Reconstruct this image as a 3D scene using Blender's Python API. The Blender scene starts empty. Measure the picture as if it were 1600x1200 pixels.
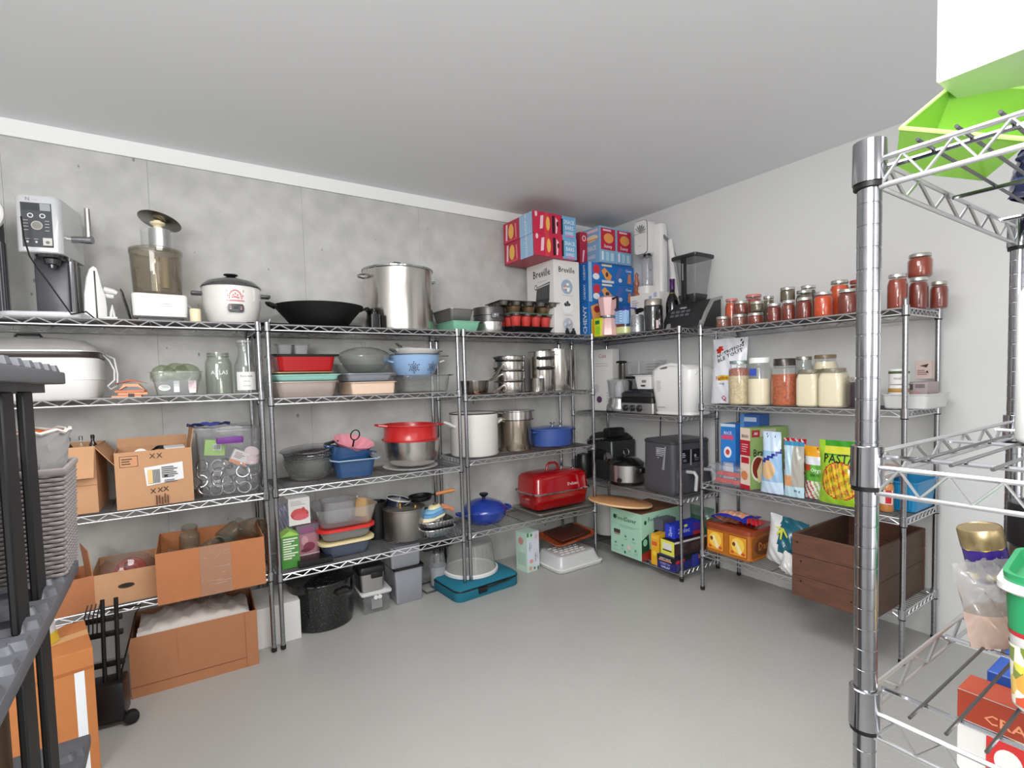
import bpy, bmesh, math, random
from mathutils import Vector, Matrix
PI = math.pi
random.seed(7)
S = bpy.context.scene
COL = S.collection

# ---------------------------------------------------------------- camera, world, lights, exposure
def make_camera():
    F = Vector((0.55293533, 0.83166245, -0.05099097))
    R = Vector((0.83170161, -0.55458837, -0.02653641))
    U = Vector((0.05034834, 0.02773636, 0.9983465))
    cam = bpy.data.cameras.new('camera')
    o = bpy.data.objects.new('camera', cam); COL.objects.link(o)
    m = Matrix(((R.x, U.x, -F.x, 0), (R.y, U.y, -F.y, 0), (R.z, U.z, -F.z, 1.5085), (0, 0, 0, 1)))
    o.matrix_world = m
    cam.sensor_width = 36; cam.lens = 18.126
    cam.shift_x = -0.00103; cam.shift_y = 0.02115
    cam.clip_start = 0.02
    S.camera = o
make_camera()
w = bpy.data.worlds.new('world'); S.world = w; w.use_nodes = True
w.node_tree.nodes['Background'].inputs[0].default_value = (.8, .8, .82, 1)
w.node_tree.nodes['Background'].inputs[1].default_value = 0.3

def area(name, loc, target, sx, sy, power, col=(1, 1, 1)):
    l = bpy.data.lights.new(name, 'AREA'); l.shape = 'RECTANGLE'; l.size = sx; l.size_y = sy; l.energy = power; l.color = col
    o = bpy.data.objects.new(name, l); COL.objects.link(o); o.location = loc
    o.rotation_euler = (Vector(target) - Vector(loc)).to_track_quat('-Z', 'Y').to_euler()
    return o
area('ceiling_lamp_light', (0.75, 0.9, 2.84), (0.75, 0.9, 0), 1.2, 1.2, 62)
area('bounced_flash_light', (-1.3, -0.7, 2.3), (1.4, 2.9, 1.0), 1.6, 1.2, 72)
area('ceiling_fill_light', (-1.0, -.6, 1.8), (-.2, .5, 2.9), .6, .6, 34)  # added unseen fill aimed upward to brighten the ceiling
pl = bpy.data.lights.new('point_fill_light', 'POINT'); pl.energy = 30; pl.shadow_soft_size = .12  # added point fill so the ceiling gets direct light, no fixture here
plo = bpy.data.objects.new('point_fill_light', pl); COL.objects.link(plo); plo.location = (-.35, -.55, 2.35)
area('rear_fill_light', (0.9, -1.75, 1.5), (1.7, 3.0, 0.9), 1.6, 1.8, 26)  # unseen broad light behind the camera, aimed at the shelves
S.view_settings.view_transform = 'Standard'; S.view_settings.look = 'None'
S.view_settings.exposure = -0.04; S.view_settings.gamma = 1.0
S.view_settings.use_curve_mapping = False

# ---------------------------------------------------------------- materials
def lin(c):
    return tuple(((v/255)/12.92 if v/255 <= .04045 else ((v/255+.055)/1.055)**2.4) for v in c[:3])
MATS = {}
def mat(name, rgb, rough=.5, metal=0., noise=.06, ns=25., bump=0., bs=80., coat=0., stretch=None):
    if name in MATS: return MATS[name]
    m = bpy.data.materials.new(name); m.use_nodes = True; nt = m.node_tree; N = nt.nodes; L = nt.links
    b = N['Principled BSDF']; c = lin(rgb)
    b.inputs['Roughness'].default_value = rough; b.inputs['Metallic'].default_value = metal
    b.inputs['Coat Weight'].default_value = coat; b.inputs['Coat Roughness'].default_value = .1
    tc = N.new('ShaderNodeTexCoord'); nz = N.new('ShaderNodeTexNoise'); nz.inputs['Scale'].default_value = ns; nz.inputs['Detail'].default_value = 4
    src = tc.outputs['Object']
    if stretch:
        mp = N.new('ShaderNodeMapping'); mp.inputs['Scale'].default_value = stretch; L.new(src, mp.inputs[0]); src = mp.outputs[0]
    L.new(src, nz.inputs['Vector'])
    mx = N.new('ShaderNodeMix'); mx.data_type = 'RGBA'
    mx.inputs[6].default_value = (*[max(0, v*(1-noise)) for v in c], 1); mx.inputs[7].default_value = (*[min(1, v*(1+noise)) for v in c], 1)
    L.new(nz.outputs[0], mx.inputs[0]); L.new(mx.outputs[2], b.inputs['Base Color'])
    if bump:
        n2 = N.new('ShaderNodeTexNoise'); n2.inputs['Scale'].default_value = bs; n2.inputs['Detail'].default_value = 3; L.new(src, n2.inputs['Vector'])
        bp = N.new('ShaderNodeBump'); bp.inputs['Strength'].default_value = bump; bp.inputs['Distance'].default_value = .004
        L.new(n2.outputs[0], bp.inputs['Height']); L.new(bp.outputs[0], b.inputs['Normal'])
    MATS[name] = m; return m
def flat(rgb, rough=.45):
    return mat('print_%02x%02x%02x' % tuple(int(v) for v in rgb), rgb, rough, noise=.02)
def clear(name, tint, op=.06, dif=None, rough=.03, fres=1.35):
    """glass / clear plastic: light passes with a tint, glossy by fresnel, optional milky body"""
    if name in MATS: return MATS[name]
    m = bpy.data.materials.new(name); m.use_nodes = True; nt = m.node_tree; N = nt.nodes; L = nt.links
    b = N['Principled BSDF']; c = lin(dif or (235, 238, 238)); out = N['Material Output']
    nz = N.new('ShaderNodeTexNoise'); nz.inputs['Scale'].default_value = 30
    mx = N.new('ShaderNodeMix'); mx.data_type = 'RGBA'; mx.inputs[6].default_value = (*[v*.95 for v in c], 1); mx.inputs[7].default_value = (*c, 1)
    L.new(nz.outputs[0], mx.inputs[0]); L.new(mx.outputs[2], b.inputs['Base Color']); b.inputs['Roughness'].default_value = max(rough, .15) if dif else .1
    tr = N.new('ShaderNodeBsdfTransparent'); tr.inputs[0].default_value = (*lin(tint), 1)
    gl = N.new('ShaderNodeBsdfGlossy'); gl.inputs['Roughness'].default_value = rough
    lw = N.new('ShaderNodeLayerWeight'); lw.inputs[0].default_value = .5
    pw = N.new('ShaderNodeMath'); pw.operation = 'POWER'; pw.inputs[1].default_value = 3.2; L.new(lw.outputs['Facing'], pw.inputs[0])
    fr = N.new('ShaderNodeMath'); fr.operation = 'MULTIPLY_ADD'; fr.inputs[1].default_value = .75; fr.inputs[2].default_value = .04; L.new(pw.outputs[0], fr.inputs[0])
    m1 = N.new('ShaderNodeMixShader'); m1.inputs[0].default_value = op; L.new(tr.outputs[0], m1.inputs[1]); L.new(b.outputs[0], m1.inputs[2])
    m2 = N.new('ShaderNodeMixShader'); L.new(fr.outputs[0], m2.inputs[0]); L.new(m1.outputs[0], m2.inputs[1]); L.new(gl.outputs[0], m2.inputs[2])
    L.new(m2.outputs[0], out.inputs[0]); MATS[name] = m; return m

CHROME = mat('chrome', (176, 177, 181), .1, 1., .05, 60)
CHROMED = mat('lit_chrome_wire', (214, 214, 216), .38, 1., .03, 60)  # truss wires: brighter copy of the chrome, lamp highlights put into the colour
STEEL = mat('stainless_steel', (205, 200, 194), .2, 1., .04, 12, .02, 40, stretch=(1, 1, 12))
BRUSH = mat('brushed_steel', (190, 188, 186), .34, 1., .06, 12, .04, 60, stretch=(1, 1, 14))
BLACK = mat('black_plastic', (20, 20, 22), .35, 0, .1)
BLKM = mat('black_metal', (16, 16, 17), .45, .3, .1)
ENAMB = mat('black_speckled_enamel', (14, 14, 15), .12, 0, .5, 140, coat=.6)
WHITE = mat('white_plastic', (218, 217, 215), .35, 0, .02)
WHITEM = mat('white_enamel', (216, 213, 209), .2, 0, .02, coat=.5)
RUBBER = mat('black_rubber', (14, 14, 14), .7)
CARD = mat('cardboard', (190, 144, 106), .8, 0, .06, 30, .1, 200)
CARDD = mat('cardboard_brown', (174, 112, 72), .8, 0, .06, 30, .1, 200)
CARDI = mat('cardboard_inside', (150, 100, 68), .85, 0, .06, 30)
GLASS = clear('clear_glass', (248, 250, 249), .035)
GLASSG = clear('greenish_glass', (246, 248, 245), .04, (206, 212, 204))
SMOKE = clear('smoked_plastic', (230, 226, 217), .09, (184, 178, 164))
PLAST = clear('clear_plastic', (247, 247, 248), .12)
MILKY = clear('milky_plastic', (225, 225, 228), .42, (214, 214, 216), .2)
FROST = clear('frosted_plastic', (228, 230, 234), .3, (205, 210, 216), .15)
FOIL = mat('aluminium_foil', (205, 206, 208), .25, 1., .1, 60, .6, 90)

# ---------------------------------------------------------------- mesh builder
class MB:
    def __init__(s): s.bm = bmesh.new(); s.mats = []; s.mi = 0; s.keep = []
    def m(s, ma):
        if ma not in s.mats: s.mats.append(ma)
        s.mi = s.mats.index(ma); return s
    def f(s, vs):
        try: fa = s.bm.faces.new(vs); fa.material_index = s.mi; return fa
        except ValueError: return None
    def mark(s): s.bm.verts.ensure_lookup_table(); return len(s.bm.verts)
    def xf(s, k, M):
        s.bm.verts.ensure_lookup_table()
        for v in s.bm.verts[k:]: v.co = M @ v.co
        return s
    def box(s, x0, y0, z0, x1, y1, z1, bev=0, seg=2):
        c = [(x0, y0, z0), (x1, y0, z0), (x1, y1, z0), (x0, y1, z0), (x0, y0, z1), (x1, y0, z1), (x1, y1, z1), (x0, y1, z1)]
        v = [s.bm.verts.new(p) for p in c]
        fs = [s.f([v[i] for i in q]) for q in ((0, 3, 2, 1), (4, 5, 6, 7), (0, 1, 5, 4), (1, 2, 6, 5), (2, 3, 7, 6), (3, 0, 4, 7))]
        if bev:
            es = list({e for fa in fs for e in fa.edges})
            r = bmesh.ops.bevel(s.bm, geom=es, offset=bev, segments=seg, affect='EDGES', profile=.5)
            for fa in r['faces']: fa.material_index = s.mi
        return s
    def rings(s, rs, cap0=True, cap1=True, wrap=True):
        vs = [[s.bm.verts.new(p) for p in r] for r in rs]
        for a, b in zip(vs, vs[1:]):
            n = len(a)
            for i in range(n if wrap else n-1): s.f([a[i], a[(i+1) % n], b[(i+1) % n], b[i]])
        if cap0: s.f(vs[0][::-1])
        if cap1: s.f(vs[-1])
        return s
    def lathe(s, prof, seg=28, c=(0, 0), sx=1, sy=1, a0=0, cap0=True, cap1=True):
        rs = []
        for r, z in prof:
            r = max(r, 1e-5)
            rs.append([(c[0]+sx*r*math.cos(a0+2*PI*i/seg), c[1]+sy*r*math.sin(a0+2*PI*i/seg), z) for i in range(seg)])
        return s.rings(rs, cap0, cap1)
    def rr(s, secs, n=4, cap0=True, cap1=True):
        """secs: (half x, half y, corner radius, z, [cx, cy])"""
        rs = []
        for q in secs:
            hx, hy, r, z = q[:4]; cx, cy = (q[4], q[5]) if len(q) > 4 else (0, 0)
            r = max(min(r, hx-1e-4, hy-1e-4), 1e-4); ring = []
            for k, (sx, sy) in enumerate(((1, 1), (-1, 1), (-1, -1), (1, -1))):
                for i in range(n+1):
                    a = PI/2*k + PI/2*i/n
                    ring.append((cx+sx*(hx-r)+r*math.cos(a), cy+sy*(hy-r)+r*math.sin(a), z))
            rs.append(ring)
        return s.rings(rs, cap0, cap1)
    def tube(s, pts, r, seg=6, closed=False):
        pts = [Vector(p) for p in pts]; n = len(pts); rs = []; up = None
        for i, p in enumerate(pts):
            if closed: t = pts[(i+1) % n]-pts[i-1]
            else: t = pts[min(i+1, n-1)]-pts[max(i-1, 0)]
            t.normalize()
            if up is None:
                up = Vector((0, 0, 1)) if abs(t.z) < .9 else Vector((1, 0, 0))
            a = t.cross(up)
            if a.length < 1e-4: a = t.cross(Vector((0, 1, 0)))
            a.normalize(); b = a.cross(t); up = b
            ri = r[i] if isinstance(r, (list, tuple)) else r
            rs.append([p+a*ri*math.cos(2*PI*k/seg)+b*ri*math.sin(2*PI*k/seg) for k in range(seg)])
        if closed: rs.append(rs[0]); return s.rings(rs, False, False)
        return s.rings(rs)
    def prism(s, poly, a, b, M=None):
        """2D polygon (x,z) extruded from y=a to y=b"""
        k = s.mark()
        s.rings([[(x, a, z) for x, z in poly], [(x, b, z) for x, z in poly]])
        if M: s.xf(k, M)
        return s
    def obj(s, name, ma=None, parent=None, loc=(0, 0, 0), rot=(0, 0, 0), smooth=40, weld=0):
        bm = s.bm
        if weld: bmesh.ops.remove_doubles(bm, verts=bm.verts, dist=weld)
        bmesh.ops.recalc_face_normals(bm, faces=bm.faces)
        if smooth:
            lim = math.radians(smooth)
            for fa in bm.faces: fa.smooth = True
            for e in bm.edges:
                if len(e.link_faces) != 2 or e.calc_face_angle(0) > lim: e.smooth = False
        me = bpy.data.meshes.new(name); bm.to_mesh(me); bm.free()
        for q in (s.mats if s.mats else [ma]): me.materials.append(q)
        o = bpy.data.objects.new(name, me); COL.objects.link(o)
        if parent: o.parent = parent
        o.location = loc; o.rotation_euler = rot
        return o
def thing(name, label, cat, loc=(0, 0, 0), rz=0, group=None, rot=None):
    o = bpy.data.objects.new(name, None); COL.objects.link(o); o.location = loc
    o.rotation_euler = rot if rot else (0, 0, rz); o.empty_display_size = .05
    o['label'] = label; o['category'] = cat
    if group: o['group'] = group
    return o
def struct(o): o['kind'] = 'structure'; return o
def tag(o, label, cat, group=None):
    o['label'] = label; o['category'] = cat
    if group: o['group'] = group
    return o

TXT = {}
def text_mesh(t):
    """returns verts (x,y) and faces, unit size, centred"""
    if t in TXT: return TXT[t]
    cu = bpy.data.curves.new('lettering', 'FONT'); cu.body = t; cu.align_x = 'CENTER'; cu.align_y = 'CENTER'
    cu.resolution_u = 1; cu.offset = .012; cu.size = 1
    o = bpy.data.objects.new('lettering', cu)
    me = o.to_mesh()
    r = ([v.co.copy() for v in me.vertices], [tuple(p.vertices) for p in me.polygons])
    o.to_mesh_clear(); bpy.data.objects.remove(o); bpy.data.curves.remove(cu)
    TXT[t] = r; return r
def prints(parent, name, O, X, Y, items, eps=.0006):
    """flat print on a face. O lower-left corner, X/Y directions; N = X x Y points out of the face"""
    O = Vector(O); X = Vector(X).normalized(); Y = Vector(Y).normalized(); N = X.cross(Y); mb = MB()
    for k, it in enumerate(items):
        h = N*(eps+.00035*k); kind = it[0]
        P = lambda x, y: O+X*x+Y*y+h
        mb.m(flat(it[-1]))
        if kind == 'r':
            _, x, y, ww, hh, _c = it; mb.f([mb.bm.verts.new(P(*q)) for q in ((x, y), (x+ww, y), (x+ww, y+hh), (x, y+hh))])
        elif kind == 'e':
            _, x, y, rx, ry, _c = it; mb.f([mb.bm.verts.new(P(x+rx*math.cos(2*PI*i/20), y+ry*math.sin(2*PI*i/20))) for i in range(20)])
        elif kind == 'p':
            mb.f([mb.bm.verts.new(P(*q)) for q in it[1]])
        elif kind == 't':
            _, x, y, size, t, sx, ang, _c = it
            vs, fs = text_mesh(t); ca, sa = math.cos(ang), math.sin(ang)
            nv = [mb.bm.verts.new(P(x+(v.x*ca*sx-v.y*sa)*size, y+(v.x*sa*sx+v.y*ca)*size)) for v in vs]
            for fc in fs: mb.f([nv[i] for i in fc])
        elif kind == 'l':   # lines of small print
            _, x, y, ww, hh, n, _c = it
            for i in range(n):
                yy = y+hh*(i+.25)/n; l = ww*(.6+.4*random.random())
                mb.f([mb.bm.verts.new(P(*q)) for q in ((x, yy), (x+l, yy), (x+l, yy+hh*.45/n), (x, yy+hh*.45/n))])
    me = bpy.data.meshes.new(name); mb.bm.to_mesh(me); mb.bm.free()
    for q in mb.mats: me.materials.append(q)
    o = bpy.data.objects.new(name, me); COL.objects.link(o); o.parent = parent; return o
def face(parent, name, which, w, d, h, items, z0=0, ins=0):
    """print on a face of a box centred in x/y with base at z0: f front(-y) b back l left(-x) r right(+x) t top"""
    a = {'f': ((-w/2, -d/2-ins, z0), (1, 0, 0), (0, 0, 1)), 'r': ((w/2+ins, -d/2, z0), (0, 1, 0), (0, 0, 1)),
         'l': ((-w/2-ins, d/2, z0), (0, -1, 0), (0, 0, 1)), 't': ((-w/2, -d/2, z0+h), (1, 0, 0), (0, 1, 0))}[which]
    return prints(parent, name, a[0], a[1], a[2], items)
def cyl_text(parent, name, t, size, r, z, col, a=-PI/2, sx=1):
    vs, fs = text_mesh(t); mb = MB().m(flat(col))
    nv = [mb.bm.verts.new(((r+.001)*math.cos(a+v.x*size*sx/r), (r+.001)*math.sin(a+v.x*size*sx/r), z+v.y*size)) for v in vs]
    for fc in fs: mb.f([nv[i] for i in fc])
    return mb.obj(name, None, parent, smooth=0)

# ---------------------------------------------------------------- room
WY, WX, HC = 3.632, 3.513, 2.893
RX0, RY0 = -2.3, -2.0
def concrete(name, rgb, bug=True, bump=.25):
    m = mat(name, rgb, .75, 0, .07, 1.3, bump, 50)
    nt = m.node_tree; N = nt.nodes; L = nt.links; b = N['Principled BSDF']
    base = b.inputs['Base Color'].links[0].from_socket
    tc = N.new('ShaderNodeTexCoord')
    n3 = N.new('ShaderNodeTexNoise'); n3.inputs['Scale'].default_value = 9; n3.inputs['Detail'].default_value = 8; L.new(tc.outputs['Object'], n3.inputs[0])
    r3 = N.new('ShaderNodeValToRGB'); r3.color_ramp.elements[0].position = .3; r3.color_ramp.elements[0].color = (.8, .8, .79, 1); r3.color_ramp.elements[1].position = .7
    L.new(n3.outputs[0], r3.inputs[0])
    mu = N.new('ShaderNodeMix'); mu.data_type = 'RGBA'; mu.blend_type = 'MULTIPLY'; mu.inputs[0].default_value = 1
    L.new(base, mu.inputs[6]); L.new(r3.outputs[0], mu.inputs[7]); last = mu.outputs[2]
    if bug:
        mp = N.new('ShaderNodeMapping'); mp.inputs['Scale'].default_value = (1, 1, .55); L.new(tc.outputs['Object'], mp.inputs[0])
        vo = N.new('ShaderNodeTexVoronoi'); vo.inputs['Scale'].default_value = 11; L.new(mp.outputs[0], vo.inputs['Vector'])
        r4 = N.new('ShaderNodeValToRGB'); r4.color_ramp.elements[0].position = .045; r4.color_ramp.elements[0].color = (.3, .3, .3, 1); r4.color_ramp.elements[1].position = .075
        n5 = N.new('ShaderNodeTexNoise'); n5.inputs['Scale'].default_value = 5; L.new(tc.outputs['Object'], n5.inputs[0])
        ad = N.new('ShaderNodeMath'); ad.operation = 'MULTIPLY_ADD'; ad.inputs[1].default_value = -.3; ad.inputs[2].default_value = .165
        L.new(n5.outputs[0], ad.inputs[0]); sb = N.new('ShaderNodeMath'); sb.operation = 'ADD'; L.new(vo.outputs['Distance'], sb.inputs[0]); L.new(ad.outputs[0], sb.inputs[1])
        L.new(sb.outputs[0], r4.inputs[0])
        m5 = N.new('ShaderNodeMix'); m5.data_type = 'RGBA'; m5.blend_type = 'MULTIPLY'; m5.inputs[0].default_value = .8
        L.new(last, m5.inputs[6]); L.new(r4.outputs[0], m5.inputs[7]); last = m5.outputs[2]
    L.new(last, b.inputs['Base Color']); return m
CONC = concrete('cast_concrete', (194, 193, 190))
FLOORM = mat('painted_floor', (168, 167, 163), .42, 0, .06, 2.2, .35, 90)
PAINT = mat('painted_wall', (211, 211, 210), .7, 0, .015, 3, .05, 150)
CEILM = mat('ceiling_paint', (229, 230, 232), .8, 0, .015, 3, .04, 150)
TRIMW = mat('white_trim_paint', (236, 236, 235), .6, 0, .01, 3)
struct(MB().box(RX0-.1, RY0-.1, -.12, WX+.1, WY+.1, 0).obj('floor', FLOORM, smooth=0))
struct(MB().box(RX0-.1, RY0-.1, HC, WX+.1, WY+.1, HC+.12).obj('ceiling', CEILM, smooth=0))
wl = struct(MB().box(RX0-.1, WY+.02, 0, WX, WY+.15, HC).obj('wall_left', CONC, smooth=0))
xs = [RX0, -1.26, -.65, -.042, .787, 1.614, 2.44, WX]
for a, b in zip(xs, xs[1:]):
    o = MB().box(a+.0004, WY, 0.0, b-.0004, WY+.03, 2.806, .0006, 1).obj('concrete_panel', CONC, wl, smooth=0)
struct(MB().box(RX0, WY-.012, 2.807, WX, WY+.03, HC, .001, 1).obj('trim_1', TRIMW, smooth=0))
struct(MB().box(WX, RY0-.1, 0, WX+.12, WY+.15, HC).obj('wall_right', PAINT, smooth=0))
struct(MB().box(RX0-.12, RY0-.1, 0, RX0, WY+.15, HC).obj('wall_far_left', PAINT, smooth=0))
struct(MB().box(RX0-.1, RY0-.12, 0, WX+.1, RY0, HC).obj('wall_back', PAINT, smooth=0))

# ---------------------------------------------------------------- wire shelving
def truss(mb, a, b, h0, h1, pitch, r, rz):
    a = Vector(a); b = Vector(b); d = b-a; n = max(2, round(d.length/pitch)); 
    mb.tube([a+Vector((0, 0, h1)), b+Vector((0, 0, h1))], r, 6); mb.tube([a+Vector((0, 0, h0)), b+Vector((0, 0, h0))], r, 6)
    pts = []
    for i in range(n+1):
        t0 = i/n
        if i < n:
            pts.append(a+d*(t0+.06/n)+Vector((0, 0, h0+.001))); pts.append(a+d*(t0+.5/n)+Vector((0, 0, h1-.001)))
        else: pts.append(b+Vector((0, 0, h0+.001)))
    mb.tube(pts, rz, 5)
def post_mesh(h, seg, r):
    pm = mat('post_chrome', (170, 171, 175), .18, 1., .12, 90)
    prof = [(r*.8, .004), (r*1.15, .005), (r*1.2, .028), (r, .03)]
    n = int((h-.06)/.0254)
    for i in range(n):
        z = .05+i*.0254; prof += [(r, z), (r*.95, z+.0004), (r*.95, z+.0018), (r, z+.0022)]
    prof += [(r, h-.004), (r*.8, h)]
    mb = MB().m(pm).lathe(prof, seg)
    for fa in mb.bm.faces:
        if fa.calc_center_median().z < .028: fa.material_index = 1
    mb.mats.append(RUBBER)
    return mb
def wire_unit(label, loc, rz, Lx, D, hs, H, pitch=.101, fine=14, pr=.0127, wr=.004, big=False):
    t = thing('wire_shelving_unit', label, 'shelving', loc, rz, 'chrome wire shelving units')
    p0 = None
    for (x, y) in ((0, 0), (Lx, 0), (0, D), (Lx, D)):
        if p0 is None: p0 = post_mesh(H, fine, pr).obj('post', None, t, (x, y, 0))
        else:
            q = p0.copy(); COL.objects.link(q); q.parent = t; q.location = (x, y, 0)
    c0 = r0 = g0 = None
    for h in hs:
        mb = MB()
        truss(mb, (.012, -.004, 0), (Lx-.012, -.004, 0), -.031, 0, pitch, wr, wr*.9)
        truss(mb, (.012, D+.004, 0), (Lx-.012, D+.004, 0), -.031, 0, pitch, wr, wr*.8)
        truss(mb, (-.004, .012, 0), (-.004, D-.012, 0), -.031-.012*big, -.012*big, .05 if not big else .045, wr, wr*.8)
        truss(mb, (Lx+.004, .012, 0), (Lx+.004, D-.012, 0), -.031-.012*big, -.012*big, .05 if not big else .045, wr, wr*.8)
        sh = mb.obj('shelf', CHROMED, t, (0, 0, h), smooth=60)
        if not big:
            if g0 is None:
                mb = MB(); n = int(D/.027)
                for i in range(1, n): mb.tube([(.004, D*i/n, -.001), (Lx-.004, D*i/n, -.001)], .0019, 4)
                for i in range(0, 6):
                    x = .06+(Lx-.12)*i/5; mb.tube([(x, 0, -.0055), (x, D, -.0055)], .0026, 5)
                g0 = mb.obj('wire_grid', mat('shaded_wire', (128, 128, 130), .35, 1.), sh, smooth=60); g0['kind'] = 'stuff'  # same chrome as the trusses, underside shade put into its darker colour
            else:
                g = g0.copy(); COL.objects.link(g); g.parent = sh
        for (x, y) in ((0, 0), (Lx, 0), (0, D), (Lx, D)):
            if c0 is None:
                c0 = MB().m(CHROME).lathe([(pr+.0008, -.036), (pr*1.42, -.0355), (pr*1.36, .012), (pr*1.3, .0125), (pr+.0008, .013)], 16).m(BLKM).lathe([(pr+.0005, -.042), (pr*1.3, -.0415), (pr*1.32, -.036), (pr+.0005, -.0358)], 16).obj('collar', None, sh)
                c0.location = (x, y, 0)
            else:
                q = c0.copy(); COL.objects.link(q); q.parent = sh; q.location = (x, y, 0)
        if big:
            w0 = None
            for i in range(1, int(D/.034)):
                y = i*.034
                if w0 is None: w0 = MB().tube([(0, 0, -.002), (Lx, 0, -.002)], .0021, 6).obj('surface_wire', mat('dark_wire', (120, 120, 122), .35, 1.), sh, (0, y, 0))  # nearest rack's wires darkened likewise, shade put into the colour
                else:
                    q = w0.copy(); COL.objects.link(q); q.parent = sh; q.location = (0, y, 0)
            for x in (.047, .27, .49):
                MB().tube([(x, 0, -.006), (x, D, -.006)], .003, 6).obj('support_wire', CHROME, sh)
    return t
Z1 = (1.848, 1.468, .911, .45); Z2 = (1.848, 1.434, .918, .431); Z3 = (1.848, 1.403, .948, .435)
ZC = (1.842, 1.205, .604, .077); ZR = (1.810, 1.298, .753, .276); ZF = (1.762, 1.405, 1.105, .745)
wire_unit('chrome wire shelving unit against the concrete wall, at far left, holding cardboard boxes', (-.759, 3.146, 0), 0, 1.18, .43, Z1, 1.858)
wire_unit('chrome wire shelving unit against the concrete wall holding red and blue bowls, middle of three', (.469, 3.146, 0), 0, 1.18, .43, Z2, 1.858)
wire_unit('chrome wire shelving unit against the concrete wall holding the red roaster and white stockpot', (1.698, 3.146, 0), 0, 1.18, .43, Z3, 1.858)
wire_unit('chrome wire shelving unit in the room corner holding the bread maker and air fryer', (3.039, 3.591, 0), -PI/2, 1.18, .43, ZC, 1.858)
wire_unit('chrome wire shelving unit against the painted wall holding jam jars and the wooden crate', (3.039, 2.233, 0), -PI/2, 1.18, .43, ZR, 1.858)
wire_unit('nearest chrome wire shelving unit at the right edge, with a green tub on top', (.697, .279-1.1, 0), 0, .61, 1.1, ZF, 1.775, .105, 24, .0125, .003, True)

# ---------------------------------------------------------------- generic containers (front = local -y, base at z 0)
def dish_secs(hx, hy, h, tp=.88, rad=.03, t=.004, rim=.012, rt=.004):
    return [(hx*tp-.01, hy*tp-.01, rad, 0), (hx*tp, hy*tp, rad+.005, .008), (hx, hy, rad+.01, h-rt), (hx+rim, hy+rim, rad+.01+rim, h-rt), (hx+rim, hy+rim, rad+.01+rim, h),
            (hx-t, hy-t, rad+.008, h), (hx*tp-t, hy*tp-t, rad, .01+t), (hx*tp-t-.01, hy*tp-t-.01, rad, t+.002)]
def dish(name, label, cat, loc, hx, hy, h, ma, rz=0, tp=.88, rad=.03, t=.004, rim=.012, group=None, rot=None, rt=.004):
    o = MB().rr(dish_secs(hx, hy, h, tp, rad, t, rim, rt)).obj(name, ma, None, loc, rot or (0, 0, rz)); tag(o, label, cat, group); return o
def bowl_prof(r, h, t=.003, foot=.5, rim=.004, p=.5, n=9):
    out = [(r*foot*.9, 0), (r*foot, .001)]
    for i in range(1, n+1):
        a = i/n; out.append((r*(foot+(1-foot)*a**p), h*a))
    out += [(r+rim, h), (r+rim, h+.003), (r-t, h+.003)]
    for i in range(n, -1, -1):
        a = i/n; out.append((r*(foot+(1-foot)*a**p)-t, h*a*(1-t/h)+t))
    return out
def carton(label, loc, w, d, h, rz=0, ma=None, t=.004, flaps=(), name='cardboard_box', group=None, open_top=True, cat='box'):
    ma = ma or CARD; b = thing(name, label, cat, loc, rz, group); mb = MB().m(ma)
    if open_top:
        mb.box(-w/2, -d/2, 0, w/2, d/2, t); mb.box(-w/2, -d/2, t, w/2, -d/2+t, h); mb.box(-w/2, d/2-t, t, w/2, d/2, h)
        mb.box(-w/2, -d/2+t, t, -w/2+t, d/2-t, h); mb.box(w/2-t, -d/2+t, t, w/2, d/2-t, h)
    else: mb.box(-w/2, -d/2, 0, w/2, d/2, h, .0015, 1)
    mb.obj('body', None, b, smooth=0)
    for side, ln, ang in flaps:   # angle from vertical, outward positive
        sx, cx = math.sin(ang), math.cos(ang)
        mb = MB().m(ma); k = mb.mark()
        if side in 'fb':
            mb.box(-w/2+.003, 0, 0, w/2-.003, t*.8, ln); s = -1 if side == 'f' else 1
            M = Matrix.Translation((0, s*(d/2-t), h)) @ Matrix.Rotation(-s*ang, 4, 'X')
        else:
            mb.box(0, -d/2+.003, 0, t*.8, d/2-.003, ln); s = -1 if side == 'l' else 1
            M = Matrix.Translation((s*(w/2-t), 0, h)) @ Matrix.Rotation(s*ang, 4, 'Y')
        mb.xf(k, M); mb.obj('flap', None, b, smooth=0)
    return b
def solid_box(name, label, cat, loc, w, d, h, ma, rz=0, group=None, rot=None, bev=.0015):
    b = thing(name, label, cat, loc, rz, group, rot)
    MB().box(-w/2, -d/2, 0, w/2, d/2, h, bev, 1).obj('body', ma, b, smooth=0); return b
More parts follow.
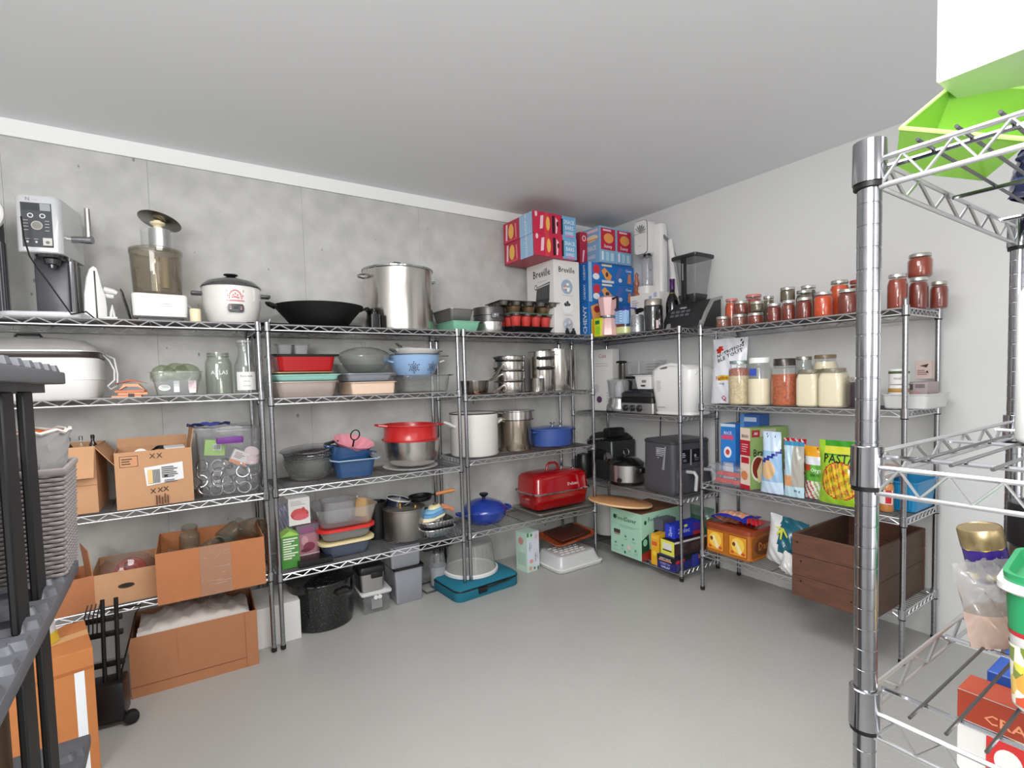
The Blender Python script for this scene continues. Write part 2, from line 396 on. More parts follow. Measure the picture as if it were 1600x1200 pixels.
def jar(label, loc, r, h, content=None, fill=.8, lid=(170, 168, 160), name='glass_jar', cat='jar', group=None, lr=.82, lh=.018, glass=None, sq=False, seg=22, content2=None, cmat=None, neck=.8, threads=False):
    g = thing(name, label, cat, loc, 0, group); top = h-(lh if lid else .003)
    n0 = h*neck if neck else top
    prof = [(r*.86, 0), (r*.98, .006), (r, .014), (r, n0*.92), (r*.96, n0), (r*lr, n0+(top-n0)*.45), (r*lr, top+.004)]
    inner = [(q*.955, z) for q, z in prof[::-1]][:-1]+[(r*.84, .006)]
    if content is not None: inner = []; glass = glass or clear('jar_glass', (250, 251, 250), .015)
    if sq: MB().rr([(q, q, q*.45, z) for q, z in prof+inner], 4, True, bool(inner)).obj('glass', glass or GLASS, g)
    else: MB().lathe(prof+inner, seg, cap1=bool(inner)).obj('glass', glass or GLASS, g)
    if content is not None:
        zf = .006+(top-.008)*fill
        cm = cmat or mat('fill_%d_%d_%d' % tuple(content), content, .3, 0, .25, 70, .2, 120, coat=.5)
        cp = [(r*.84, .004), (r*.95, .012), (r*.96, min(zf*.95, n0*.9)), (r*(.92 if zf < n0 else lr*.93+.03), zf), (.001, zf+.001)]
        if sq: MB().rr([(max(q, .004), max(q, .004), q*.45, z) for q, z in cp], 4).obj('contents', cm, g)
        else: MB().lathe(cp, seg).obj('contents', cm, g)
    if lid:
        MB().lathe([(r*lr*1.01, top-.004), (r*lr*1.07, top-.003), (r*lr*1.07, h-.003), (r*lr*1.03, h), (r*lr*.8, h), (r*lr*.78, h-.001), (0, h-.001)], seg).obj('lid', mat('lid_%d_%d_%d' % tuple(lid), lid, .3, .8 if max(lid)-min(lid) < 25 and 60 < lid[0] < 215 else 0, .04), g)
    if threads:
        for z in (top-.004, top-.018): MB().tube([(r*lr*1.02*math.cos(2*PI*i/20), r*lr*1.02*math.sin(2*PI*i/20), z) for i in range(20)], .003, 5, True).obj('neck_ring', glass or GLASS, g)
    return g
def ring_pts(rx, ry, z, n=24, a0=0, a1=2*PI, cx=0, cy=0):
    m = n if abs(a1-a0) >= 2*PI-.01 else n+1
    return [(cx+rx*math.cos(a0+(a1-a0)*i/n), cy+ry*math.sin(a0+(a1-a0)*i/n), z) for i in range(m)]
def bag(name, label, cat, loc, rz, w, h, d, colfn, texts=(), crumple=.006, nx=22, nz=26, top=.9, flatbase=.25, seed=1, rot=None, taper=0., group=None, rough=.25):
    """pillow bag standing on its base; colfn(u in -1..1, v in 0..1, front) -> material or rgb"""
    rnd = random.Random(seed); ph = [(rnd.uniform(2, 7), rnd.uniform(2, 9), rnd.uniform(0, 6)) for _ in range(5)]
    def surf(u, v, s):
        prof = (math.sin(min(1, v/top*.92+flatbase*.35)*PI)**.6 if v < top else .04)
        th = d/2*max(.03, prof)*(1-abs(u)**3.5)
        cr = sum(math.sin(a*u*2.2+b*v*3+c+s) for a, b, c in ph)/5*crumple*(.4+.6*(1-abs(u)))
        ww = w/2*(1-taper*v)*(1-.04*math.sin(v*PI)+.0*cr)
        return Vector((u*ww+cr*.6, s*(th+cr), v*h+.25*cr))
    b = thing(name, label, cat, loc, rz, group, rot); mb = MB()
    for s in (-1, 1):
        vs = [[mb.bm.verts.new(surf(-1+2*i/nx, j/nz, s)) for i in range(nx+1)] for j in range(nz+1)]
        for j in range(nz):
            for i in range(nx):
                q = colfn(-1+(2*i+1)/nx, (j+.5)/nz, s < 0)
                mb.m(q if isinstance(q, bpy.types.Material) else mat('film_%02x%02x%02x' % tuple(q), q, rough, 0, .04, 60, coat=.3))
                mb.f([vs[j][i], vs[j][i+1], vs[j+1][i+1], vs[j+1][i]])
    mb.obj('bag_film', None, b, weld=.0012, smooth=60)
    mb = MB(); any_t = False
    for t, u, v, size, ang, col, sx in texts:
        vs, fs = text_mesh(t); mb.m(flat(col)); ca, sa = math.cos(ang), math.sin(ang); nv = []
        for q in vs:
            x = (q.x*ca*sx-q.y*sa)*size; y = (q.x*sa*sx+q.y*ca)*size
            uu = max(-.98, min(.98, u+x/(w/2))); vv = max(0, min(1, v+y/h)); p = surf(uu, vv, -1); p.y -= .003+crumple*.35; nv.append(mb.bm.verts.new(p))
        for fc in fs: mb.f([nv[i] for i in fc])
        any_t = True
    if any_t: mb.obj('lettering', None, b, smooth=0)
    return b
def pot(name, label, cat, loc, r, h, ma, rz=0, t=.003, rimr=.004, handles='loop', hm=None, hz=.85, lid=None, hsz=.05, seg=40, wall=0, group=None):
    p = thing(name, label, cat, loc, rz, group)
    prof = [(r*.9-.004, 0), (r*.97, .004), (r, .015), (r+wall, h-.006), (r+wall+rimr, h-.004), (r+wall+rimr, h), (r+wall-t, h), (r-t, .018), (r*.95-t, .006)]
    MB().lathe(prof, seg).obj('body', ma, p)
    hm = hm or ma
    for s in (-1, 1):
        if handles == 'loop':
            z = h*hz; pts = [(s*(r-.002), -hsz, z), (s*(r+hsz*.55), -hsz*.95, z+.006), (s*(r+hsz*.8), -hsz*.6, z+.01), (s*(r+hsz*.85), 0, z+.011), (s*(r+hsz*.8), hsz*.6, z+.01), (s*(r+hsz*.55), hsz*.95, z+.006), (s*(r-.002), hsz, z)]
            MB().tube(pts, .0045, 8).obj('handle', hm, p)
        elif handles == 'lug':
            z = h*hz; MB().rr([(.016+hsz*.35, hsz, .012, z-.006, s*(r+hsz*.3), 0), (.018+hsz*.35, hsz*1.02, .014, z, s*(r+hsz*.3), 0), (.016+hsz*.35, hsz, .012, z+.006, s*(r+hsz*.3), 0)]).obj('handle', hm, p)
    if lid == 'glass' or lid == 'metal':
        l = MB().m(ma).lathe([(r+.004, h+.001), (r+.005, h+.004), (r-.004, h+.007), (r*.7, h+.016), (r*.3, h+.022), (0, h+.023)], seg, cap0=False).obj('lid', ma, p)
    return p

# ---------------------------------------------------------------- unit one, top shelf
z = Z1[0]
# ribbed coffee machine
t = thing('coffee_machine', 'dark ribbed coffee machine with a white ring on its front, cut by the left edge', 'coffee machine', (-0.667, 3.33, z))
r = 0.067
mb = MB().m(mat('graphite_plastic', (74, 74, 78), .35, .3, .08)); rs = []
prof = [(r, .012), (r, .5), (r*.98, .515)]
mb.rings([[((r-(.0025 if i % 4 == 0 else 0))*math.cos(2*PI*i/128), (r-(.0025 if i % 4 == 0 else 0))*math.sin(2*PI*i/128), zz) for i in range(128)] for zz in (.004, .355)])
mb.obj('ribbed_body', None, t, smooth=25)
MB().lathe([(r*.96, .355), (r*.98, .4), (r*.95, .49), (r*.8, .53), (r*.4, .545), (0, .547)], 40).obj('head', mat('dark_grey_plastic', (62, 62, 65), .3, 0, .05), t)
k = MB(); k.lathe([(.088, 0), (.09, .02), (.084, .026), (.068, .026), (.066, .016), (.05, .012), (.048, .02), (.03, .022), (.028, .012), (0, .01)], 40)
k.mats = [WHITE, BLACK, mat('mid_grey_plastic', (120, 120, 124), .4)]
for fa in k.bm.faces:
    q = fa.calc_center_median(); d = math.hypot(q.x, q.y); fa.material_index = 0 if d > .066 else (2 if .03 < d < .05 else 1)
k.obj('round_dial', None, t, (.004, -r*.93, .47), (PI/2, 0, -.25))
MB().box(-.012, -.01, -.006, .012, .01, .006, .002).obj('latch', mat('mid_grey_plastic', (120, 120, 124)), t, (.075, -r*.93-.02, .47))

# bean to cup machine with touch panel
t = thing('espresso_machine', 'silver espresso machine with a black button panel and upright steam lever', 'coffee machine', (-.43, 3.33, z), -.2)
SIL = mat('silver_plastic', (205, 206, 208), .3, .25, .03, coat=.3)
GR = mat('grey_side_plastic', (150, 151, 153), .35, .1, .03)
mb = MB().m(SIL).rr([(.083, .14, .03, .30, -.005, .0), (.085, .145, .032, .305, -.005, 0), (.085, .145, .032, .545, -.005, 0), (.08, .14, .03, .556, -.005, 0)], 5)
mb.obj('head', None, t)
MB().box(-.078, -.02, .03, .055, .15, .3, .012).obj('column', mat('dark_column', (70, 70, 76), .35, .2), t)
MB().lathe([(.03, .03), (.03, .3)], 24, c=(.045, .03)).obj('chrome_column', CHROME, t)
MB().rr([(.15, .16, .05, .0, -.02, 0), (.153, .163, .05, .005, -.02, 0), (.153, .163, .05, .026, -.02, 0), (.149, .159, .05, .03, -.02, 0)], 6).obj('drip_tray', SIL, t)
MB().lathe([(.062, .302), (.058, .288), (.035, .284), (.03, .262), (.016, .26), (.014, .245), (0, .245)], 28, c=(.01, -.06)).obj('spout', mat('dark_chrome', (90, 90, 92), .2, 1.), t)
it = [('r', 0, 0, .112, .2, (58, 60, 64)), ('r', .004, .165, .104, .03, (40, 42, 46)), ('r', .07, .166, .038, .032, (150, 152, 155))]
for x in (.034, .078): it += [('e', x, .142, .011, .0105, (225, 225, 225)), ('e', x, .142, .0075, .007, (58, 60, 64))]
it += [('e', .056, .098, .021, .02, (190, 188, 182)), ('e', .056, .098, .018, .017, (128, 126, 120))]
for y in (.118, .104, .09, .074): it += [('r', .008, y, .018, .002, (200, 200, 200)), ('r', .086, y, .016, .002, (200, 200, 200))]
for x in (.02, .052): it += [('e', x, .022, .005, .005, (190, 190, 190)), ('r', x-.008, .034, .016, .002, (190, 190, 190))]
it += [('r', .076, .008, .034, .034, (196, 194, 190)), ('e', .093, .022, .008, .007, (110, 108, 104))]
prints(t, 'button_panel', (-.062, -.145, .322), (1, 0, 0), (0, 0, 1), it)
prints(t, 'lettering', (-.09, -.145, .3), (1, 0, 0), (0, 0, 1), [('t', .055, .237, .022, 'N', 1, 0, (120, 122, 126)), ('t', .083, .2365, .009, 'inox', 1, 0, (175, 177, 180))])
lv = MB().tube([(.08, -.02, .395), (.135, -.03, .395)], .016, 14).tube([(.135, -.03, .395), (.165, -.035, .395)], .0185, 14).obj('steam_arm', CHROME, t)
MB().tube([(.15, -.035, .39), (.15, -.035, .545)], [.0125, .011], 12).obj('lever', BRUSH, t)
tag(MB().tube([(-0.509, 3.14, 2.289), (-0.505, 3.14, 2.2), (-0.489, 3.13, 2.115), (-0.463, 3.12, 2.06), (-0.432, 3.12, 2.005), (-0.4, 3.12, 1.942), (-0.373, 3.13, 1.889), (-0.362, 3.14, 1.865), (-.31, 3.18, 1.884), (-.28, 3.2, 1.853), (-.22, 3.2, 1.852)], .0036, 6).obj('power_cord', RUBBER), 'black cord hanging in front of the silver espresso machine', 'cord')

t = thing('hand_mixer', 'white hand mixer standing on end beside the silver espresso machine', 'mixer', (-0.286, 3.31, z), .1)
pr = [(-.044, 0), (-.046, .03), (-.042, .13), (-.03, .21), (-.016, .255), (0, .27), (.016, .262), (.026, .22), (.032, .17), (.044, .13), (.048, .07), (.046, .02), (.042, 0)]
rs = []
for yy, sc in ((-.03, .78), (-.026, .93), (-.01, 1), (.01, 1), (.026, .93), (.03, .78)): rs.append([(x*sc, yy, .005+zz*(.94+.06*sc)) for x, zz in pr])
MB().rings(rs).obj('body', WHITE, t)
MB().box(-.003, -.034, .01, .003, -.028, .25, .001).obj('seam_strip', BLACK, t, (.004, 0, 0))
MB().tube([(.036, 0, .165), (.075, 0, .158), (.09, 0, .15)], [.017, .014, .012], 12).tube([(.036, 0, .135), (.075, 0, .132)], [.014, .011], 12).obj('beater_socket', WHITE, t)
MB().tube([(.055, -.02, 0), (.06, -.022, .05), (.066, -.02, .085), (.07, -.018, .05), (.075, -.018, .01)], .006, 8).obj('cord_loop', WHITE, t)
tag(solid_box('plug_adapter', 'x', 'x', (-0.222, 3.19, z), .055, .03, .016, WHITE, .1), 'small white plug lying between hand mixer and food processor', 'plug')

# food processor
cx, cy, rr_ = (-0.023, 3.36, 0.117)
t = thing('food_processor', 'white food processor with smoky clear bowl and a slicing disc tipped on top', 'food processor', (cx, cy, z), .06)
MB().rr([(.105, .11, .02, .028), (.118, .13, .02, .034), (.121, .133, .02, .14), (.116, .128, .02, .148)], 4).obj('base', WHITE, t)
MB().box(-.1, -.11, .0, .1, .11, .03, .004).obj('foot', BLACK, t)
face(t, 'lettering', 'f', .242, .266, .1, [('t', .145, .058, .012, 'cuisine', 1.1, 0, (170, 170, 168)), ('r', .118, .045, .055, .003, (190, 190, 188))], .04)
b = rr_
MB().lathe([(b*.9, .15), (b*.93, .156), (b, .34), (b*1.01, .37), (b*1.01, .385), (b*.98, .385), (b*.9, .165), (0, .162)], 40, cap0=False, cap1=False).obj('bowl', SMOKE, t)
MB().lathe([(b*1.03, .372), (b*1.03, .392), (b*.9, .4), (b*.62, .402)], 40, cap0=False, cap1=False).obj('bowl_lid', SMOKE, t)
MB().lathe([(b*.64, .4), (b*.64, .5)], 32, c=(.012, .0), cap0=False, cap1=False).obj('feed_tube', PLAST, t)
MB().lathe([(b*.42, .402), (b*.42, .505), (0, .505)], 28, c=(.02, 0)).obj('pusher', BRUSH, t)
MB().tube([(0, 0, .155), (0, 0, .36)], .012, 12).tube([(.035, .01, .2), (.035, .01, .36)], .02, 10).obj('spindle', mat('beige_plastic', (196, 182, 158), .4), t)
k = MB().lathe([(.0, 0), (.098, 0), (.1, .0015), (.098, .003), (0, .003)], 40); k.obj('slicing_disc', mat('disc_steel', (150, 148, 142), .25, 1.), t, (.025, 0, .55), (-.2, .26, 0))
MB().lathe([(.022, .505), (.02, .52), (.034, .532), (.034, .54), (.018, .545), (.018, .55)], 24, c=(.015, -.01)).obj('disc_hub', mat('cream_plastic', (226, 212, 176), .4), t)
MB().lathe([(0, -.004), (.085, -.004), (.09, 0), (.085, .004), (0, .004)], 30).obj('spare_lid', mat('dark_disc', (60, 60, 62), .15, .8), t, (-.142, -.03, .09), (0, 1.35, 0))
MB().tube([(.118, .02, .13), (.145, 0, .1), (.16, -.01, .07)], .004, 6).obj('cord', WHITE, t)
t = thing('canister', 'small cream plastic canister between food processor and rice cooker', 'canister', (0.134, 3.2, z))
MB().lathe([(.024, 0), (.0255, .003), (.0255, .07), (.023, .074), (0, .074)], 24).obj('body', mat('cream_plastic', (226, 212, 176), .4), t)

# rice cooker
cx, cy, r = (0.321, 3.33, 0.15)
t = thing('rice_cooker', 'white rice cooker with grey lid and red dragon emblem', 'rice cooker', (cx, cy, z))
MB().lathe([(r*.6, .0), (r*.6, .012), (r*.78, .016), (r*.86, .035), (r*.97, .11), (r, .19), (r*.98, .215), (r*.9, .216)], 44).obj('body', WHITEM, t)
MB().lathe([(r*1.01, .212), (r*1.02, .218), (r*.97, .228), (r*.8, .25), (r*.4, .268), (0, .272)], 44).obj('lid', mat('smoked_lid', (88, 88, 90), .15, .5, coat=.4), t)
MB().lathe([(.012, .27), (.02, .282), (.03, .288), (.028, .294), (0, .296)], 20, sx=1.25).obj('lid_knob', BLACK, t)
for s in (-1, 1): MB().box(-.028, -.032, -.009, .028, .032, .009, .006).obj('handle', mat('dark_grey_plastic', (62, 62, 65)), t, (s*(r+.02), 0, .178))
k = MB().m(flat((198, 98, 104)))
def on_cyl(k, a, zz, da, dz, R):
    P = [k.bm.verts.new(((R)*math.cos(a+x), (R)*math.sin(a+x), zz+y)) for x, y in ((-da, -dz), (da, -dz), (da, dz), (-da, dz))]; k.f(P)
a0 = -PI/2+.02; R = r+.0015
for i in range(-8, 9): on_cyl(k, a0+i*.035, .128, .013, .0035, r*.985+.0015)
for i in range(13):
    an = PI*i/12; on_cyl(k, a0+.2*math.cos(an), .142+.042*math.sin(an), .02, .004, r*.995+.0025)
for dx, dz in ((-.07, .018), (0, .026), (.07, .018), (-.04, .008), (.05, .006), (0, .008), (.1, .004), (-.1, .006)): on_cyl(k, a0+dx, .14+dz, .022, .004, r*.99+.0018)
for dx, dz in ((-.27, .18), (-.25, .155), (.27, .18), (.25, .155)): on_cyl(k, a0+dx, dz, .012, .006, r+.001)
k.obj('emblem', None, t, smooth=0)
k = MB().m(mat('dark_grey_plastic', (62, 62, 65))); da = .27
for i in range(9):
    a = a0-da+da*2*i/8
k.rings([[((r*q)*math.cos(a0+x*da), (r*q)*math.sin(a0+x*da), .088+y*.022) for x, y in ((-1, 0), (-.95, .7), (-.8, 1), (-.4, 1), (0, 1), (.4, 1), (.8, 1), (.95, .7), (1, 0), (.95, -.7), (.8, -1), (.4, -1), (0, -1), (-.4, -1), (-.8, -1), (-.95, -.7))] for q in (.93, 1.01)])
k.obj('control_panel', None, t, smooth=0)
k = MB().m(BLACK); on_cyl(k, a0, .09, .07, .008, r*1.012)
k.m(flat((190, 110, 100))); on_cyl(k, a0-.17, .093, .035, .003, r*1.012); on_cyl(k, a0+.17, .093, .035, .003, r*1.012)
k.m(flat((160, 160, 165))); on_cyl(k, a0-.17, .083, .03, .003, r*1.012); on_cyl(k, a0+.17, .083, .03, .003, r*1.012)
k.obj('switches', None, t, smooth=0)
MB().tube([(.1, -.05, .0), (.13, -.1, .012), (.17, -.11, .02), (.178, -.09, .04)], .004, 6).obj('cord', WHITE, t)

# ---------------------------------------------------------------- unit two, top shelf
z = Z2[0]
t = thing('tray', 'flat black baking sheet lying under the black wok', 'tray', (0.724-.03, 3.36, z))
MB().rr([(.30, .18, .02, 0), (.32, .2, .03, .012), (.323, .203, .03, .012), (.316, .196, .03, .012), (.296, .176, .02, .003)]).obj('sheet', BLKM, t)
t = thing('wok', 'wide black cast iron wok with two loop handles', 'wok', (0.806, 3.37, z+.012))
r = .262
MB().lathe([(.155, 0), (.16, .003), (.2, .055), (.235, .095), (r, .128), (r+.003, .132), (r-.006, .134), (.23, .1), (.15, .01), (0, .006)], 48).obj('pan', mat('cast_iron', (17, 17, 18), .6, .2, .1, 40, .2, 150), t)
for s in (-1, 1): MB().tube([(s*(r-.012), -.05, .118), (s*(r+.028), -.035, .135), (s*(r+.04), 0, .14), (s*(r+.028), .035, .135), (s*(r-.012), .05, .118)], .008, 8).obj('handle', mat('cast_iron', (17, 17, 18)), t)
cx, cy, r = (1.323, 3.355, 0.226)
t = thing('stockpot', 'tall polished steel stockpot with glass lid on the top shelf', 'pot', (cx, cy, z), .12)
H = .40
MB().lathe([(r*.95, 0), (r*.99, .004), (r, .02), (r, H-.004), (r+.006, H), (r-.003, H), (r-.003, .02), (r*.95, .008)], 56).obj('body', STEEL, t)
MB().lathe([(r+.01, H+.002), (r+.011, H+.009), (r, H+.011)], 56, cap0=False, cap1=False).obj('lid_rim', CHROME, t)
MB().lathe([(r, H+.01), (r*.7, H+.024), (r*.3, H+.032), (0, H+.034)], 40, cap0=False).obj('lid', GLASSG, t)
MB().tube([(-.045, 0, H+.03), (-.04, 0, H+.055), (-.02, 0, H+.068), (.02, 0, H+.068), (.04, 0, H+.055), (.045, 0, H+.03)], .004, 8).obj('lid_handle', CHROME, t)
for s in (-1, 1):
    MB().tube([(s*(r-.002)*.97, -.055, H*.87), (s*(r+.035), -.05, H*.885), (s*(r+.05), -.02, H*.89), (s*(r+.05), .02, H*.89), (s*(r+.035), .05, H*.885), (s*(r-.002)*.97, .055, H*.87)], .006, 8).obj('handle', CHROME, t)
t = thing('pepper_mill', 'black plastic grinder standing in front of the steel stockpot', 'grinder', (1.089, 3.185, z))
MB().rr([(.024, .024, .01, 0), (.03, .03, .012, .004), (.031, .031, .012, .075), (.028, .028, .01, .09)]).obj('body', BLACK, t)
MB().lathe([(.014, .09), (.014, .105), (.007, .11), (.007, .125), (0, .127)], 16).obj('cap', BLACK, t)
MINT = mat('mint_enamel', (128, 186, 158), .45, 0, .04); GTIN = mat('grey_nonstick', (140, 138, 135), .35, .6, .06)
dish('loaf_pan', 'mint green loaf pan under a grey one', 'baking pan', (1.753, 3.34, z), .105, .155, .075, MINT, .0, .86, .01, .002, .008)
dish('loaf_pan', 'dark grey metal loaf pan stacked on the mint green one', 'baking pan', (1.732-.008, 3.345, z+.0755), .09, .15, .085, GTIN, .0, .84, .008, .002, .008)
# round tins
z = Z3[0]
cx, cy, r = (2.037, 3.36, 0.117)
t = thing('springform_pan', 'dark springform cake tin stacked on the plain silver tin', 'baking pan', (cx, cy, z+.094))
DT = mat('dark_tin', (92, 90, 90), .35, .6)
MB().lathe([(r*.97, 0), (r, .001), (r, .042), (r*1.02, .043), (r*.98, .044), (r*.96, .004)], 40).obj('lower_tin', DT, t)
MB().lathe([(r*.97, .045), (r*1.02, .046), (r*1.02, .052), (r, .053), (r, .1), (r*1.01, .104), (r*.98, .104), (r*.98, .05)], 40).obj('upper_tin', DT, t)
MB().box(-.03, -.006, -.018, .03, .006, .018, .003).lathe([(.008, .0), (.008, .012)], 10, c=(0, 0)).obj('clasp', CHROME, t, (-.02, -r-.004, .04))
t = thing('cake_tin', 'plain silver round cake tin under the dark springform tin', 'baking pan', (cx, cy, z))
MB().lathe([(r*.985, 0), (r, .003), (r, .09), (r*1.02, .092), (r*.98, .094), (r*.97, .006)], 44).obj('tin', mat('aluminium', (222, 220, 216), .25, 1., .03), t)
# muffin tins
def muffin(name, label, loc, hx, hy, nx, ny, cr, ch, sheet, cup, rz=0, th=.003, group=None, wave=0):
    t = thing(name, label, 'baking pan', loc, rz, group)
    MB().rr([(hx-.004, hy-.004, .02, ch), (hx, hy, .022, ch+th*.5), (hx-.003, hy-.003, .02, ch+th)]).obj('sheet', sheet, t)
    c0 = None
    for i in range(nx):
        for j in range(ny):
            x = -hx+hx*2*(i+.5)/nx; y = -hy+hy*2*(j+.5)/ny
            if c0 is None: c0 = MB().lathe([(0, 0), (cr*.72, 0), (cr*.78, .003), (cr, ch)], 18, cap1=False).obj('cup', cup, t, (x, y, 0))
            else: q = c0.copy(); COL.objects.link(q); q.parent = t; q.location = (x, y, 0)
    return t
GM = mat('grey_muffin_tin', (112, 108, 104), .35, .5); BR = mat('bronze_tin', (122, 96, 74), .35, .6); RS = mat('red_silicone', (190, 58, 52), .5)
x0 = 2.343
muffin('muffin_tin', 'flat grey muffin tin at the bottom of the muffin tin stack', (x0+.06, 3.30, z), .23, .135, 4, 3, .026, .012, GM, mat('steel_cup', (150, 150, 150), .3, .8))
dish('baking_tray', 'black rectangular tin under the red muffin cups', 'baking pan', (x0+.0, 3.34, z+.016), .2, .13, .042, BLKM, 0, .9, .02)
muffin('muffin_mould', 'red silicone muffin mould inside the muffin tin stack', (x0+.0, 3.335, z+.0605), .185, .13, 4, 3, .042, .072, mat('red_silicone', (190, 58, 52)), RS)
muffin('muffin_tin', 'mint edged muffin tin lying on the red silicone mould', (x0+.01, 3.33, z+.1375), .215, .14, 4, 3, .034, .018, MINT, mat('steel_cup', (150, 150, 150)), .03)
muffin('muffin_tin', 'bronze brown muffin tin between mint tin and grey tin', (x0+.0, 3.34, z+.1605), .2, .135, 3, 2, .055, .048, BR, BR, -.04)
muffin('muffin_tin', 'large dark grey muffin tin on top of the muffin tin stack', (x0-.02, 3.325, z+.214), .265, .15, 5, 3, .035, .028, GM, GM, -.12)
# appliance carton
def fb(n, s): return [('t', 0, 0, s, n, 1, 0, (30, 30, 32))]
xl, xm, xr = 2.517, 2.529, 2.788
W_ = xr-xm; D_ = .36; Hh = .585
PAPER = mat('white_card', (220, 218, 215), .5, 0, .02)
t = solid_box('appliance_box', 'tall white appliance box printed Breville under the red snack cartons', 'box', ((xm+xr)/2, 3.185+D_/2, z), W_, D_, Hh, PAPER)
def arcs(cx, cy, r, cols):
    out = [('e', cx, cy, r, r, cols[0])]
    rnd = random.Random(int(cx*1000+cy*777))
    for k in range(9):
        a = rnd.uniform(0, 6.28); q = r*rnd.uniform(.2, .6); out.append(('e', cx+q*math.cos(a), cy+q*math.sin(a), r*rnd.uniform(.15, .32), r*rnd.uniform(.12, .3), cols[1+k % (len(cols)-1)]))
    return out
face(t, 'front_print', 'f', W_, D_, Hh, [('t', W_*.5, Hh-.075, .062, 'Breville', .9, 0, (34, 33, 34))]+arcs(W_*.5, Hh-.205, .058, [(150, 170, 190), (226, 205, 190), (90, 100, 115), (200, 150, 120), (235, 235, 235)])
     + arcs(W_*.5, Hh-.36, .056, [(226, 226, 226), (50, 50, 52), (150, 150, 150), (90, 92, 96), (225, 225, 225)])+arcs(W_*.5, Hh-.5, .05, [(175, 178, 190), (150, 152, 166), (205, 206, 212)])
     + [('r', W_*.3, Hh-.275, W_*.4, .003, (180, 180, 180)), ('r', W_*.3, Hh-.43, W_*.4, .003, (180, 180, 180))])
face(t, 'side_print', 'l', W_, D_, Hh, [('t', D_*.56, Hh-.085, .085, 'Breville', .9, 0, (34, 33, 34)), ('r', D_*.4, Hh-.15, D_*.35, .003, (150, 150, 150)),
     ('p', [(.12, .29), (.3, .275), (.31, .42), (.14, .40)], (70, 70, 74)), ('p', [(.135, .275), (.29, .262), (.3, .29), (.12, .3)], (40, 40, 44)), ('p', [(.14, .385), (.305, .4), (.305, .41), (.14, .395)], (190, 190, 192)),
     ('e', .125, .4, .018, .022, (40, 40, 44)), ('e', .125, .4, .012, .015, (228, 226, 223))]+[('r', .155+.022*i, .3, .004, .085, (110, 110, 114)) for i in range(6)])
t = thing('gadget', 'small black wire gadget lying before the Breville box', 'gadget', (2.657, 3.15, z))
mb = MB()
for i in range(9):
    a = i*.7; mb.tube([(-.05+.011*i, -.012, .006), (-.045+.011*i, .004*math.sin(a), .03+.02*math.sin(a*1.7)), (-.035+.011*i, .012, .008)], .006, 6)
mb.box(-.05, -.014, 0, .05, .014, .012, .003).obj('frame', BLACK, t)

# red and blue snack cartons
RED = mat('magenta_card', (178, 40, 68), .4, 0, .04); BLU = mat('blue_card', (64, 132, 200), .4, 0, .04); LBL = mat('pale_blue_card', (132, 178, 214), .4, 0, .04)
def snack(label, loc, w, d, h, rz, ma, fr, le, group, rot=None):
    t = solid_box('snack_carton', label, 'box', loc, w, d, h, ma, rz, group, rot)
    face(t, 'front_print', 'f', w, d, h, fr); face(t, 'side_print', 'l', w, d, h, le); return t
PK = (236, 196, 206); YE = (232, 178, 84); DK = (20, 14, 18); LB = (142, 184, 216); WH = (232, 234, 240)
def redfront(w, h):
    lab = w*.66
    return [('r', lab, 0, w-lab, h, (110, 168, 208)), ('r', .0, 0, lab, h, (196, 34, 70)), ('r', w*.24, 0, w*.1, h, (208, 60, 66)), ('e', .02, h*.86, .012, .02, PK),
            ('p', [(w*.13, h*.2), (w*.2, h*.25), (w*.22, h*.85), (w*.15, h*.8)], PK), ('e', w*.32, h*.5, w*.045, h*.32, YE), ('r', w*.42, h*.08, w*.06, h*.82, DK), ('p', [(w*.5, h*.1), (w*.53, h*.12), (w*.56, h*.7), (w*.5, h*.85)], PK),
            ('e', w*.545, h*.55, .01, .02, (90, 10, 24)), ('r', w*.63, h*.1, w*.045, h*.75, DK), ('t', w*.83, h*.72, h*.27, 'SNACK', .75, 0, WH), ('t', w*.83, h*.45, h*.27, 'BARS', .85, 0, WH), ('t', w*.83, h*.2, h*.22, 'BARRES', .7, 0, WH), ('r', w*.74, h*.03, w*.2, h*.08, (214, 130, 190))]
def redside(d, h):
    return [('r', d*.55, 0, d*.4, h, (150, 184, 214)), ('e', d*.27, h*.5, d*.09, h*.36, YE), ('p', [(d*.08, h*.1), (d*.14, h*.1), (d*.16, h*.9), (d*.1, h*.9)], PK), ('p', [(d*.42, h*.1), (d*.46, h*.12), (d*.45, h*.8), (d*.4, h*.8)], (228, 120, 130)), ('t', d*.75, h*.5, .035, 'GOLDFUN', 1, PI/2, WH), ('r', d*.06, h*.03, d*.4, h*.1, (210, 70, 90))]
x1 = 2.728; x0 = 2.321; w = x1-x0; h = .163; dd = .42; zt = Z3[0]+.586
snack('red and pale blue snack carton lying on the Breville box, lower of two', ((x0+x1)/2, 3.14+dd/2, zt), w, dd, h, 0, RED, redfront(w, h), redside(dd, h), 'snack cartons by the ceiling')
snack('red and pale blue snack carton nearest the ceiling, stacked above the Breville box', ((x0+x1)/2-.003, 3.142+dd/2, zt+h+.001), w, dd, h, 0, RED, redfront(w, h), redside(dd, h), 'snack cartons by the ceiling')

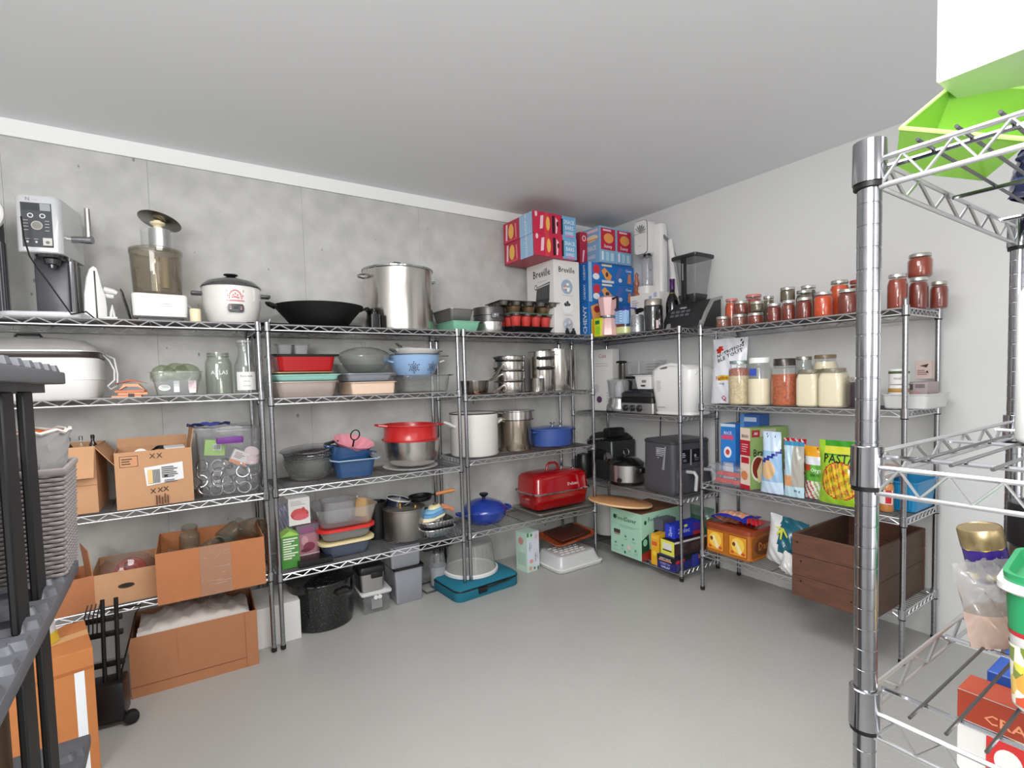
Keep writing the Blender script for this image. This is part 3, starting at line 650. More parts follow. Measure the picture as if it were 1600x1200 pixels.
# ---------------------------------------------------------------- unit one lower shelves
z = Z1[1]
t = thing('electric_roaster', 'large white electric roaster with a silver lid and brown band', 'roaster', (-0.528-.02, 3.37, z))
cs = .27
MB().rr([(cs*.93, .175, .07, .0), (cs*.95, .185, .075, .01), (cs*.99, .2, .08, .09), (cs*.99, .2, .08, .092), (cs, .202, .08, .093), (cs, .202, .08, .195), (cs*.98, .198, .08, .2)], 6).obj('body', WHITE, t)
MB().rr([(cs*1.012, .208, .084, .2), (cs*1.015, .21, .085, .203), (cs*1.015, .21, .085, .222), (cs*1.0, .205, .08, .226)], 6).obj('band', mat('dark_brown_band', (52, 44, 42), .3), t)
MB().rr([(cs*1.02, .212, .085, .226), (cs*1.02, .212, .085, .232), (cs*.97, .195, .08, .25), (cs*.8, .15, .07, .283), (cs*.5, .09, .06, .298), (.02, .02, .02, .302)], 6).obj('lid', mat('satin_lid', (208, 206, 203), .3, .6), t)
MB().tube([(-.05, -.02, .298), (-.04, -.02, .315), (.04, -.02, .315), (.05, -.02, .298)], .007, 8).obj('lid_handle', BLACK, t)
MB().tube([(cs*.95, .0, .24), (cs+.03, -.03, .19), (cs+.05, -.05, .14), (cs+.048, -.06, .09), (cs+.02, -.07, .06), (cs+.035, -.09, .045), (cs+.06, -.08, .06), (cs+.062, -.05, .12), (cs+.05, -.02, .2), (cs+.015, .02, .22)], .0042, 6).obj('cord', WHITE, t)
t = thing('wooden_kit', 'small orange wooden pieces tied in a bundle beside the white roaster', 'wooden kit', (-0.157, 3.25, z), -.05)
OW = mat('orange_wood', (206, 122, 80), .6, 0, .2, 12, stretch=(8, 1, 1)); PW = mat('peach_card', (226, 156, 118), .6)
for i, (x, zz, a) in enumerate(((-.02, .0, 0), (.005, .013, .05), (-.004, .026, -.06))): MB().box(-.06, -.045, 0, .06, .045, .011, .001, 1).obj('board', PW if i < 2 else OW, t, (x, 0, zz), (0, 0, a))
MB().prism([(-.05, .0), (-.02, .018), (.03, .016), (.055, 0), (.03, .03), (-.03, .03)], -.04, .03).obj('bow', PW, t, (0, 0, .038))
MB().prism([(-.07, 0), (0, .022), (.065, 0), (0, .012)], -.05, .045).obj('roof', mat('red_brown_wood', (176, 88, 56), .6, 0, .2, 30), t, (0, 0, .07))
MB().box(-.012, -.052, .004, .012, -.046, .02, .001, 1).obj('label', mat('dark_label', (60, 40, 34)), t)
# tub of glass bowls
t = thing('plastic_tub', 'clear plastic tub holding greenish glass lids, with an oval white mark', 'tub', (0.035, 3.32, z))
MB().rr(dish_secs(.112, .12, .128, .8, .03, .002, .006)).obj('tub', MILKY if False else PLAST, t)
face(t, 'printed_mark', 'f', .2, .205, .12, [('e', .045, .045, .026, .016, (235, 236, 236)), ('e', .045, .045, .021, .012, (196, 200, 198)), ('r', .15, .03, .035, .05, (214, 190, 192)), ('r', .153, .015, .03, .02, (226, 224, 224)), ('r', .085, .02, .025, .06, (214, 216, 214))])
for i, (dx, dy, a, b, r) in enumerate(((-.055, -.01, .35, -.2, .062), (.05, .01, -.3, .35, .07), (0, .05, .5, .1, .066))):
    q = MB().lathe([(r, 0), (r*.98, .006), (r*.9, .03), (r*.6, .055), (r*.2, .066), (0, .068)], 28, cap0=False).obj('glass_cover', clear('green_glass', (228, 234, 218), .12, (180, 188, 160)), None, (0.035+dx, 3.32+dy, z+.1+.006*i), (a, b, 0))
    tag(q, ['dome glass lid at the left in the clear plastic tub', 'dome glass lid at the right in the clear plastic tub', 'dome glass lid behind the other two in the clear tub'][i], 'lid', 'glass lids in the clear tub')
cx, cy, r = (0.235, 3.32, 0.067)
t = jar('open glass preserving jar with a threaded neck beside a labelled bottle', (cx, cy, z), r, .232, None, lid=None, lr=.8, glass=GLASSG, neck=.78, threads=True, sq=False)
cyl_text(t, 'moulded_mark', 'ATLAS', .03, r, .12, (214, 218, 212))
cx, cy, r = (0.363, 3.28, 0.055)
t = thing('glass_bottle', 'clear glass milk bottle with a white printed label', 'bottle', (cx, cy, z))
MB().lathe([(r*.9, 0), (r, .006), (r, .14), (r*.95, .165), (r*.62, .215), (r*.58, .262), (r*.72, .268), (r*.72, .285), (r*.6, .286), (r*.52, .262), (r*.55, .215), (r*.88, .165), (r*.94, .14), (r*.94, .01), (0, .008)], 28, cap0=True, cap1=False).obj('glass', GLASS, t)
k = MB().m(PAPER)
k.rings([[((r+.001)*math.cos(-PI/2+a*.09), (r+.001)*math.sin(-PI/2+a*.09), zz) for a in range(-11, 12)] for zz in (.02, .122)], False, False, False); k.obj('label', None, t)
cyl_text(t, 'label_print', 'Farm milk', .016, r+.001, .098, (120, 122, 118)); cyl_text(t, 'label_print', 'whole', .012, r+.001, .07, (140, 142, 138)); cyl_text(t, 'label_print', 'fresh daily', .01, r+.001, .045, (140, 142, 138))
MB().lathe([(r*.75, .286), (r*.78, .288), (r*.76, .3), (r*.3, .303), (0, .3)], 20).obj('film_cover', clear('cling_film', (235, 235, 236), .3, (220, 220, 220)), t)

z = Z1[2]
# open carton with bottles
t = carton('open brown box holding small bottles, behind the grey wicker basket', (-.52, 3.40, z), .42, .34, .325, -.04, CARD, flaps=(('f', .16, 2.72), ('r', .17, 2.5)))
face(t, 'tape_strip', 'f', .42, .34, .3, [('r', .27, 0, .06, .14, (190, 110, 66)), ('r', .14, .135, .28, .003, (150, 98, 66))])
rnd = random.Random(3)
for i in range(9):
    x = -.68+.042*i; y = 3.33+.05*(i % 3); tall = i in (3,)
    q = thing('vial', 'tallest thin glass vial sticking up from the brown box behind the basket' if tall else '%s glass vial, %s from the left in the brown box behind the basket' % (('brown', 'clear')[i % 2], ('first', 'second', 'third', 'fourth', 'fifth', 'sixth', 'seventh', 'eighth', 'ninth')[i]), 'bottle', (x, y, z+.22), 0, 'vials in the brown box')
    MB().lathe([(.016, 0), (.017, .004), (.017, .1), (.008, .115), (.008, .135+(.04 if tall else 0)), (0, .135+(.04 if tall else 0))], 10).obj('glass', GLASSG if i % 2 else clear('brown_glass', (120, 100, 80), .3, (70, 54, 40)), q)
    MB().lathe([(.009, .13), (.009, .148), (0, .15)], 10).obj('stopper', CHROME if i % 2 else BLACK, q, (0, 0, .03 if tall else 0))
# labelled carton
xa, xb = -0.244, 0.072
W_, D_, H_ = xb-xa+.01, .30, .285
t = carton('brown box with a white shipping label and black crossed marks', ((xa+xb)/2, 3.20+D_/2, z), W_, D_, H_, .03, CARD, flaps=(('r', .1, .15), ('b', .05, .35)))
BK = (58, 40, 28)
it = [('r', .02, H_-.075, .075, .055, BK), ('r', .0225, H_-.0725, .07, .05, (196, 140, 98)), ('l', .028, H_-.065, .05, .036, 3, BK)]
for cx0, cy0 in ((.155, H_-.03), (.185, H_-.03), (.15, .075), (.18, .078), (.205, .08)): it += [('t', cx0, cy0, .034, 'X', 1, 0, BK)]
it += [('p', [(.125, .105), (.285, .125), (.283, .215), (.118, .2)], (226, 226, 226))]
for i in range(14): it.append(('r', .135+.0035*i, .115+.0002*i, .0018, .07, (90, 86, 84)))
it += [('r', .132, .118, .02, .07, (226, 190, 130)), ('l', .19, .14, .085, .06, 6, (70, 72, 78)), ('l', .2, .115, .07, .016, 2, (50, 60, 90)), ('r', .2, .142, .015, .013, (20, 20, 24))]
for i in range(5): it.append(('r', .16+.012*i, .005+.004*(i % 2), .006, .05-.006*(i % 3), (96, 62, 44)))
face(t, 'box_print', 'f', W_, D_, H_, it)
for nm, lb, px, ct in (('roll_of_labels', 'white roll of labels at the left in the shipping label box', .1, 0), ('roll_of_labels', 'small roll of white tape in the middle of the shipping label box', .15, 1), ('card_pack', 'flat white pack printed with a grey logo in the shipping label box', .25, 2)):
    if ct < 2:
        q = thing(nm, lb, 'roll', (xa+px, 3.3, z+.235), 0); MB().lathe([(.03-.008*ct, 0), (.032-.008*ct, .002), (.032-.008*ct, .05), (.012, .052), (.011, .03)], 20).obj('roll', PAPER, q, (0, 0, .01), (1.2, .3+ct, 0))
    else:
        q = solid_box(nm, lb, 'pack', (xa+px, 3.31, z+.262), .09, .07, .026, PAPER, .1, rot=(.1, 0, .1)); face(q, 'print', 'f', .09, .07, .026, [('t', .045, .013, .014, 'LABELS', 1, 0, (60, 110, 130))])
k = MB()
for i in range(5): k.tube(ring_pts(.045-.004*i, .04, .004*i, 20), .003, 6, True)
q = k.obj('cable_coil', RUBBER, None, (xa+.19, 3.33, z+.262), (.35, .1, 0)); tag(q, 'coil of black cable on top of the shipping label box', 'cable')

# clear bin full of jar rings
xa, xb = 0.109, 0.407
W_ = xb-xa; H_ = .365; cx = (xa+xb)/2+.002
t = thing('storage_bin', 'clear plastic bin with a purple handle, full of metal jar rings', 'bin', (cx, 3.19+.17, z))
MB().rr([(W_*.46, .155, .02, 0), (W_*.47, .16, .02, .006), (W_*.52, .178, .025, H_-.01), (W_*.56, .186, .025, H_-.008), (W_*.56, .186, .025, H_), (W_*.51, .174, .02, H_), (W_*.455, .155, .02, .01)], 4).obj('bin', clear('bin_plastic', (249, 249, 250), .05, (226, 226, 228)), t)
MB().rr([(.062, .012, .006, H_-.085), (.066, .014, .006, H_-.07), (.062, .012, .006, H_-.05)]).obj('handle', mat('purple_plastic', (104, 44, 128), .3), t, (0, -.182, .012))
rings_m = mat('zinc_band', (196, 196, 200), .25, 1.)
rg = None; rnd = random.Random(11); cnt = 0; RP = []
for j in range(4):
    for i in range(5):
        RP.append((cx-.13+.062*i+rnd.uniform(-.012, .012), 3.235+rnd.uniform(-.01, .03), z+.035+.046*j+rnd.uniform(-.008, .008)))
for (x, y, zz) in RP:
    ax = (rnd.uniform(.9, 1.5), rnd.uniform(-.5, .5), rnd.uniform(-.9, .9))
    if rg is None:
        rg = MB().lathe([(.034, -.008), (.036, -.006), (.036, .006), (.034, .008), (.030, .008), (.033, .005), (.0335, -.006)], 24, cap0=False, cap1=False).obj('jar_ring', rings_m, None, (x, y, zz), ax)
        tag(rg, 'bare metal screw ring for a jar, in the clear bin with the purple handle', 'jar ring', 'jar rings in the clear bin')
    else:
        q = rg.copy(); COL.objects.link(q); q.location = (x, y, zz); q.rotation_euler = ax
q = solid_box('card_pack', 'bright green pack of jar lids in the clear bin', 'box', (cx-.075, 3.25, z+.225), .1, .03, .085, mat('lime_card', (158, 204, 96)), rot=(0, .12, .1))
face(q, 'print', 'f', .1, .03, .085, [('r', .04, .03, .04, .035, (236, 240, 230))]+[('r', .042+.005*i, .034, .0025, .026, (40, 60, 30)) for i in range(7)])
q = solid_box('card_pack', 'white and orange pack of jar lids lying tilted in the clear bin', 'box', (cx+.03, 3.225, z+.17), .085, .025, .075, mat('white_card', (220, 218, 215)), rot=(0, .45, 0))
face(q, 'print', 'f', .085, .025, .075, [('r', 0, 0, .085, .018, (220, 140, 90)), ('l', .012, .03, .055, .035, 4, (150, 110, 100))])
for i in range(4):
    q = MB().lathe([(.037, 0), (.038, .001), (.038, .013), (.036, .015), (0, .015)], 26).obj('plastic_cap', mat('pale_pink_lid', (226, 206, 206), .4), None, (cx+.105+.004*(i % 2), 3.235+.004*i, z+.17+.0165*i), (.25 if i < 3 else .9, 0, .1))
    tag(q, 'pale pink plastic jar lid, %s of the stack at the right in the clear bin' % ('lowest', 'second', 'third', '')[i] if i < 3 else 'pale pink plastic jar lid facing outward atop the lid stack', 'jar lid', 'pink lids in the clear bin')
t = thing('zip_bag', 'blue edged clear zip bag lying across the clear bin', 'bag', (cx-.03, 3.34, z+H_+.004), .1)
k = MB().m(clear('film_clear', (232, 234, 240), .35, (205, 210, 225))); k.rings([[(-.15+.3*i/8, -.1+.2*j/4, .012+.014*math.sin(i*1.3+j)*(1 if 0 < j < 4 else .3)) for i in range(9)] for j in range(5)], False, False, False); k.obj('film', None, t)
k = MB().m(mat('blue_film', (52, 64, 150), .3)); k.rings([[(-.17+.2*i/8, -.12+.07*j/2, .03+.012*math.sin(i*1.1+j*2)) for i in range(9)] for j in range(3)], False, False, False); k.obj('blue_edge', None, t)

z = Z1[3]
# box left of the flat box, leaning flap
t = carton('small brown box with a curled flap at the shelf end, left of the flat box', (-.475, 3.26, z), .20, .22, .165, .25, CARDD, flaps=(('r', .12, -.1),))
face(t, 'side_print', 'r', .2, .22, .165, [('r', .05, .05, .09, .004, (110, 66, 40)), ('r', .06, .07, .08, .004, (110, 66, 40))])
q = thing('spray_bottle', 'green and black bottle top sticking up from the small curled flap box', 'bottle', (-.47, 3.3, z+.02)); MB().lathe([(.028, 0), (.03, .01), (.03, .13), (.012, .16)], 16).obj('body', mat('olive_green', (120, 150, 50), .3), q); MB().lathe([(.013, .155), (.015, .2), (0, .205)], 14).obj('cap', BLACK, q)
xa, xb = -.352, -.095
t = carton('low brown box with an oval hand hole holding a bag of red rings', ((xa+xb)/2, 3.18+.17, z+.0), xb-xa+.02, .34, .16, .0, CARD)
face(t, 'hand_hole', 'f', xb-xa+.02, .34, .16, [('e', .135, .085, .034, .013, (62, 50, 34)), ('e', .137, .086, .027, .008, (34, 32, 26))])
RBR = mat('brick_red_plastic', (160, 58, 40), .35, coat=.3)
k = thing('bag_of_rings', 'clear bag of brick red sealing rings in the low brown box', 'bag', (-.225, 3.30, z+.03), .1)
for i in range(7): MB().tube(ring_pts(.05+.002*(i % 3), .048, 0, 26), .011, 8, True).obj('sealing_ring', RBR, k, (-.05+.012*i, .01*(i % 2), .045+.011*i), (.55, .1*i-.3, 0))
mb = MB().m(clear('bag_film', (244, 242, 243), .05, (225, 220, 222), .05)); rs = []
for j in range(7):
    a = j/6; rr0 = .115*math.sin(PI*(.18+.62*a))**.7
    rs.append([((rr0+.008*math.sin(5*b+j*2))*math.cos(2*PI*b/24)*1.05, (rr0+.006*math.sin(3*b+j))*math.sin(2*PI*b/24)*.85, .01+.16*a) for b in range(24)])
mb.rings(rs); mb.obj('bag_film', None, k)
q = MB().lathe([(.04, 0), (.042, .01), (.042, .07), (.03, .09), (.03, .11), (.028, .11), (.028, .09), (.038, .07)], 20).obj('glass_jar', GLASSG, None, (-.125, 3.30, z+.02), (.2, .4, 0)); tag(q, 'small greenish glass jar beside the bag of red rings', 'jar')
# big box of jars
xa, xb = -.093, .388
W_, D_, H_ = xb-xa, .42, .255
t = carton('brown box with clear tape on its front, full of glass jars', ((xa+xb)/2, 3.02+D_/2, z), W_, D_, H_, -.03, mat('cardboard_warm', (178, 114, 72), .8, 0, .06, 30, .1, 200), flaps=())
tape = clear('packing_tape', (236, 214, 196), .35, (222, 178, 146), .1, 1.5)
MB().box(W_*.38, -D_/2-.0015, .0, W_*.67, -D_/2-.0008, H_*.99).obj('tape', tape, t, (-W_/2, 0, 0))
k = MB().m(clear('tape_crease', (240, 226, 214), .6, (232, 208, 190)))
rnd = random.Random(5)
for i in range(13):
    x = -W_/2+W_*rnd.uniform(.39, .6); zz = H_*rnd.uniform(.1, .95); l = rnd.uniform(.015, .07); a = rnd.choice((0, 0, .1, 1.4, -1.2, 1.0))
    k.tube([(x, -D_/2-.002, zz), (x+l*math.cos(a), -D_/2-.002, zz+l*math.sin(a)*.6)], .0011, 4)
k.obj('tape_crease', None, t)
JR = [(.0, 3.14, .13, -1.35, .3), (.09, 3.12, .15, -1.25, -.5), (.18, 3.14, .15, -1.4, .9), (.25, 3.34, .16, 1.3, -.5), (.335, 3.33, .235, 1.35, .35), (.05, 3.34, .15, .25, .1), (.13, 3.34, .12, 1.5, 1.2), (.2, 3.3, .2, -1.2, -.9)]
for i, (x, y, dz, a, b) in enumerate(JR):
    rr0 = .05 if i not in (3, 4) else .056
    q = MB().lathe([(rr0*.85, 0), (rr0, .008), (rr0, .1), (rr0*.94, .115), (rr0*.75, .128), (rr0*.75, .15), (rr0*.8, .151), (rr0*.8, .157), (rr0*.7, .157), (rr0*.7, .128), (rr0*.9, .113), (rr0*.94, .1), (rr0*.94, .012)], 22).obj('glass_jar', clear('jar_glass_dull', (240, 240, 234), .09, (190, 188, 174)), None, (x, y, z+dz), (a, 0, b))
    tag(q, ('empty jar at the far left front of the taped brown box', 'empty jar second from the left at the front of the taped brown box', 'empty jar lying behind the tape in the taped brown box', 'empty jar with its mouth facing out, right half of the taped brown box', 'wide empty jar heaped highest at the right in the taped brown box', 'empty jar standing upright at the back left of the taped brown box', 'empty jar lying deepest in the taped brown box', 'empty jar lying crosswise on top, middle of the taped brown box')[i], 'jar', 'empty jars in the taped box')

# ---------------------------------------------------------------- floor below unit one
xa, xb = -.222, .338
W_, D_, H_ = xb-xa, .36, .30
t = carton('large low brown box on the floor with white cloth on top', ((xa+xb)/2, 3.07+D_/2, 0), W_, D_, H_, -.03, mat('cardboard_tan', (170, 114, 78), .8, 0, .06, 30, .1, 200))
face(t, 'fold_lines', 'f', W_, D_, H_, [('r', .0, .052, W_-.055, .0035, (120, 66, 40)), ('r', W_-.06, .0, .003, H_, (150, 92, 60)), ('r', W_*.35, .12, .002, H_-.14, (168, 104, 68))])
mb = MB().m(mat('white_cloth', (205, 198, 192), .85, 0, .04, 20, .2, 60)); n = 18
mb.rings([[(-.25+.5*i/n, -.165+.33*j/10, H_-.012+(.05*math.sin(PI*i/n)*math.sin(PI*j/10)**.5 if 0 < j < 10 else -.02)+.01*math.sin(i*1.9+j*.8)+.006*math.sin(j*2.3-i)) for i in range(n+1)] for j in range(11)], False, False, False)
q = mb.obj('cloth', None, None, ((xa+xb)/2, 3.07+D_/2, 0), (0, 0, -.03), smooth=80); tag(q, 'off white cloth bunched over the large floor box', 'cloth')
q = MB().tube(ring_pts(.05, .05, 0, 24), .003, 6, True).tube(ring_pts(.045, .045, .02, 24), .002, 6, True).obj('glass_lid_ring', GLASSG, None, (.16, 3.17, .352), (.5, 0, 0)); tag(q, 'round clear lid lying on the white cloth in the floor box', 'lid')
t = solid_box('white_box', 'plain white box on the floor behind the twin posts', 'box', (.463, 3.225+.17, 0), .235, .34, .232, mat('white_card', (220, 218, 215)), .02)

# ---------------------------------------------------------------- hand truck, cartons, grey shelving at left edge
t = thing('hand_truck', 'folded black hand truck standing on the floor before the large box', 'hand truck', (-.285, 2.92, 0), -.12)
MB().box(-.10, -.06, .03, .055, .06, .2, .01).obj('toe_plate', BLACK, t)
for x in (-.1, -.02, .03): MB().tube([(x, -.02, .1), (x+.0, .0, .33), (x+.0, .03, .56 if x > -.05 else .42)], .009, 8).obj('rail', BLKM, t)
for zz in (.26, .4, .47): MB().box(-.13, .02, -.012, .05, .035, .012, .003).obj('cross_bar', BLKM, t, (0, 0, zz))
MB().tube([(.03, .03, .2), (.1, .04, .47), (.12, .045, .5), (.0, .05, .5)], .004, 6).obj('strap', BLKM, t)
for x in (-.09, -.075, -.06, -.045): MB().tube([(x, .02, .4), (x+.01, .0, .5), (x+.02, .02, .55)], .003, 5).obj('bungee', BLKM, t)
for y in (-.05,): MB().lathe([(.014, -.02), (.028, -.016), (.03, 0), (.028, .016), (.014, .02)], 20).obj('wheel', RUBBER, t, (.075, y, .03), (PI/2, 0, .3))
MB().tube([(-.1, -.05, .03), (.07, -.05, .03)], .008, 8).obj('axle', BLKM, t)
t = carton('taped orange brown box leaning beside the hand truck at lower left', (-.46, 2.72, 0), .26, .34, .50, .18, mat('cardboard_orange', (188, 118, 66), .8, 0, .1, 20, .1, 200), open_top=False)
face(t, 'tape_strip', 'r', .26, .34, .5, [('p', [(.1, 0), (.2, 0), (.34, .32), (.34, .5), (.3, .5)], (196, 146, 100)), ('l', .2, .08, .1, .12, 7, (150, 90, 50))])
face(t, 'tape_print', 'f', .26, .34, .5, [('r', .2, 0, .03, .42, (232, 234, 238)), ('r', .0, .42, .26, .012, (170, 100, 50))])
face(t, 'top_tape', 't', .26, .34, .5, [('p', [(.0, .1), (.26, .16), (.26, .22), (.0, .16)], (210, 160, 112)), ('p', [(.0, .2), (.16, .34), (.2, .34), (.03, .18)], (236, 236, 236))])
t = bag('paper_bag', 'white paper bag with yellow corner and red print on the orange brown box', 'bag', (-.485, 2.66, .502), .95, .2, .2, .05, lambda u, v, f: (214, 190, 60) if v < .25 and u > .1 else (216, 216, 218), [('Rx', -.3, .55, .05, PI/2, (170, 60, 60), 1)], seed=4, rot=(-.12, 0, .9))

# grey resin shelving seen along its front edge
GRP = mat('grey_resin', (84, 85, 90), .5, 0, .06, 40, .15, 200)
t = thing('plastic_shelving', 'dark grey plastic shelving at the left edge with ribbed decks and black posts', 'shelving', (-.215, 1.70, 0))
def deck(zt):
    mb = MB().m(GRP); Wd, Ln = .40, 1.15
    mb.box(-Wd, -Ln, zt-.03, 0, 0, zt, .004); mb.box(-Wd+.02, -Ln+.02, zt-.05, -.035, -.035, zt-.03)
    d = mb.obj('deck', None, t)
    r0 = None
    for i in range(12):
        y = -.075-.09*i
        if r0 is None: r0 = MB().rr([(.17, .03, .008, 0), (.165, .022, .008, .012)], 2).obj('rib', GRP, d, (-.19, y, zt))
        else: q = r0.copy(); COL.objects.link(q); q.parent = d; q.location = (-.19, y, zt)
    e0 = None
    for i in range(11):
        y = -.12-.09*i
        if e0 is None: e0 = MB().box(-.05, -.004, 0, -.02, .004, .0008).obj('slot', BLACK, d, (-.02, y, zt), (0, 0, .5))
        else: q = e0.copy(); COL.objects.link(q); q.parent = d; q.location = (-.02, y, zt)
    k0 = None
    for i in range(12):
        y = -.075-.09*i
        if k0 is None: k0 = MB().rr([(.016, .02, .004, 0), (.012, .014, .004, .014)], 2).obj('edge_bump', GRP, d, (-.018, y, zt))
        else: q = k0.copy(); COL.objects.link(q); q.parent = d; q.location = (-.018, y, zt)
for zt in (1.556, 1.08, .62, .15): deck(zt)
for z0, z1 in ((1.08, 1.51), (.62, 1.03), (.15, .57), (0, .1)):
    for y in (-.27, -.43, -.9, -1.06):
        MB().box(-.006, -.042, z0, .006, .042, z1, .003, 1).obj('post', mat('matte_black_resin', (9, 9, 10), .6), t, (-.032, y, 0))
    for y in (-.27, -.9): MB().box(-.02, -.03, z0, .02, .03, z1, .003, 1).obj('post', mat('matte_black_resin', (9, 9, 10), .6), t, (-.36, y, 0))
q = thing('storage_tote', 'translucent grey tote behind the black posts of the plastic shelving', 'tote', (-.40, 1.31, 1.095))
MB().rr(dish_secs(.085, .24, .30, .92, .03, .003, .01)).obj('tub', clear('grey_translucent', (190, 190, 188), .4, (110, 110, 108), .2), q)
q = solid_box('sponge_pack', 'lime yellow pack inside the translucent grey tote', 'pack', (-.38, 1.33, 1.27), .1, .26, .07, mat('lime_yellow', (206, 214, 40), .5))
q = carton('brown box on the lower deck of the plastic shelving', (-.42, 1.25, .63), .2, .5, .32, 0, mat('dark_cardboard', (120, 92, 66), .8), open_top=False)
# wicker basket
WK = mat('grey_wicker', (142, 134, 132), .8, 0, .15, 60)
t = thing('wicker_basket', 'tall grey woven basket standing on the plastic shelving deck', 'basket', (-.308, 1.61, 1.09))
mb = MB().m(mat('basket_core', (50, 46, 46), .9)).rr([(.086, .085, .012, 0), (.096, .086, .012, .235), (.09, .08, .012, .235), (.082, .08, .012, .006)], 3); mb.obj('core', None, t)
mb = MB().m(WK)
for k in range(24):
    zz = .006+.0098*k; q = zz/.235; hx = .089+.01*q; hy = .088+.001*q; pts = []
    per = [(-hx, -hy), (hx, -hy), (hx, hy), (-hx, hy)]
    for s in range(4):
        ax, ay = per[s]; bx, by = per[(s+1) % 4]
        for i in range(14):
            a = i/14; o_ = .0028*(1 if (i+k) % 2 else -1); nx, ny = ((0, -1), (1, 0), (0, 1), (-1, 0))[s]
            pts.append((ax+(bx-ax)*a+nx*o_, ay+(by-ay)*a+ny*o_, zz))
    mb.tube(pts, .0043, 5, True)
q = mb.obj('weave', None, t, smooth=70); q['kind'] = 'stuff'
MB().tube([(-.1, -.09, .238), (.1, -.09, .238), (.1, .09, .243), (-.1, .09, .243)], .009, 8, True).obj('rim', WK, t)
t = thing('cloth_bag', 'orange lined bag with a rolled white rim stuffed in the wicker basket', 'bag', (-.278, 1.615, 1.305))
mb = MB().m(mat('grey_cloth', (150, 146, 146), .8, 0, .1, 40, .3, 60)); rs = []
for j in range(8):
    a = j/7; R = .06+.015*a; rs.append([((R+.005*math.sin(4*b+3*j))*math.cos(2*PI*b/28), (R+.005*math.sin(3*b+j))*math.sin(2*PI*b/28), .11*a) for b in range(28)])
mb.rings(rs, True, False); mb.obj('body', None, t)
MB().lathe([(.069, .112), (.055, .06), (.03, .03), (0, .028)], 28, cap0=False).obj('lining', mat('orange_lining', (216, 116, 48), .7), t)
MB().tube([((.074+.003*math.sin(3*i))*math.cos(2*PI*i/28), (.074+.003*math.sin(2*i))*math.sin(2*PI*i/28), .112+.004*math.sin(2.1*i)) for i in range(28)], .0045, 6, True).obj('rim', mat('white_cloth', (205, 198, 192)), t)

# ---------------------------------------------------------------- unit two, second shelf
z = Z2[1]
TAU = mat('taupe_metal', (190, 176, 168), .35, .5, .05); 
dish('baking_pan', 'shallow dark rimmed taupe roasting pan at the bottom left of the pan stack', 'baking pan', (.675, 3.36, z), .17, .19, .095, TAU, 0, .9, .025, .003, .012)
dish('baking_sheet', 'pale mint baking sheet between the taupe pan and the red baking dish', 'baking pan', (.685, 3.36, z+.097), .178, .18, .038, mat('pale_mint', (158, 212, 200), .4), 0, .93, .02, .003, .012)
dish('baking_sheet', 'thin tan baking sheet just under the red baking dish', 'baking pan', (.67, 3.36, z+.137), .165, .16, .014, mat('tan_metal', (186, 156, 122), .4, .4), 0, .93, .02, .003, .006)
t = thing('baking_dish', 'red baking dish with black rim and interior on the pan stack', 'baking pan', (.685, 3.35, z+.152))
MB().rr([(.14, .12, .03, 0), (.15, .13, .03, .006), (.165, .15, .035, .09)], 5, True, False).obj('body', mat('red_enamel', (164, 8, 13), .25, 0, .04, coat=.5), t)
MB().rr([(.166, .151, .035, .088), (.19, .155, .03, .093), (.192, .157, .03, .103), (.162, .147, .03, .103), (.148, .13, .03, .01)], 5, False, True).obj('rim', mat('black_enamel', (22, 18, 20), .2, coat=.4), t)
t = thing('egg_tray', 'small clear plastic tray of two cups standing in the red dish', 'tray', (.645, 3.42, z+.245))
MB().rr([(.095, .05, .01, .075), (.098, .053, .01, .082), (.094, .049, .01, .083)]).obj('rim', MILKY, t)
for x in (-.047, .047): MB().rr([(.032, .035, .012, 0), (.042, .044, .012, .077)]).obj('cup', MILKY, t, (x, 0, 0))
dish('baking_pan', 'pale peach rectangular pan under the grey pan', 'baking pan', (1.085, 3.37, z), .145, .15, .083, mat('peach_enamel', (218, 190, 168), .4), 0, .95, .012, .003, .012)
dish('baking_pan', 'shallow grey enamel pan between the peach pan and the glass casserole', 'baking pan', (1.07, 3.37, z+.085), .15, .14, .052, mat('grey_blue_enamel', (152, 156, 166), .35, .2), 0, .9, .02, .003, .02)
t = thing('glass_casserole', 'clear glass casserole with a domed knobbed lid', 'casserole', (1.075, 3.37, z+.141))
GD = clear('dull_glass', (247, 248, 247), .08, (205, 208, 203), .04)
MB().lathe([(r, q) for r, q in bowl_prof(.165, .105, .004, .5, .006, .6)], 36).obj('bowl', GD, t)
MB().lathe([(.168, .108), (.15, .135), (.1, .158), (.05, .168), (.012, .171), (.012, .185), (.02, .195), (.014, .202), (0, .203)], 36, cap0=False).obj('lid', GD, t)
for s in (-1, 1): MB().rr([(.02, .035, .01, .1), (.022, .037, .01, .106), (.02, .035, .01, .111)]).obj('handle', GD, t, (s*.175, 0, 0))
dish('glass_dish', 'clear oblong glass dish half hidden behind the glass casserole', 'baking pan', (1.08, 3.47, z+.141), .18, .1, .06, GD, 0, .9)
t = thing('colander', 'pale blue enamel colander with flower shaped hole patterns', 'colander', (1.435, 3.39, z+.10))
R = .178; BE = mat('pale_blue_enamel', (142, 172, 208), .25, 0, .03, coat=.4)
MB().lathe([(.09, 0), (.095, .004), (.12, .012), (.15, .06), (.168, .11), (R, .155), (R+.006, .158), (R+.004, .163), (R-.004, .16), (.16, .1), (.11, .016), (0, .01)], 44).obj('bowl', BE, t)
MB().tube(ring_pts(R+.003, R+.003, .161, 44), .004, 6, True).obj('rim', CHROME, t)
k = MB().m(mat('hole_dark', (30, 36, 52), .8))
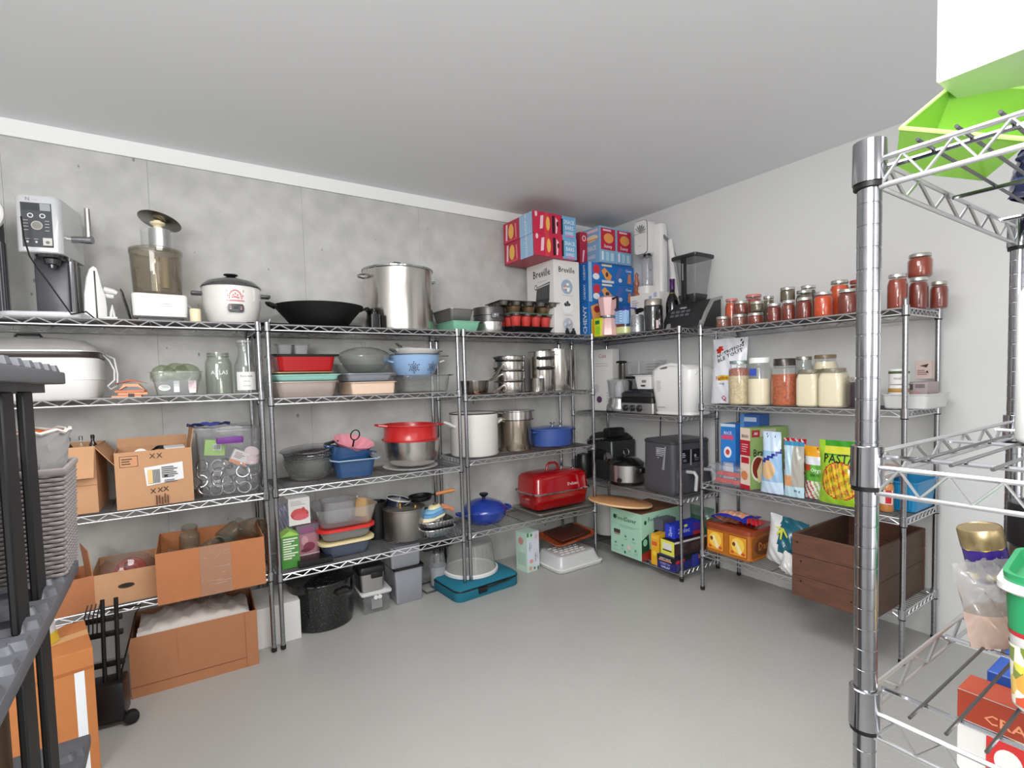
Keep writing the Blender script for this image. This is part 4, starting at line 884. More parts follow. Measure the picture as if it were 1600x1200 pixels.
for a0 in (-PI/2-.42, -PI/2+.42):
    HP = [(0, 0)]+[(.3*math.cos(2*PI*i/6), .3*math.sin(2*PI*i/6)) for i in range(6)]+[(.62*math.cos(2*PI*i/11), .62*math.sin(2*PI*i/11)) for i in range(11)]+[(.95*math.cos(2*PI*i/6+.5), .95*math.sin(2*PI*i/6+.5)) for i in range(6)]
    for hx, hz in HP:
        zz = .073+hz*.038; rr1 = .158+(zz-.073)*.33; a = a0+hx*.24
        c = Vector((rr1*math.cos(a), rr1*math.sin(a), zz)); n = Vector((math.cos(a), math.sin(a), -.3)).normalized(); u = Vector((-math.sin(a), math.cos(a), 0)); v = n.cross(u)
        k.f([k.bm.verts.new(c+n*.0022+u*.0042*math.cos(2*PI*i/8)+v*.0042*math.sin(2*PI*i/8)) for i in range(8)])
q = k.obj('holes', None, t, smooth=0); q['kind'] = 'stuff'
for s in (-1, 1): MB().tube([(s*(R-.01), -.045, .11), (s*(R+.028), -.04, .12), (s*(R+.035), 0, .125), (s*(R+.028), .04, .12), (s*(R-.01), .045, .11)], .007, 8).obj('handle', WHITEM if s > 0 else BE, t)
MB().tube([(R, .02, .155), (R+.1, .02, .158)], .003, 6).obj('wire_stay', CHROME, t)
for nm, lb, dz, rr1, rt in (('strainer', 'white enamel strainer with wire handles nested in the blue colander, lower one', .15, .16, (0, .03, 0)), ('strainer', 'smaller white strainer tilted on top of the other white strainer', .175, .12, (.1, .12, 0))):
    t = thing(nm, lb, 'strainer', (1.45, 3.39, z+.10+dz), 0, None, rt)
    MB().lathe([(rr1*.6, -.02), (rr1*.85, .0), (rr1, .045 if rr1 > .15 else .03), (rr1+.004, .05 if rr1 > .15 else .034), (rr1-.004, .048 if rr1 > .15 else .032), (rr1*.8, .0), (0, -.012)], 32).obj('bowl', WHITEM, t)
    for s in (-1, 1): MB().tube([(s*rr1*.95, -.03, .03), (s*(rr1+.03), -.02, .046), (s*(rr1+.03), .02, .046), (s*rr1*.95, .03, .03)], .0045, 6).obj('wire_handle', CHROME, t)
t = thing('glass_dish', 'clear rectangular glass dish with a metal rim below the blue colander', 'baking pan', (1.458, 3.33, z))
MB().rr(dish_secs(.172, .125, .115, .9, .035, .004, .008), 5).obj('dish', GD, t)
MB().tube([(-.18, -.13, .117), (.18, -.13, .117), (.18, .13, .117), (-.18, .13, .117)], .004, 6, True).obj('metal_rim', CHROME, t)

# unit two, third shelf
z = Z2[2]
t = thing('glass_bowls', 'nest of clear glass bowls at the left of the third shelf', 'bowl', (0.692+.015, 3.39, z))
R = .155
for nm, rr1, dz, hh in (('large_bowl', R, 0, .12), ('middle_bowl', R*.96, .035, .1), ('small_bowl', R*.9, .07, .08)):
    MB().lathe([(a, b+dz) for a, b in bowl_prof(rr1, hh, .004, .55, .004, .5)], 36).obj(nm, GD, t)
t = thing('wire_basket', 'round chrome mesh basket lying in the nest of glass bowls', 'basket', (0.692+.01, 3.385, z+.115))
mb = MB()
for q_ in range(4): mb.tube(ring_pts(.15-.006*(3-q_), .15-.006*(3-q_), .01+.018*q_, 36), .0022 if q_ < 3 else .004, 5, True)
for i in range(44):
    a = 2*PI*i/44; mb.tube([(.13*math.cos(a), .13*math.sin(a), .008), (.15*math.cos(a), .15*math.sin(a), .064)], .0015, 4)
mb.obj('mesh', CHROME, t)
t = thing('lid_pan', 'flat shiny metal lid resting aslant on the wire basket', 'lid', (0.692-.0, 3.40, z+.187), 0, None, (.05, -.08, 0))
MB().lathe([(.15, 0), (.155, .004), (.15, .008), (.05, .018), (0, .02)], 36).obj('lid', CHROME, t)
MB().tube([(.12, -.02, .01), (.2, -.01, .022), (.205, .02, .022), (.12, .03, .01)], .006, 8).obj('handle', BLKM, t)
NB = mat('navy_stoneware', (38, 74, 118), .25, 0, .05, coat=.5)
t = thing('casserole_dish', 'navy blue rectangular dish with pale rim, lower of two', 'baking dish', (.952, 3.30, z), -.06)
MB().rr([(.1, .075, .035, 0), (.108, .083, .04, .006), (.125, .098, .04, .105), (.128, .1, .04, .112), (.119, .092, .04, .112), (.1, .076, .035, .01)], 6).obj('body', NB, t)
MB().tube([(-.15, -.08, .122), (-.11, -.115, .116), (.13, -.11, .116), (.15, -.09, .118), (.13, .09, .118), (-.13, .09, .118)], .0042, 6, True).obj('rim', mat('pale_rim', (150, 170, 192), .3), t)
t = thing('casserole_dish', 'navy blue oval dish tilted inside the lower navy dish', 'baking dish', (.93, 3.33, z+.075), 0, None, (0, .2, 0))
MB().rr([(.1, .075, .05, 0), (.112, .085, .06, .006), (.13, .1, .07, .1), (.135, .104, .07, .108), (.124, .094, .07, .108), (.105, .08, .06, .01)], 7).obj('body', NB, t)
for s in (-1, 1): MB().rr([(.022, .04, .015, .095), (.024, .042, .016, .1), (.022, .04, .015, .106)]).obj('handle', NB, t, (s*.142, 0, 0))
t = thing('strainer', 'pink scalloped tin with a black ring handle in the tilted navy dish', 'tin', (.965, 3.34, z+.175), 0, None, (.28, .16, 0))
PKM = mat('pink_enamel', (228, 150, 164), .35, coat=.3); mb = MB(); rs = []
for r, zz in ((.05, -.02), (.09, .0), (.125, .044), (.13, .048), (.122, .046), (.085, .004), (.03, -.012)): rs.append([(r*(1+.025*math.cos(12*2*PI*i/72))*math.cos(2*PI*i/72), r*(1+.025*math.cos(12*2*PI*i/72))*math.sin(2*PI*i/72), zz) for i in range(72)])
mb.rings(rs).obj('tin', PKM, t)
MB().tube([(.0, 0, .01), (0, 0, .055)], .006, 8).tube([(.028*math.sin(2*PI*i/20)+.0, 0, .09-.034*math.cos(2*PI*i/20)) for i in range(20)], .0042, 6, True).obj('ring_handle', BLKM, t)
t = thing('mixing_bowl', 'large brushed steel mixing bowl on a white plate', 'bowl', (1.385, 3.36, z+.022))
R = .19
MB().lathe([(.12, 0), (.135, .003), (.16, .022), (.178, .06), (R-.006, .11), (R, .178), (R+.004, .18), (R-.003, .182), (R-.008, .13), (.14, .03), (0, .008)], 52).obj('bowl', mat('bowl_steel', (196, 192, 188), .24, 1., .05, 30, stretch=(3, 3, .3)), t)
t = thing('plate', 'round white plate under the steel mixing bowl', 'plate', (1.36, 3.345, z))
MB().lathe([(.12, 0), (.14, .002), (.185, .014), (.187, .018), (.14, .008), (0, .008)], 48).obj('plate', WHITEM, t)
t = thing('colander', 'bright red plastic colander resting in the steel mixing bowl', 'colander', (1.375, 3.36, z+.19), 0, None, (0, .02, 0))
RP_ = mat('red_plastic', (182, 28, 28), .3, 0, .03, coat=.3); R = .188
MB().lathe([(.15, -.0), (R*.95, .0), (R, .004), (R-.004, .012), (R-.008, .075), (R-.002, .1), (R+.006, .104), (R+.006, .112), (R-.006, .112), (R-.014, .08), (R-.014, .01), (.1, -.0)], 52).obj('bowl', RP_, t)
MB().tube(ring_pts(R+.006, R+.006, .006, 40), .005, 6, True).obj('lower_rim', RP_, t)
MB().tube([(-R+.01, -.05, .105), (-R-.05, -.035, .112), (-R-.06, 0, .114), (-R-.05, .035, .112), (-R+.01, .05, .105)], .008, 8).obj('handle', RP_, t)
MB().tube([(R-.01, -.05, .105), (R+.04, -.035, .1), (R+.05, 0, .1), (R+.04, .035, .1), (R-.01, .05, .105)], .008, 8).obj('handle', RP_, t)

# unit two, bottom shelf
z = Z2[3]
t = solid_box('tea_box', 'green printed box beside the twin posts on the lowest shelf', 'box', (.548, 3.29, z), .1, .12, .19, mat('green_card', (84, 140, 70), .45), -.02)
face(t, 'front_print', 'f', .1, .12, .19, [('r', 0, 0, .1, .045, (66, 140, 50))]+[('r', .01, .055+.0145*i, .045+.035*((i*7) % 3)/2, .008, (220, 234, 206)) for i in range(9)])
MB().prism([(-.05, 0), (.05, 0), (.0, .03)], -.06, .06).obj('gable', mat('lime_card', (158, 204, 96)), t, (0, 0, .19))
t = solid_box('gadget_box', 'white box with a red kitchen gadget picture, above the purple box', 'box', (.62, 3.38, z+.225), .125, .12, .165, mat('white_card', (220, 218, 215)), .05)
face(t, 'front_print', 'f', .125, .12, .165, [('l', .012, .12, .09, .03, 3, (170, 170, 176)), ('e', .063, .065, .052, .036, (188, 60, 66)), ('e', .06, .075, .045, .026, (206, 84, 84)), ('e', .085, .095, .01, .012, (196, 70, 74)), ('e', .07, .05, .045, .02, (210, 96, 106))])
t = solid_box('gadget_box', 'purple pink window box between the green box and clear tubs', 'box', (.66, 3.37, z+.035), .13, .12, .185, mat('mauve_card', (150, 96, 112), .3, coat=.4), .05)
face(t, 'front_print', 'f', .13, .12, .185, [('r', .01, .01, .108, .12, (168, 116, 128)), ('e', .045, .09, .02, .03, (196, 150, 160)), ('e', .07, .05, .035, .028, (126, 54, 76)), ('e', .05, .03, .03, .012, (110, 40, 60)), ('r', 0, .0, .13, .008, (206, 178, 176)), ('r', 0, .135, .13, .05, (104, 100, 110)), ('e', .06, .155, .045, .018, (140, 80, 120))])
t = bag('zip_bag', 'clear grey bag hanging beside the gadget boxes at the twin posts', 'bag', (.545, 3.34, z+.195), 0, .09, .17, .03, lambda u, v, f: clear('grey_bag_film', (226, 226, 234), .45, (150, 150, 170)) if (u*3+v*4) % 1.3 > .35 else clear('violet_bag_film', (200, 196, 214), .6, (96, 90, 116)), seed=9)
t = solid_box('flat_box', 'flat black box lying in front of the purple window box', 'box', (.68, 3.28, z), .195, .19, .034, BLACK, -.02)
def tub(label, x, y, zz, hx, hy, h, body, rim=None, rad=.05, loc_rz=0, tilt=None):
    t = thing('food_container', label, 'container', (x, y, zz), loc_rz, None, tilt)
    MB().rr(dish_secs(hx, hy, h, .86, rad, .002, .008), 6).obj('tub', body, t)
    if rim: MB().rr([(hx+.004, hy+.004, rad+.01, h-.012), (hx+.013, hy+.013, rad+.02, h-.011), (hx+.013, hy+.013, rad+.02, h+.004), (hx+.006, hy+.006, rad+.012, h+.006), (hx-.006, hy-.006, rad, h+.003), (0.02, .02, .02, h+.002)], 6).obj('lid', rim, t)
    return t
TB = clear('bluish_tub', (210, 216, 230), .42, (120, 130, 156), .1)
tub('clear bluish food container at the bottom of the lidded stack', .885, 3.36, z, .16, .145, .098, TB, mat('pale_yellow_lid', (226, 208, 160), .4))
tub('clear container with a bright red lid, middle of the stack', .885, 3.36, z+.106, .165, .15, .075, FROST, mat('red_lid', (214, 44, 36), .35, coat=.3))
tub('large clear container without lid atop the red lidded container', .89, 3.36, z+.19, .185, .165, .12, PLAST)
t = tub('small clear container turned inside the large clear container', .86, 3.34, z+.205, .105, .09, .14, clear('clear_plastic2', (236, 236, 238), .26, (206, 204, 204)))
q = solid_box('bamboo_board', 'tan wooden board leaning inside the large clear container', 'board', (1.0, 3.38, z+.2), .13, .016, .13, mat('bamboo', (206, 166, 110), .5, 0, .1, 10, stretch=(1, 1, 8)), rot=(-.5, .25, .1))
cx, cy, r = (1.318, 3.39, 0.144)
t = thing('pressure_cooker', 'dull aluminium pressure cooker with brass valves', 'pot', (cx, cy, z)); R = r*.98; H = .20
AL = mat('dull_aluminium', (176, 172, 166), .4, 1., .08, 20)
MB().lathe([(R*.93, 0), (R, .012), (R, H), (R+.005, H+.004), (R+.005, H+.012), (R-.002, H+.014)], 44).obj('body', AL, t)
MB().lathe([(R-.004, H+.008), (R*.8, H-.004), (R*.4, H+.004), (0, H+.006)], 40, cap0=False).obj('lid', mat('worn_aluminium', (150, 136, 122), .4, 1., .1, 12), t)
for dx, dy, hh, m_ in ((-.02, .02, .035, 'brass'), (.06, -.06, .026, 'brass'), (.01, .03, .03, 'c')):
    MB().lathe([(.009, H), (.009, H+hh*.7), (.012, H+hh*.72), (.012, H+hh), (0, H+hh+.003)], 12, c=(dx, dy)).obj('valve', mat('brass', (206, 158, 84), .3, 1.) if m_ == 'brass' else CHROME, t)
MB().tube([(.0, .0, H+.02), (.05, .02, H+.03)], .006, 8).obj('lock_bar', CHROME, t)
MB().box(R-.01, -.018, H-.06, R+.04, .018, H-.02, .006).obj('handle', BLACK, t)
q = thing('saucepan', 'black saucepan behind the clear containers', 'pot', (1.155, 3.50, z)); MB().lathe(bowl_prof(.075, .25, .004, .9, .003, .4), 28).obj('pan', BLACK, q); MB().box(-.05, -.02, .24, .03, .02, .262, .004).obj('lid_grip', BLKM, q)
q = thing('saucepan', 'navy saucepan with a white rim behind the aluminium pressure cooker', 'pot', (1.30, 3.50, z+.15), 0, None, (.1, .2, 0)); MB().lathe(bowl_prof(.085, .1, .004, .85, .003, .4), 28).obj('pan', mat('navy_enamel', (30, 36, 56), .2, coat=.4), q); MB().tube(ring_pts(.086, .086, .104, 28), .004, 6, True).obj('rim', WHITEM, q); MB().lathe([(.078, .09), (0, .092)], 24, cap0=False).obj('inside', WHITEM, q)
q = thing('frying_pan', 'black pan with a wooden handle lying over the pot stack', 'pan', (1.47, 3.45, z+.225), 0, None, (0, -.05, 0)); MB().lathe(bowl_prof(.085, .03, .004, .8, .003, .5), 30).obj('pan', BLKM, q); MB().tube([(.07, -.03, .03), (.11, -.06, .035)], .006, 8).obj('ferrule', BLKM, q); MB().tube([(.1, -.055, .035), (.2, -.11, .05), (.22, -.12, .052)], [.012, .015, .012], 10).obj('wooden_handle', mat('orange_handle', (206, 132, 74), .45, 0, .1, 20), q)
for i, (lb, y_) in enumerate((('crimped foil tray at the bottom beside the pressure cooker', 0), ('second foil tray stacked below the oven mitts', 1))):
    q = thing('foil_tray', lb, 'tray', (1.525, 3.33, z+.052*i), .04); mb = MB(); rs = []
    for hx, hz, am in ((.1, 0, .001), (.108, .004, .002), (.122, .05, .0035), (.132, .052, .002), (.13, .056, .002), (.118, .054, .003), (.1, .006, .001)):
        ring = []
        for k_ in range(96):
            a = 2*PI*k_/96; c_, s_ = math.cos(a), math.sin(a); e_ = (abs(c_)**4+abs(s_)**4)**-.25
            ring.append((hx*c_*e_*(1+am*10*math.sin(30*a)), hx*.85*s_*e_*(1+am*10*math.sin(30*a)), hz))
        rs.append(ring)
    mb.rings(rs).obj('tray', FOIL, q, smooth=50)
q = thing('oven_mitts', 'folded blue and cream striped oven mitts on the foil trays', 'oven mitt', (1.50, 3.33, z+.112), .3)
for i, (cc, sx, dz) in enumerate((((226, 216, 184), 1, 0), ((96, 146, 184), .92, .02), ((120, 170, 204), .75, .042), ((224, 214, 172), .5, .062), ((92, 84, 66), .22, .078))):
    MB().rr([(.1*sx*.9, .07*sx*.9, .05, dz), (.1*sx, .07*sx, .06, dz+.01), (.1*sx*.85, .07*sx*.8, .05, dz+.026), (.04*sx, .03*sx, .03, dz+.03)], 6).obj('cloth_layer', mat('mitt_%d' % i, cc, .9, 0, .08, 60, .3, 120), q, (.012*i, 0, 0), (0, -.15, 0))
q = thing('wooden_spoon', 'pair of orange wooden handles beside the oven mitts', 'utensil', (1.63, 3.32, z+.15), .2)
for i in (0, 1): MB().tube([(-.05, .02*i, .03+.015*i), (.0, .01*i, .02), (.035, 0, -.005+.01*i)], [.012, .016, .014], 10).obj('handle', mat('salmon_wood', (208, 140, 106), .5), q)

# floor below unit two
nt = ENAMB.node_tree; vo = nt.nodes.new('ShaderNodeTexVoronoi'); vo.inputs['Scale'].default_value = 120; tcc = nt.nodes.new('ShaderNodeTexCoord'); nt.links.new(tcc.outputs['Object'], vo.inputs['Vector'])
cr = nt.nodes.new('ShaderNodeValToRGB'); cr.color_ramp.elements[0].position = .1; cr.color_ramp.elements[0].color = (.22, .22, .21, 1); cr.color_ramp.elements[1].position = .2; cr.color_ramp.elements[1].color = (.006, .006, .006, 1)
nt.links.new(vo.outputs['Distance'], cr.inputs[0]); nt.links.new(cr.outputs[0], nt.nodes['Principled BSDF'].inputs['Base Color'])
t = thing('canning_pot', 'very large black speckled enamel canning pot with lid on the floor', 'pot', (.745, 3.40, 0)); R = .195
MB().lathe([(R*.93, 0), (R*.98, .006), (R, .03), (R, .272), (R+.006, .276), (R+.006, .284)], 56).obj('body', ENAMB, t)
MB().lathe([(R+.004, .281), (R+.012, .285), (R+.01, .291), (R*.93, .297), (R*.6, .325), (R*.25, .335), (0, .336)], 56, cap0=False).obj('lid', ENAMB, t)
MB().tube([(-.04, -.02, .332), (-.03, -.02, .352), (.03, -.02, .352), (.04, -.02, .332)], .006, 8).obj('lid_handle', CHROME, t)
for a in (-1.15, 2): MB().tube([((R-.002)*math.cos(a-.25), (R-.002)*math.sin(a-.25), .235), ((R+.04)*math.cos(a-.2), (R+.04)*math.sin(a-.2), .225), ((R+.046)*math.cos(a), (R+.046)*math.sin(a), .222), ((R+.04)*math.cos(a+.2), (R+.04)*math.sin(a+.2), .225), ((R-.002)*math.cos(a+.25), (R-.002)*math.sin(a+.25), .235)], .008, 8).obj('handle', ENAMB, t)
t = thing('lidded_container', 'clear plastic container with white lid and two white knobs on the floor', 'container', (1.07, 3.375, 0), -.05)
MB().rr([(.082, .085, .015, 0), (.087, .09, .015, .006), (.09, .094, .015, .125)], 4).obj('tub', PLAST, t); MB().rr([(.1, .104, .02, .122), (.103, .107, .02, .126), (.103, .107, .02, .136), (.096, .1, .02, .141)], 4).obj('lid', mat('offwhite_lid', (206, 206, 206), .4), t)
for x in (-.008, .018): MB().lathe([(.014, 0), (.014, .006), (0, .008)], 14).obj('knob', WHITE, t, (x, -.103, .108), (PI/2, 0, 0))
MB().box(-.035, -.096, .03, .035, -.0925, .1).obj('latch_panel', clear('latch', (228, 228, 230), .4, (190, 190, 192)), t)
t = thing('compost_bin', 'small steel bin with a black lid standing on the clear container', 'bin', (1.05, 3.375, .142), -.05)
MB().rr([(.07, .075, .03, 0), (.078, .083, .03, .006), (.084, .088, .03, .125)], 6).obj('body', BRUSH, t); MB().rr([(.088, .092, .03, .12), (.09, .094, .03, .125), (.09, .094, .03, .15), (.084, .088, .03, .165), (.078, .082, .03, .168)], 6).obj('lid', BLACK, t); MB().box(-.03, -.1, .09, .045, -.085, .13, .006).obj('latch', BLACK, t, (.02, 0, 0))
GB = clear('grey_bin', (200, 202, 210), .78, (168, 170, 178), .2)
t = thing('storage_bin', 'tall translucent grey bin on the floor, lower of two nested bins', 'bin', (1.305, 3.41, 0), -.03)
MB().rr([(.088, .105, .015, 0), (.092, .11, .015, .006), (.1, .118, .015, .235), (.106, .124, .015, .237), (.106, .124, .015, .243)], 4).obj('body', GB, t); MB().rr([(.108, .126, .015, .236), (.108, .126, .015, .25), (.1, .118, .015, .25)], 4).obj('black_rim', BLACK, t)
t = thing('storage_bin', 'translucent grey bin with a black base stacked on the tall grey bin', 'bin', (1.285, 3.41, .251), -.03)
MB().rr([(.095, .11, .015, 0), (.1, .115, .015, .006), (.106, .122, .015, .15), (.108, .124, .015, .152)], 4).obj('body', GB, t)
t = thing('utensil_caddy', 'black wire floor caddy holding a clear cup and a grey tin', 'caddy', (1.56, 3.44, 0), .05)
MB().tube([(-.12, -.09, .012), (.1, -.09, .012), (.12, -.06, .012), (.12, .06, .012), (.1, .08, .012), (-.12, .08, .012)], .005, 6, True).obj('base_ring', mat('dark_wire', (120, 120, 122)), t)
MB().box(-.12, -.085, .3, .12, .08, .345, .01).obj('black_shelf', BLACK, t)
for x in (.02, .07, .115): MB().box(-.006, .04, .02, .006, .055, .3).obj('slat', BLACK, t, (x, 0, 0))
t = thing('cup', 'translucent plastic cup with domed lid in the wire floor caddy', 'cup', (1.57, 3.42, .02))
MB().lathe([(.048, 0), (.052, .004), (.062, .13), (.066, .134), (.066, .142)], 28).obj('cup', clear('frost_cup', (220, 222, 226), .75, (186, 188, 192), .2), t); MB().lathe([(.066, .14), (.062, .155), (.055, .21), (.045, .24), (0, .242)], 28, cap0=False).obj('dome_lid', PLAST, t)
t = thing('small_tin', 'small grey round tin on the wire floor caddy', 'tin', (1.65, 3.40, .018)); MB().lathe([(.036, 0), (.038, .004), (.038, .02), (.03, .03), (0, .032)], 24).obj('tin', mat('grey_tin', (176, 176, 176), .4), t)

# ---------------------------------------------------------------- unit three
z = Z3[1]
dish_ = thing('saute_pan', 'low dark steel pan at the left of the pot shelf', 'pan', (1.895, 3.36, z)); MB().lathe(bowl_prof(.105, .1, .003, .85, .004, .4), 36).obj('pan', mat('dark_steel', (120, 114, 108), .25, 1.), dish_)
t = thing('pan_lids', 'flat copper toned lids under the low dark pan', 'lid', (1.92, 3.26, z)); MB().lathe([(.1, 0), (.105, .004), (.1, .008), (.02, .014), (0, .015)], 32).obj('lid', mat('copper_tone', (140, 96, 76), .3, 1.), t)
def saucepan(label, x, y, zz, r, h, hang=None, hl=.17, tilt=0, hm=None):
    t = thing('saucepan', label, 'pot', (x, y, zz))
    MB().lathe([(r*.94, 0), (r*.98, .004), (r, .015), (r, h-.004), (r+.005, h), (r-.002, h), (r-.003, .015), (0, .01)], 40).obj('body', STEEL, t)
    if hang is not None:
        c, s = math.cos(hang), math.sin(hang)
        MB().tube([(r*.95*c, r*.95*s, h*.75), ((r+hl*.3)*c, (r+hl*.3)*s, h*.75+tilt*.35), ((r+hl*.7)*c, (r+hl*.7)*s, h*.75+tilt*.8), ((r+hl)*c, (r+hl)*s, h*.75+tilt)], [.006, .009, .011, .008], 8).obj('handle', hm or mat('satin_handle', (206, 204, 200), .3, 1.), t)
    return t
HA = -PI/2-.95
saucepan('polished steel saucepan at the bottom of the left pan tower', 2.23, 3.40, z, .125, .085, HA, .21, -.055)
saucepan('polished steel saucepan, second of the left pan tower', 2.23, 3.40, z+.087, .125, .08, HA-.1, .2, -.045)
saucepan('polished steel saucepan, third of the left pan tower', 2.23, 3.40, z+.169, .124, .075, HA, .2, -.1)
t = saucepan('polished steel pot with black side grips topping the left pan tower', 2.235, 3.40, z+.246, .122, .04)
for k_, zz in enumerate((.02, -.06)): MB().prism([(-.035, .012), (0, .012), (0, -.022)], -.02, .02).obj('grip', BLACK, t, (-.118, -.02, zz))
t = thing('pot', 'small steel pot with a copper window between the two pot towers', 'pot', (2.45, 3.33, z), 0); MB().lathe([(.055, 0), (.06, .004), (.06, .105), (.063, .11), (.055, .11)], 28).obj('body', STEEL, t)
t = pot('stockpot', 'tall steel stockpot with black handles in the middle of the pot shelf', 'pot', (2.56, 3.41, z), .115, .325, STEEL, 0, handles=None)
for zz in (.27, .19):
    MB().tube([(-.105, -.09, zz), (-.12, -.125, zz-.004), (-.03, -.165, zz-.004), (.02, -.13, zz)], .013, 8).obj('handle', BLACK, t)
pot('stockpot', 'tallest polished stockpot on the pot shelf, beside the corner post', 'pot', (2.72, 3.41, z), .125, .345, STEEL, .6, hsz=.04)
t = thing('steel_canister', 'straight steel canister at the far right of the pot shelf', 'pot', (2.865, 3.45, z)); MB().lathe([(.072, 0), (.075, .004), (.075, .335), (.077, .34), (.07, .34)], 32).obj('body', STEEL, t)
z = Z3[2]
cx, cy, r = (1.902, 3.42, 0.181)
t = pot('stockpot', 'white enamel stockpot with dark rim and white handles', 'pot', (cx, cy-.02, z), r, .315, WHITEM, 0, hm=WHITEM, handles=None, rimr=.002)
MB().tube(ring_pts(r+.002, r+.002, .316, 44), .0045, 6, True).obj('rim', mat('dark_rim', (84, 66, 58), .3, .5), t)
for s in (-1, 1): MB().tube([(s*(r-.01), -.03, .22), (s*(r+.045), -.025, .25), (s*(r+.06), 0, .258), (s*(r+.045), .025, .25), (s*(r-.01), .03, .22)], .011, 8).obj('handle', WHITEM, t)
cx, cy, r = (2.277, 3.4, 0.134)
t = pot('stockpot', 'steel pasta pot with nested insert beside the white enamel stockpot', 'pot', (cx, cy, z), r*.94, .24, mat('warm_steel', (190, 178, 162), .2, 1., .05), 0, hsz=.04, hz=.97)
MB().lathe([(r*.9, .24), (r*1.02, .246), (r*1.02, .305), (r*1.06, .31), (r*1.06, .316), (r*.98, .316)], 44, cap0=False).obj('insert', STEEL, t)
for s in (-1, 1): MB().tube([(s*r, -.03, .3), (s*(r+.035), -.02, .305), (s*(r+.035), .02, .305), (s*r, .03, .3)], .006, 8).obj('insert_handle', CHROME, t)
NV = mat('blue_enamel', (58, 84, 152), .25, 0, .04, coat=.5)
t = thing('dutch_oven', 'blue oval dutch oven with a steel knob on the third shelf', 'pot', (2.655, 3.41, z)); R = .19
MB().lathe([(R*.86, 0), (R*.93, .008), (R*.98, .06), (R, .13), (R*1.01, .135)], 48, sy=.8).obj('body', NV, t)
MB().lathe([(R*1.02, .134), (R*1.035, .138), (R*1.03, .146), (R*.9, .155), (R*.5, .163), (0, .168)], 48, sy=.8, cap0=False).obj('lid', NV, t)
MB().lathe([(.008, .165), (.008, .18), (.024, .186), (.024, .192), (0, .195)], 18).obj('knob', CHROME, t)
for s in (-1, 1): MB().rr([(.02, .045, .015, .118), (.024, .05, .018, .124), (.02, .045, .015, .132)]).obj('handle', NV, t, (s*(R+.012), 0, 0))
z = Z3[3]
CB = mat('cobalt_enamel', (28, 56, 146), .22, 0, .08, 8, coat=.6)
t = thing('braiser', 'cobalt blue oval braiser with a black knob on the lowest shelf', 'pot', (1.95, 3.37, z)); R = .172
MB().lathe([(R*.7, 0), (R*.8, .01), (R*.97, .055), (R, .085), (R*1.015, .09)], 48).obj('body', CB, t)
MB().lathe([(R*1.02, .09), (R*1.02, .097), (R*.95, .112), (R*.75, .145), (R*.4, .168), (0, .175)], 48, cap0=False).obj('lid', CB, t)
MB().lathe([(.014, .172), (.012, .185), (.032, .202), (.036, .21), (.03, .216), (0, .218)], 22).obj('knob', BLACK, t)
for s in (-1, 1): MB().tube([(s*(R-.01), -.05, .075), (s*(R+.045), -.035, .085), (s*(R+.055), 0, .087), (s*(R+.045), .035, .085), (s*(R-.01), .05, .075)], .012, 8).obj('handle', CB, t)
t = dish('baking_sheet', 'pale grey metal baking sheet under the red roaster', 'baking pan', (2.62, 3.36, z), .295, .19, .026, mat('pale_tray', (168, 170, 162), .35, .7), 0, .96, .02)
RE = mat('red_gloss_enamel', (152, 6, 12), .15, 0, .04, coat=.8)
t = thing('roasting_pan', 'large glossy red covered roaster with the word Deluxe on its lid', 'roaster', (2.625, 3.385, z+.03), 0)
MB().rr([(.255, .135, .04, 0), (.262, .142, .05, .006), (.275, .158, .055, .115), (.29, .165, .06, .12), (.29, .165, .06, .126)], 7).obj('body', RE, t)
MB().rr([(.293, .168, .06, .122), (.294, .169, .06, .13), (.292, .167, .06, .134)], 7, False, False).obj('steel_rim', CHROME, t)
MB().rr([(.285, .162, .058, .13), (.275, .155, .055, .142), (.268, .148, .05, .24), (.25, .13, .05, .268), (.19, .09, .05, .285), (.02, .02, .02, .29)], 7, cap0=False).obj('lid', RE, t)
MB().tube([(-.06, 0, .284), (-.055, 0, .32), (-.03, 0, .342), (.03, 0, .342), (.055, 0, .32), (.06, 0, .284)], .01, 10).obj('lid_handle', RE, t)
MB().tube([(-.30, -.05, .08), (-.325, -.04, .085), (-.325, .04, .085), (-.30, .05, .08)], .007, 8).obj('handle', RE, t, (.025, 0, 0)); MB().tube([(.30, -.05, .08), (.325, -.04, .085), (.325, .04, .085), (.30, .05, .08)], .007, 8).obj('handle', RE, t, (-.025, 0, 0))
k = prints(t, 'lettering', (-.04, -.1545, .16), (1, 0, 0), (0, .04, 1), [('t', .13, .02, .036, 'Deluxe', 1.05, 0, (206, 200, 196))])

# floor below unit three
t = thing('cooler_bag', 'flat teal fabric carrying case with a black zip on the floor', 'bag', (1.80, 3.29, 0), .06)
TEAL = mat('teal_fabric', (18, 106, 128), .8, 0, .08, 80, .3, 250)
MB().rr([(.26, .205, .05, 0), (.268, .212, .06, .012), (.268, .212, .06, .085), (.25, .195, .06, .1)], 6).obj('case', TEAL, t)
MB().rr([(.2695, .2135, .06, .068), (.2705, .2145, .06, .07), (.2705, .2145, .06, .077), (.2695, .2135, .06, .079)], 6, False, False).obj('zip', BLACK, t)
MB().box(-.1, -.225, .03, -.03, -.211, .07, .004).tube([(-.06, -.225, .06), (.12, -.232, .072), (.2, -.225, .078)], .006, 6).obj('handle_strap', BLACK, t)
t = thing('cake_carrier', 'round cake carrier with clear dome and white base on the teal case', 'cake carrier', (1.80, 3.335, .1)); R = .195
MB().lathe([(R, 0), (R+.008, .004), (R+.008, .022), (R-.004, .028), (R-.006, .012), (0, .012)], 48).obj('base', WHITE, t)
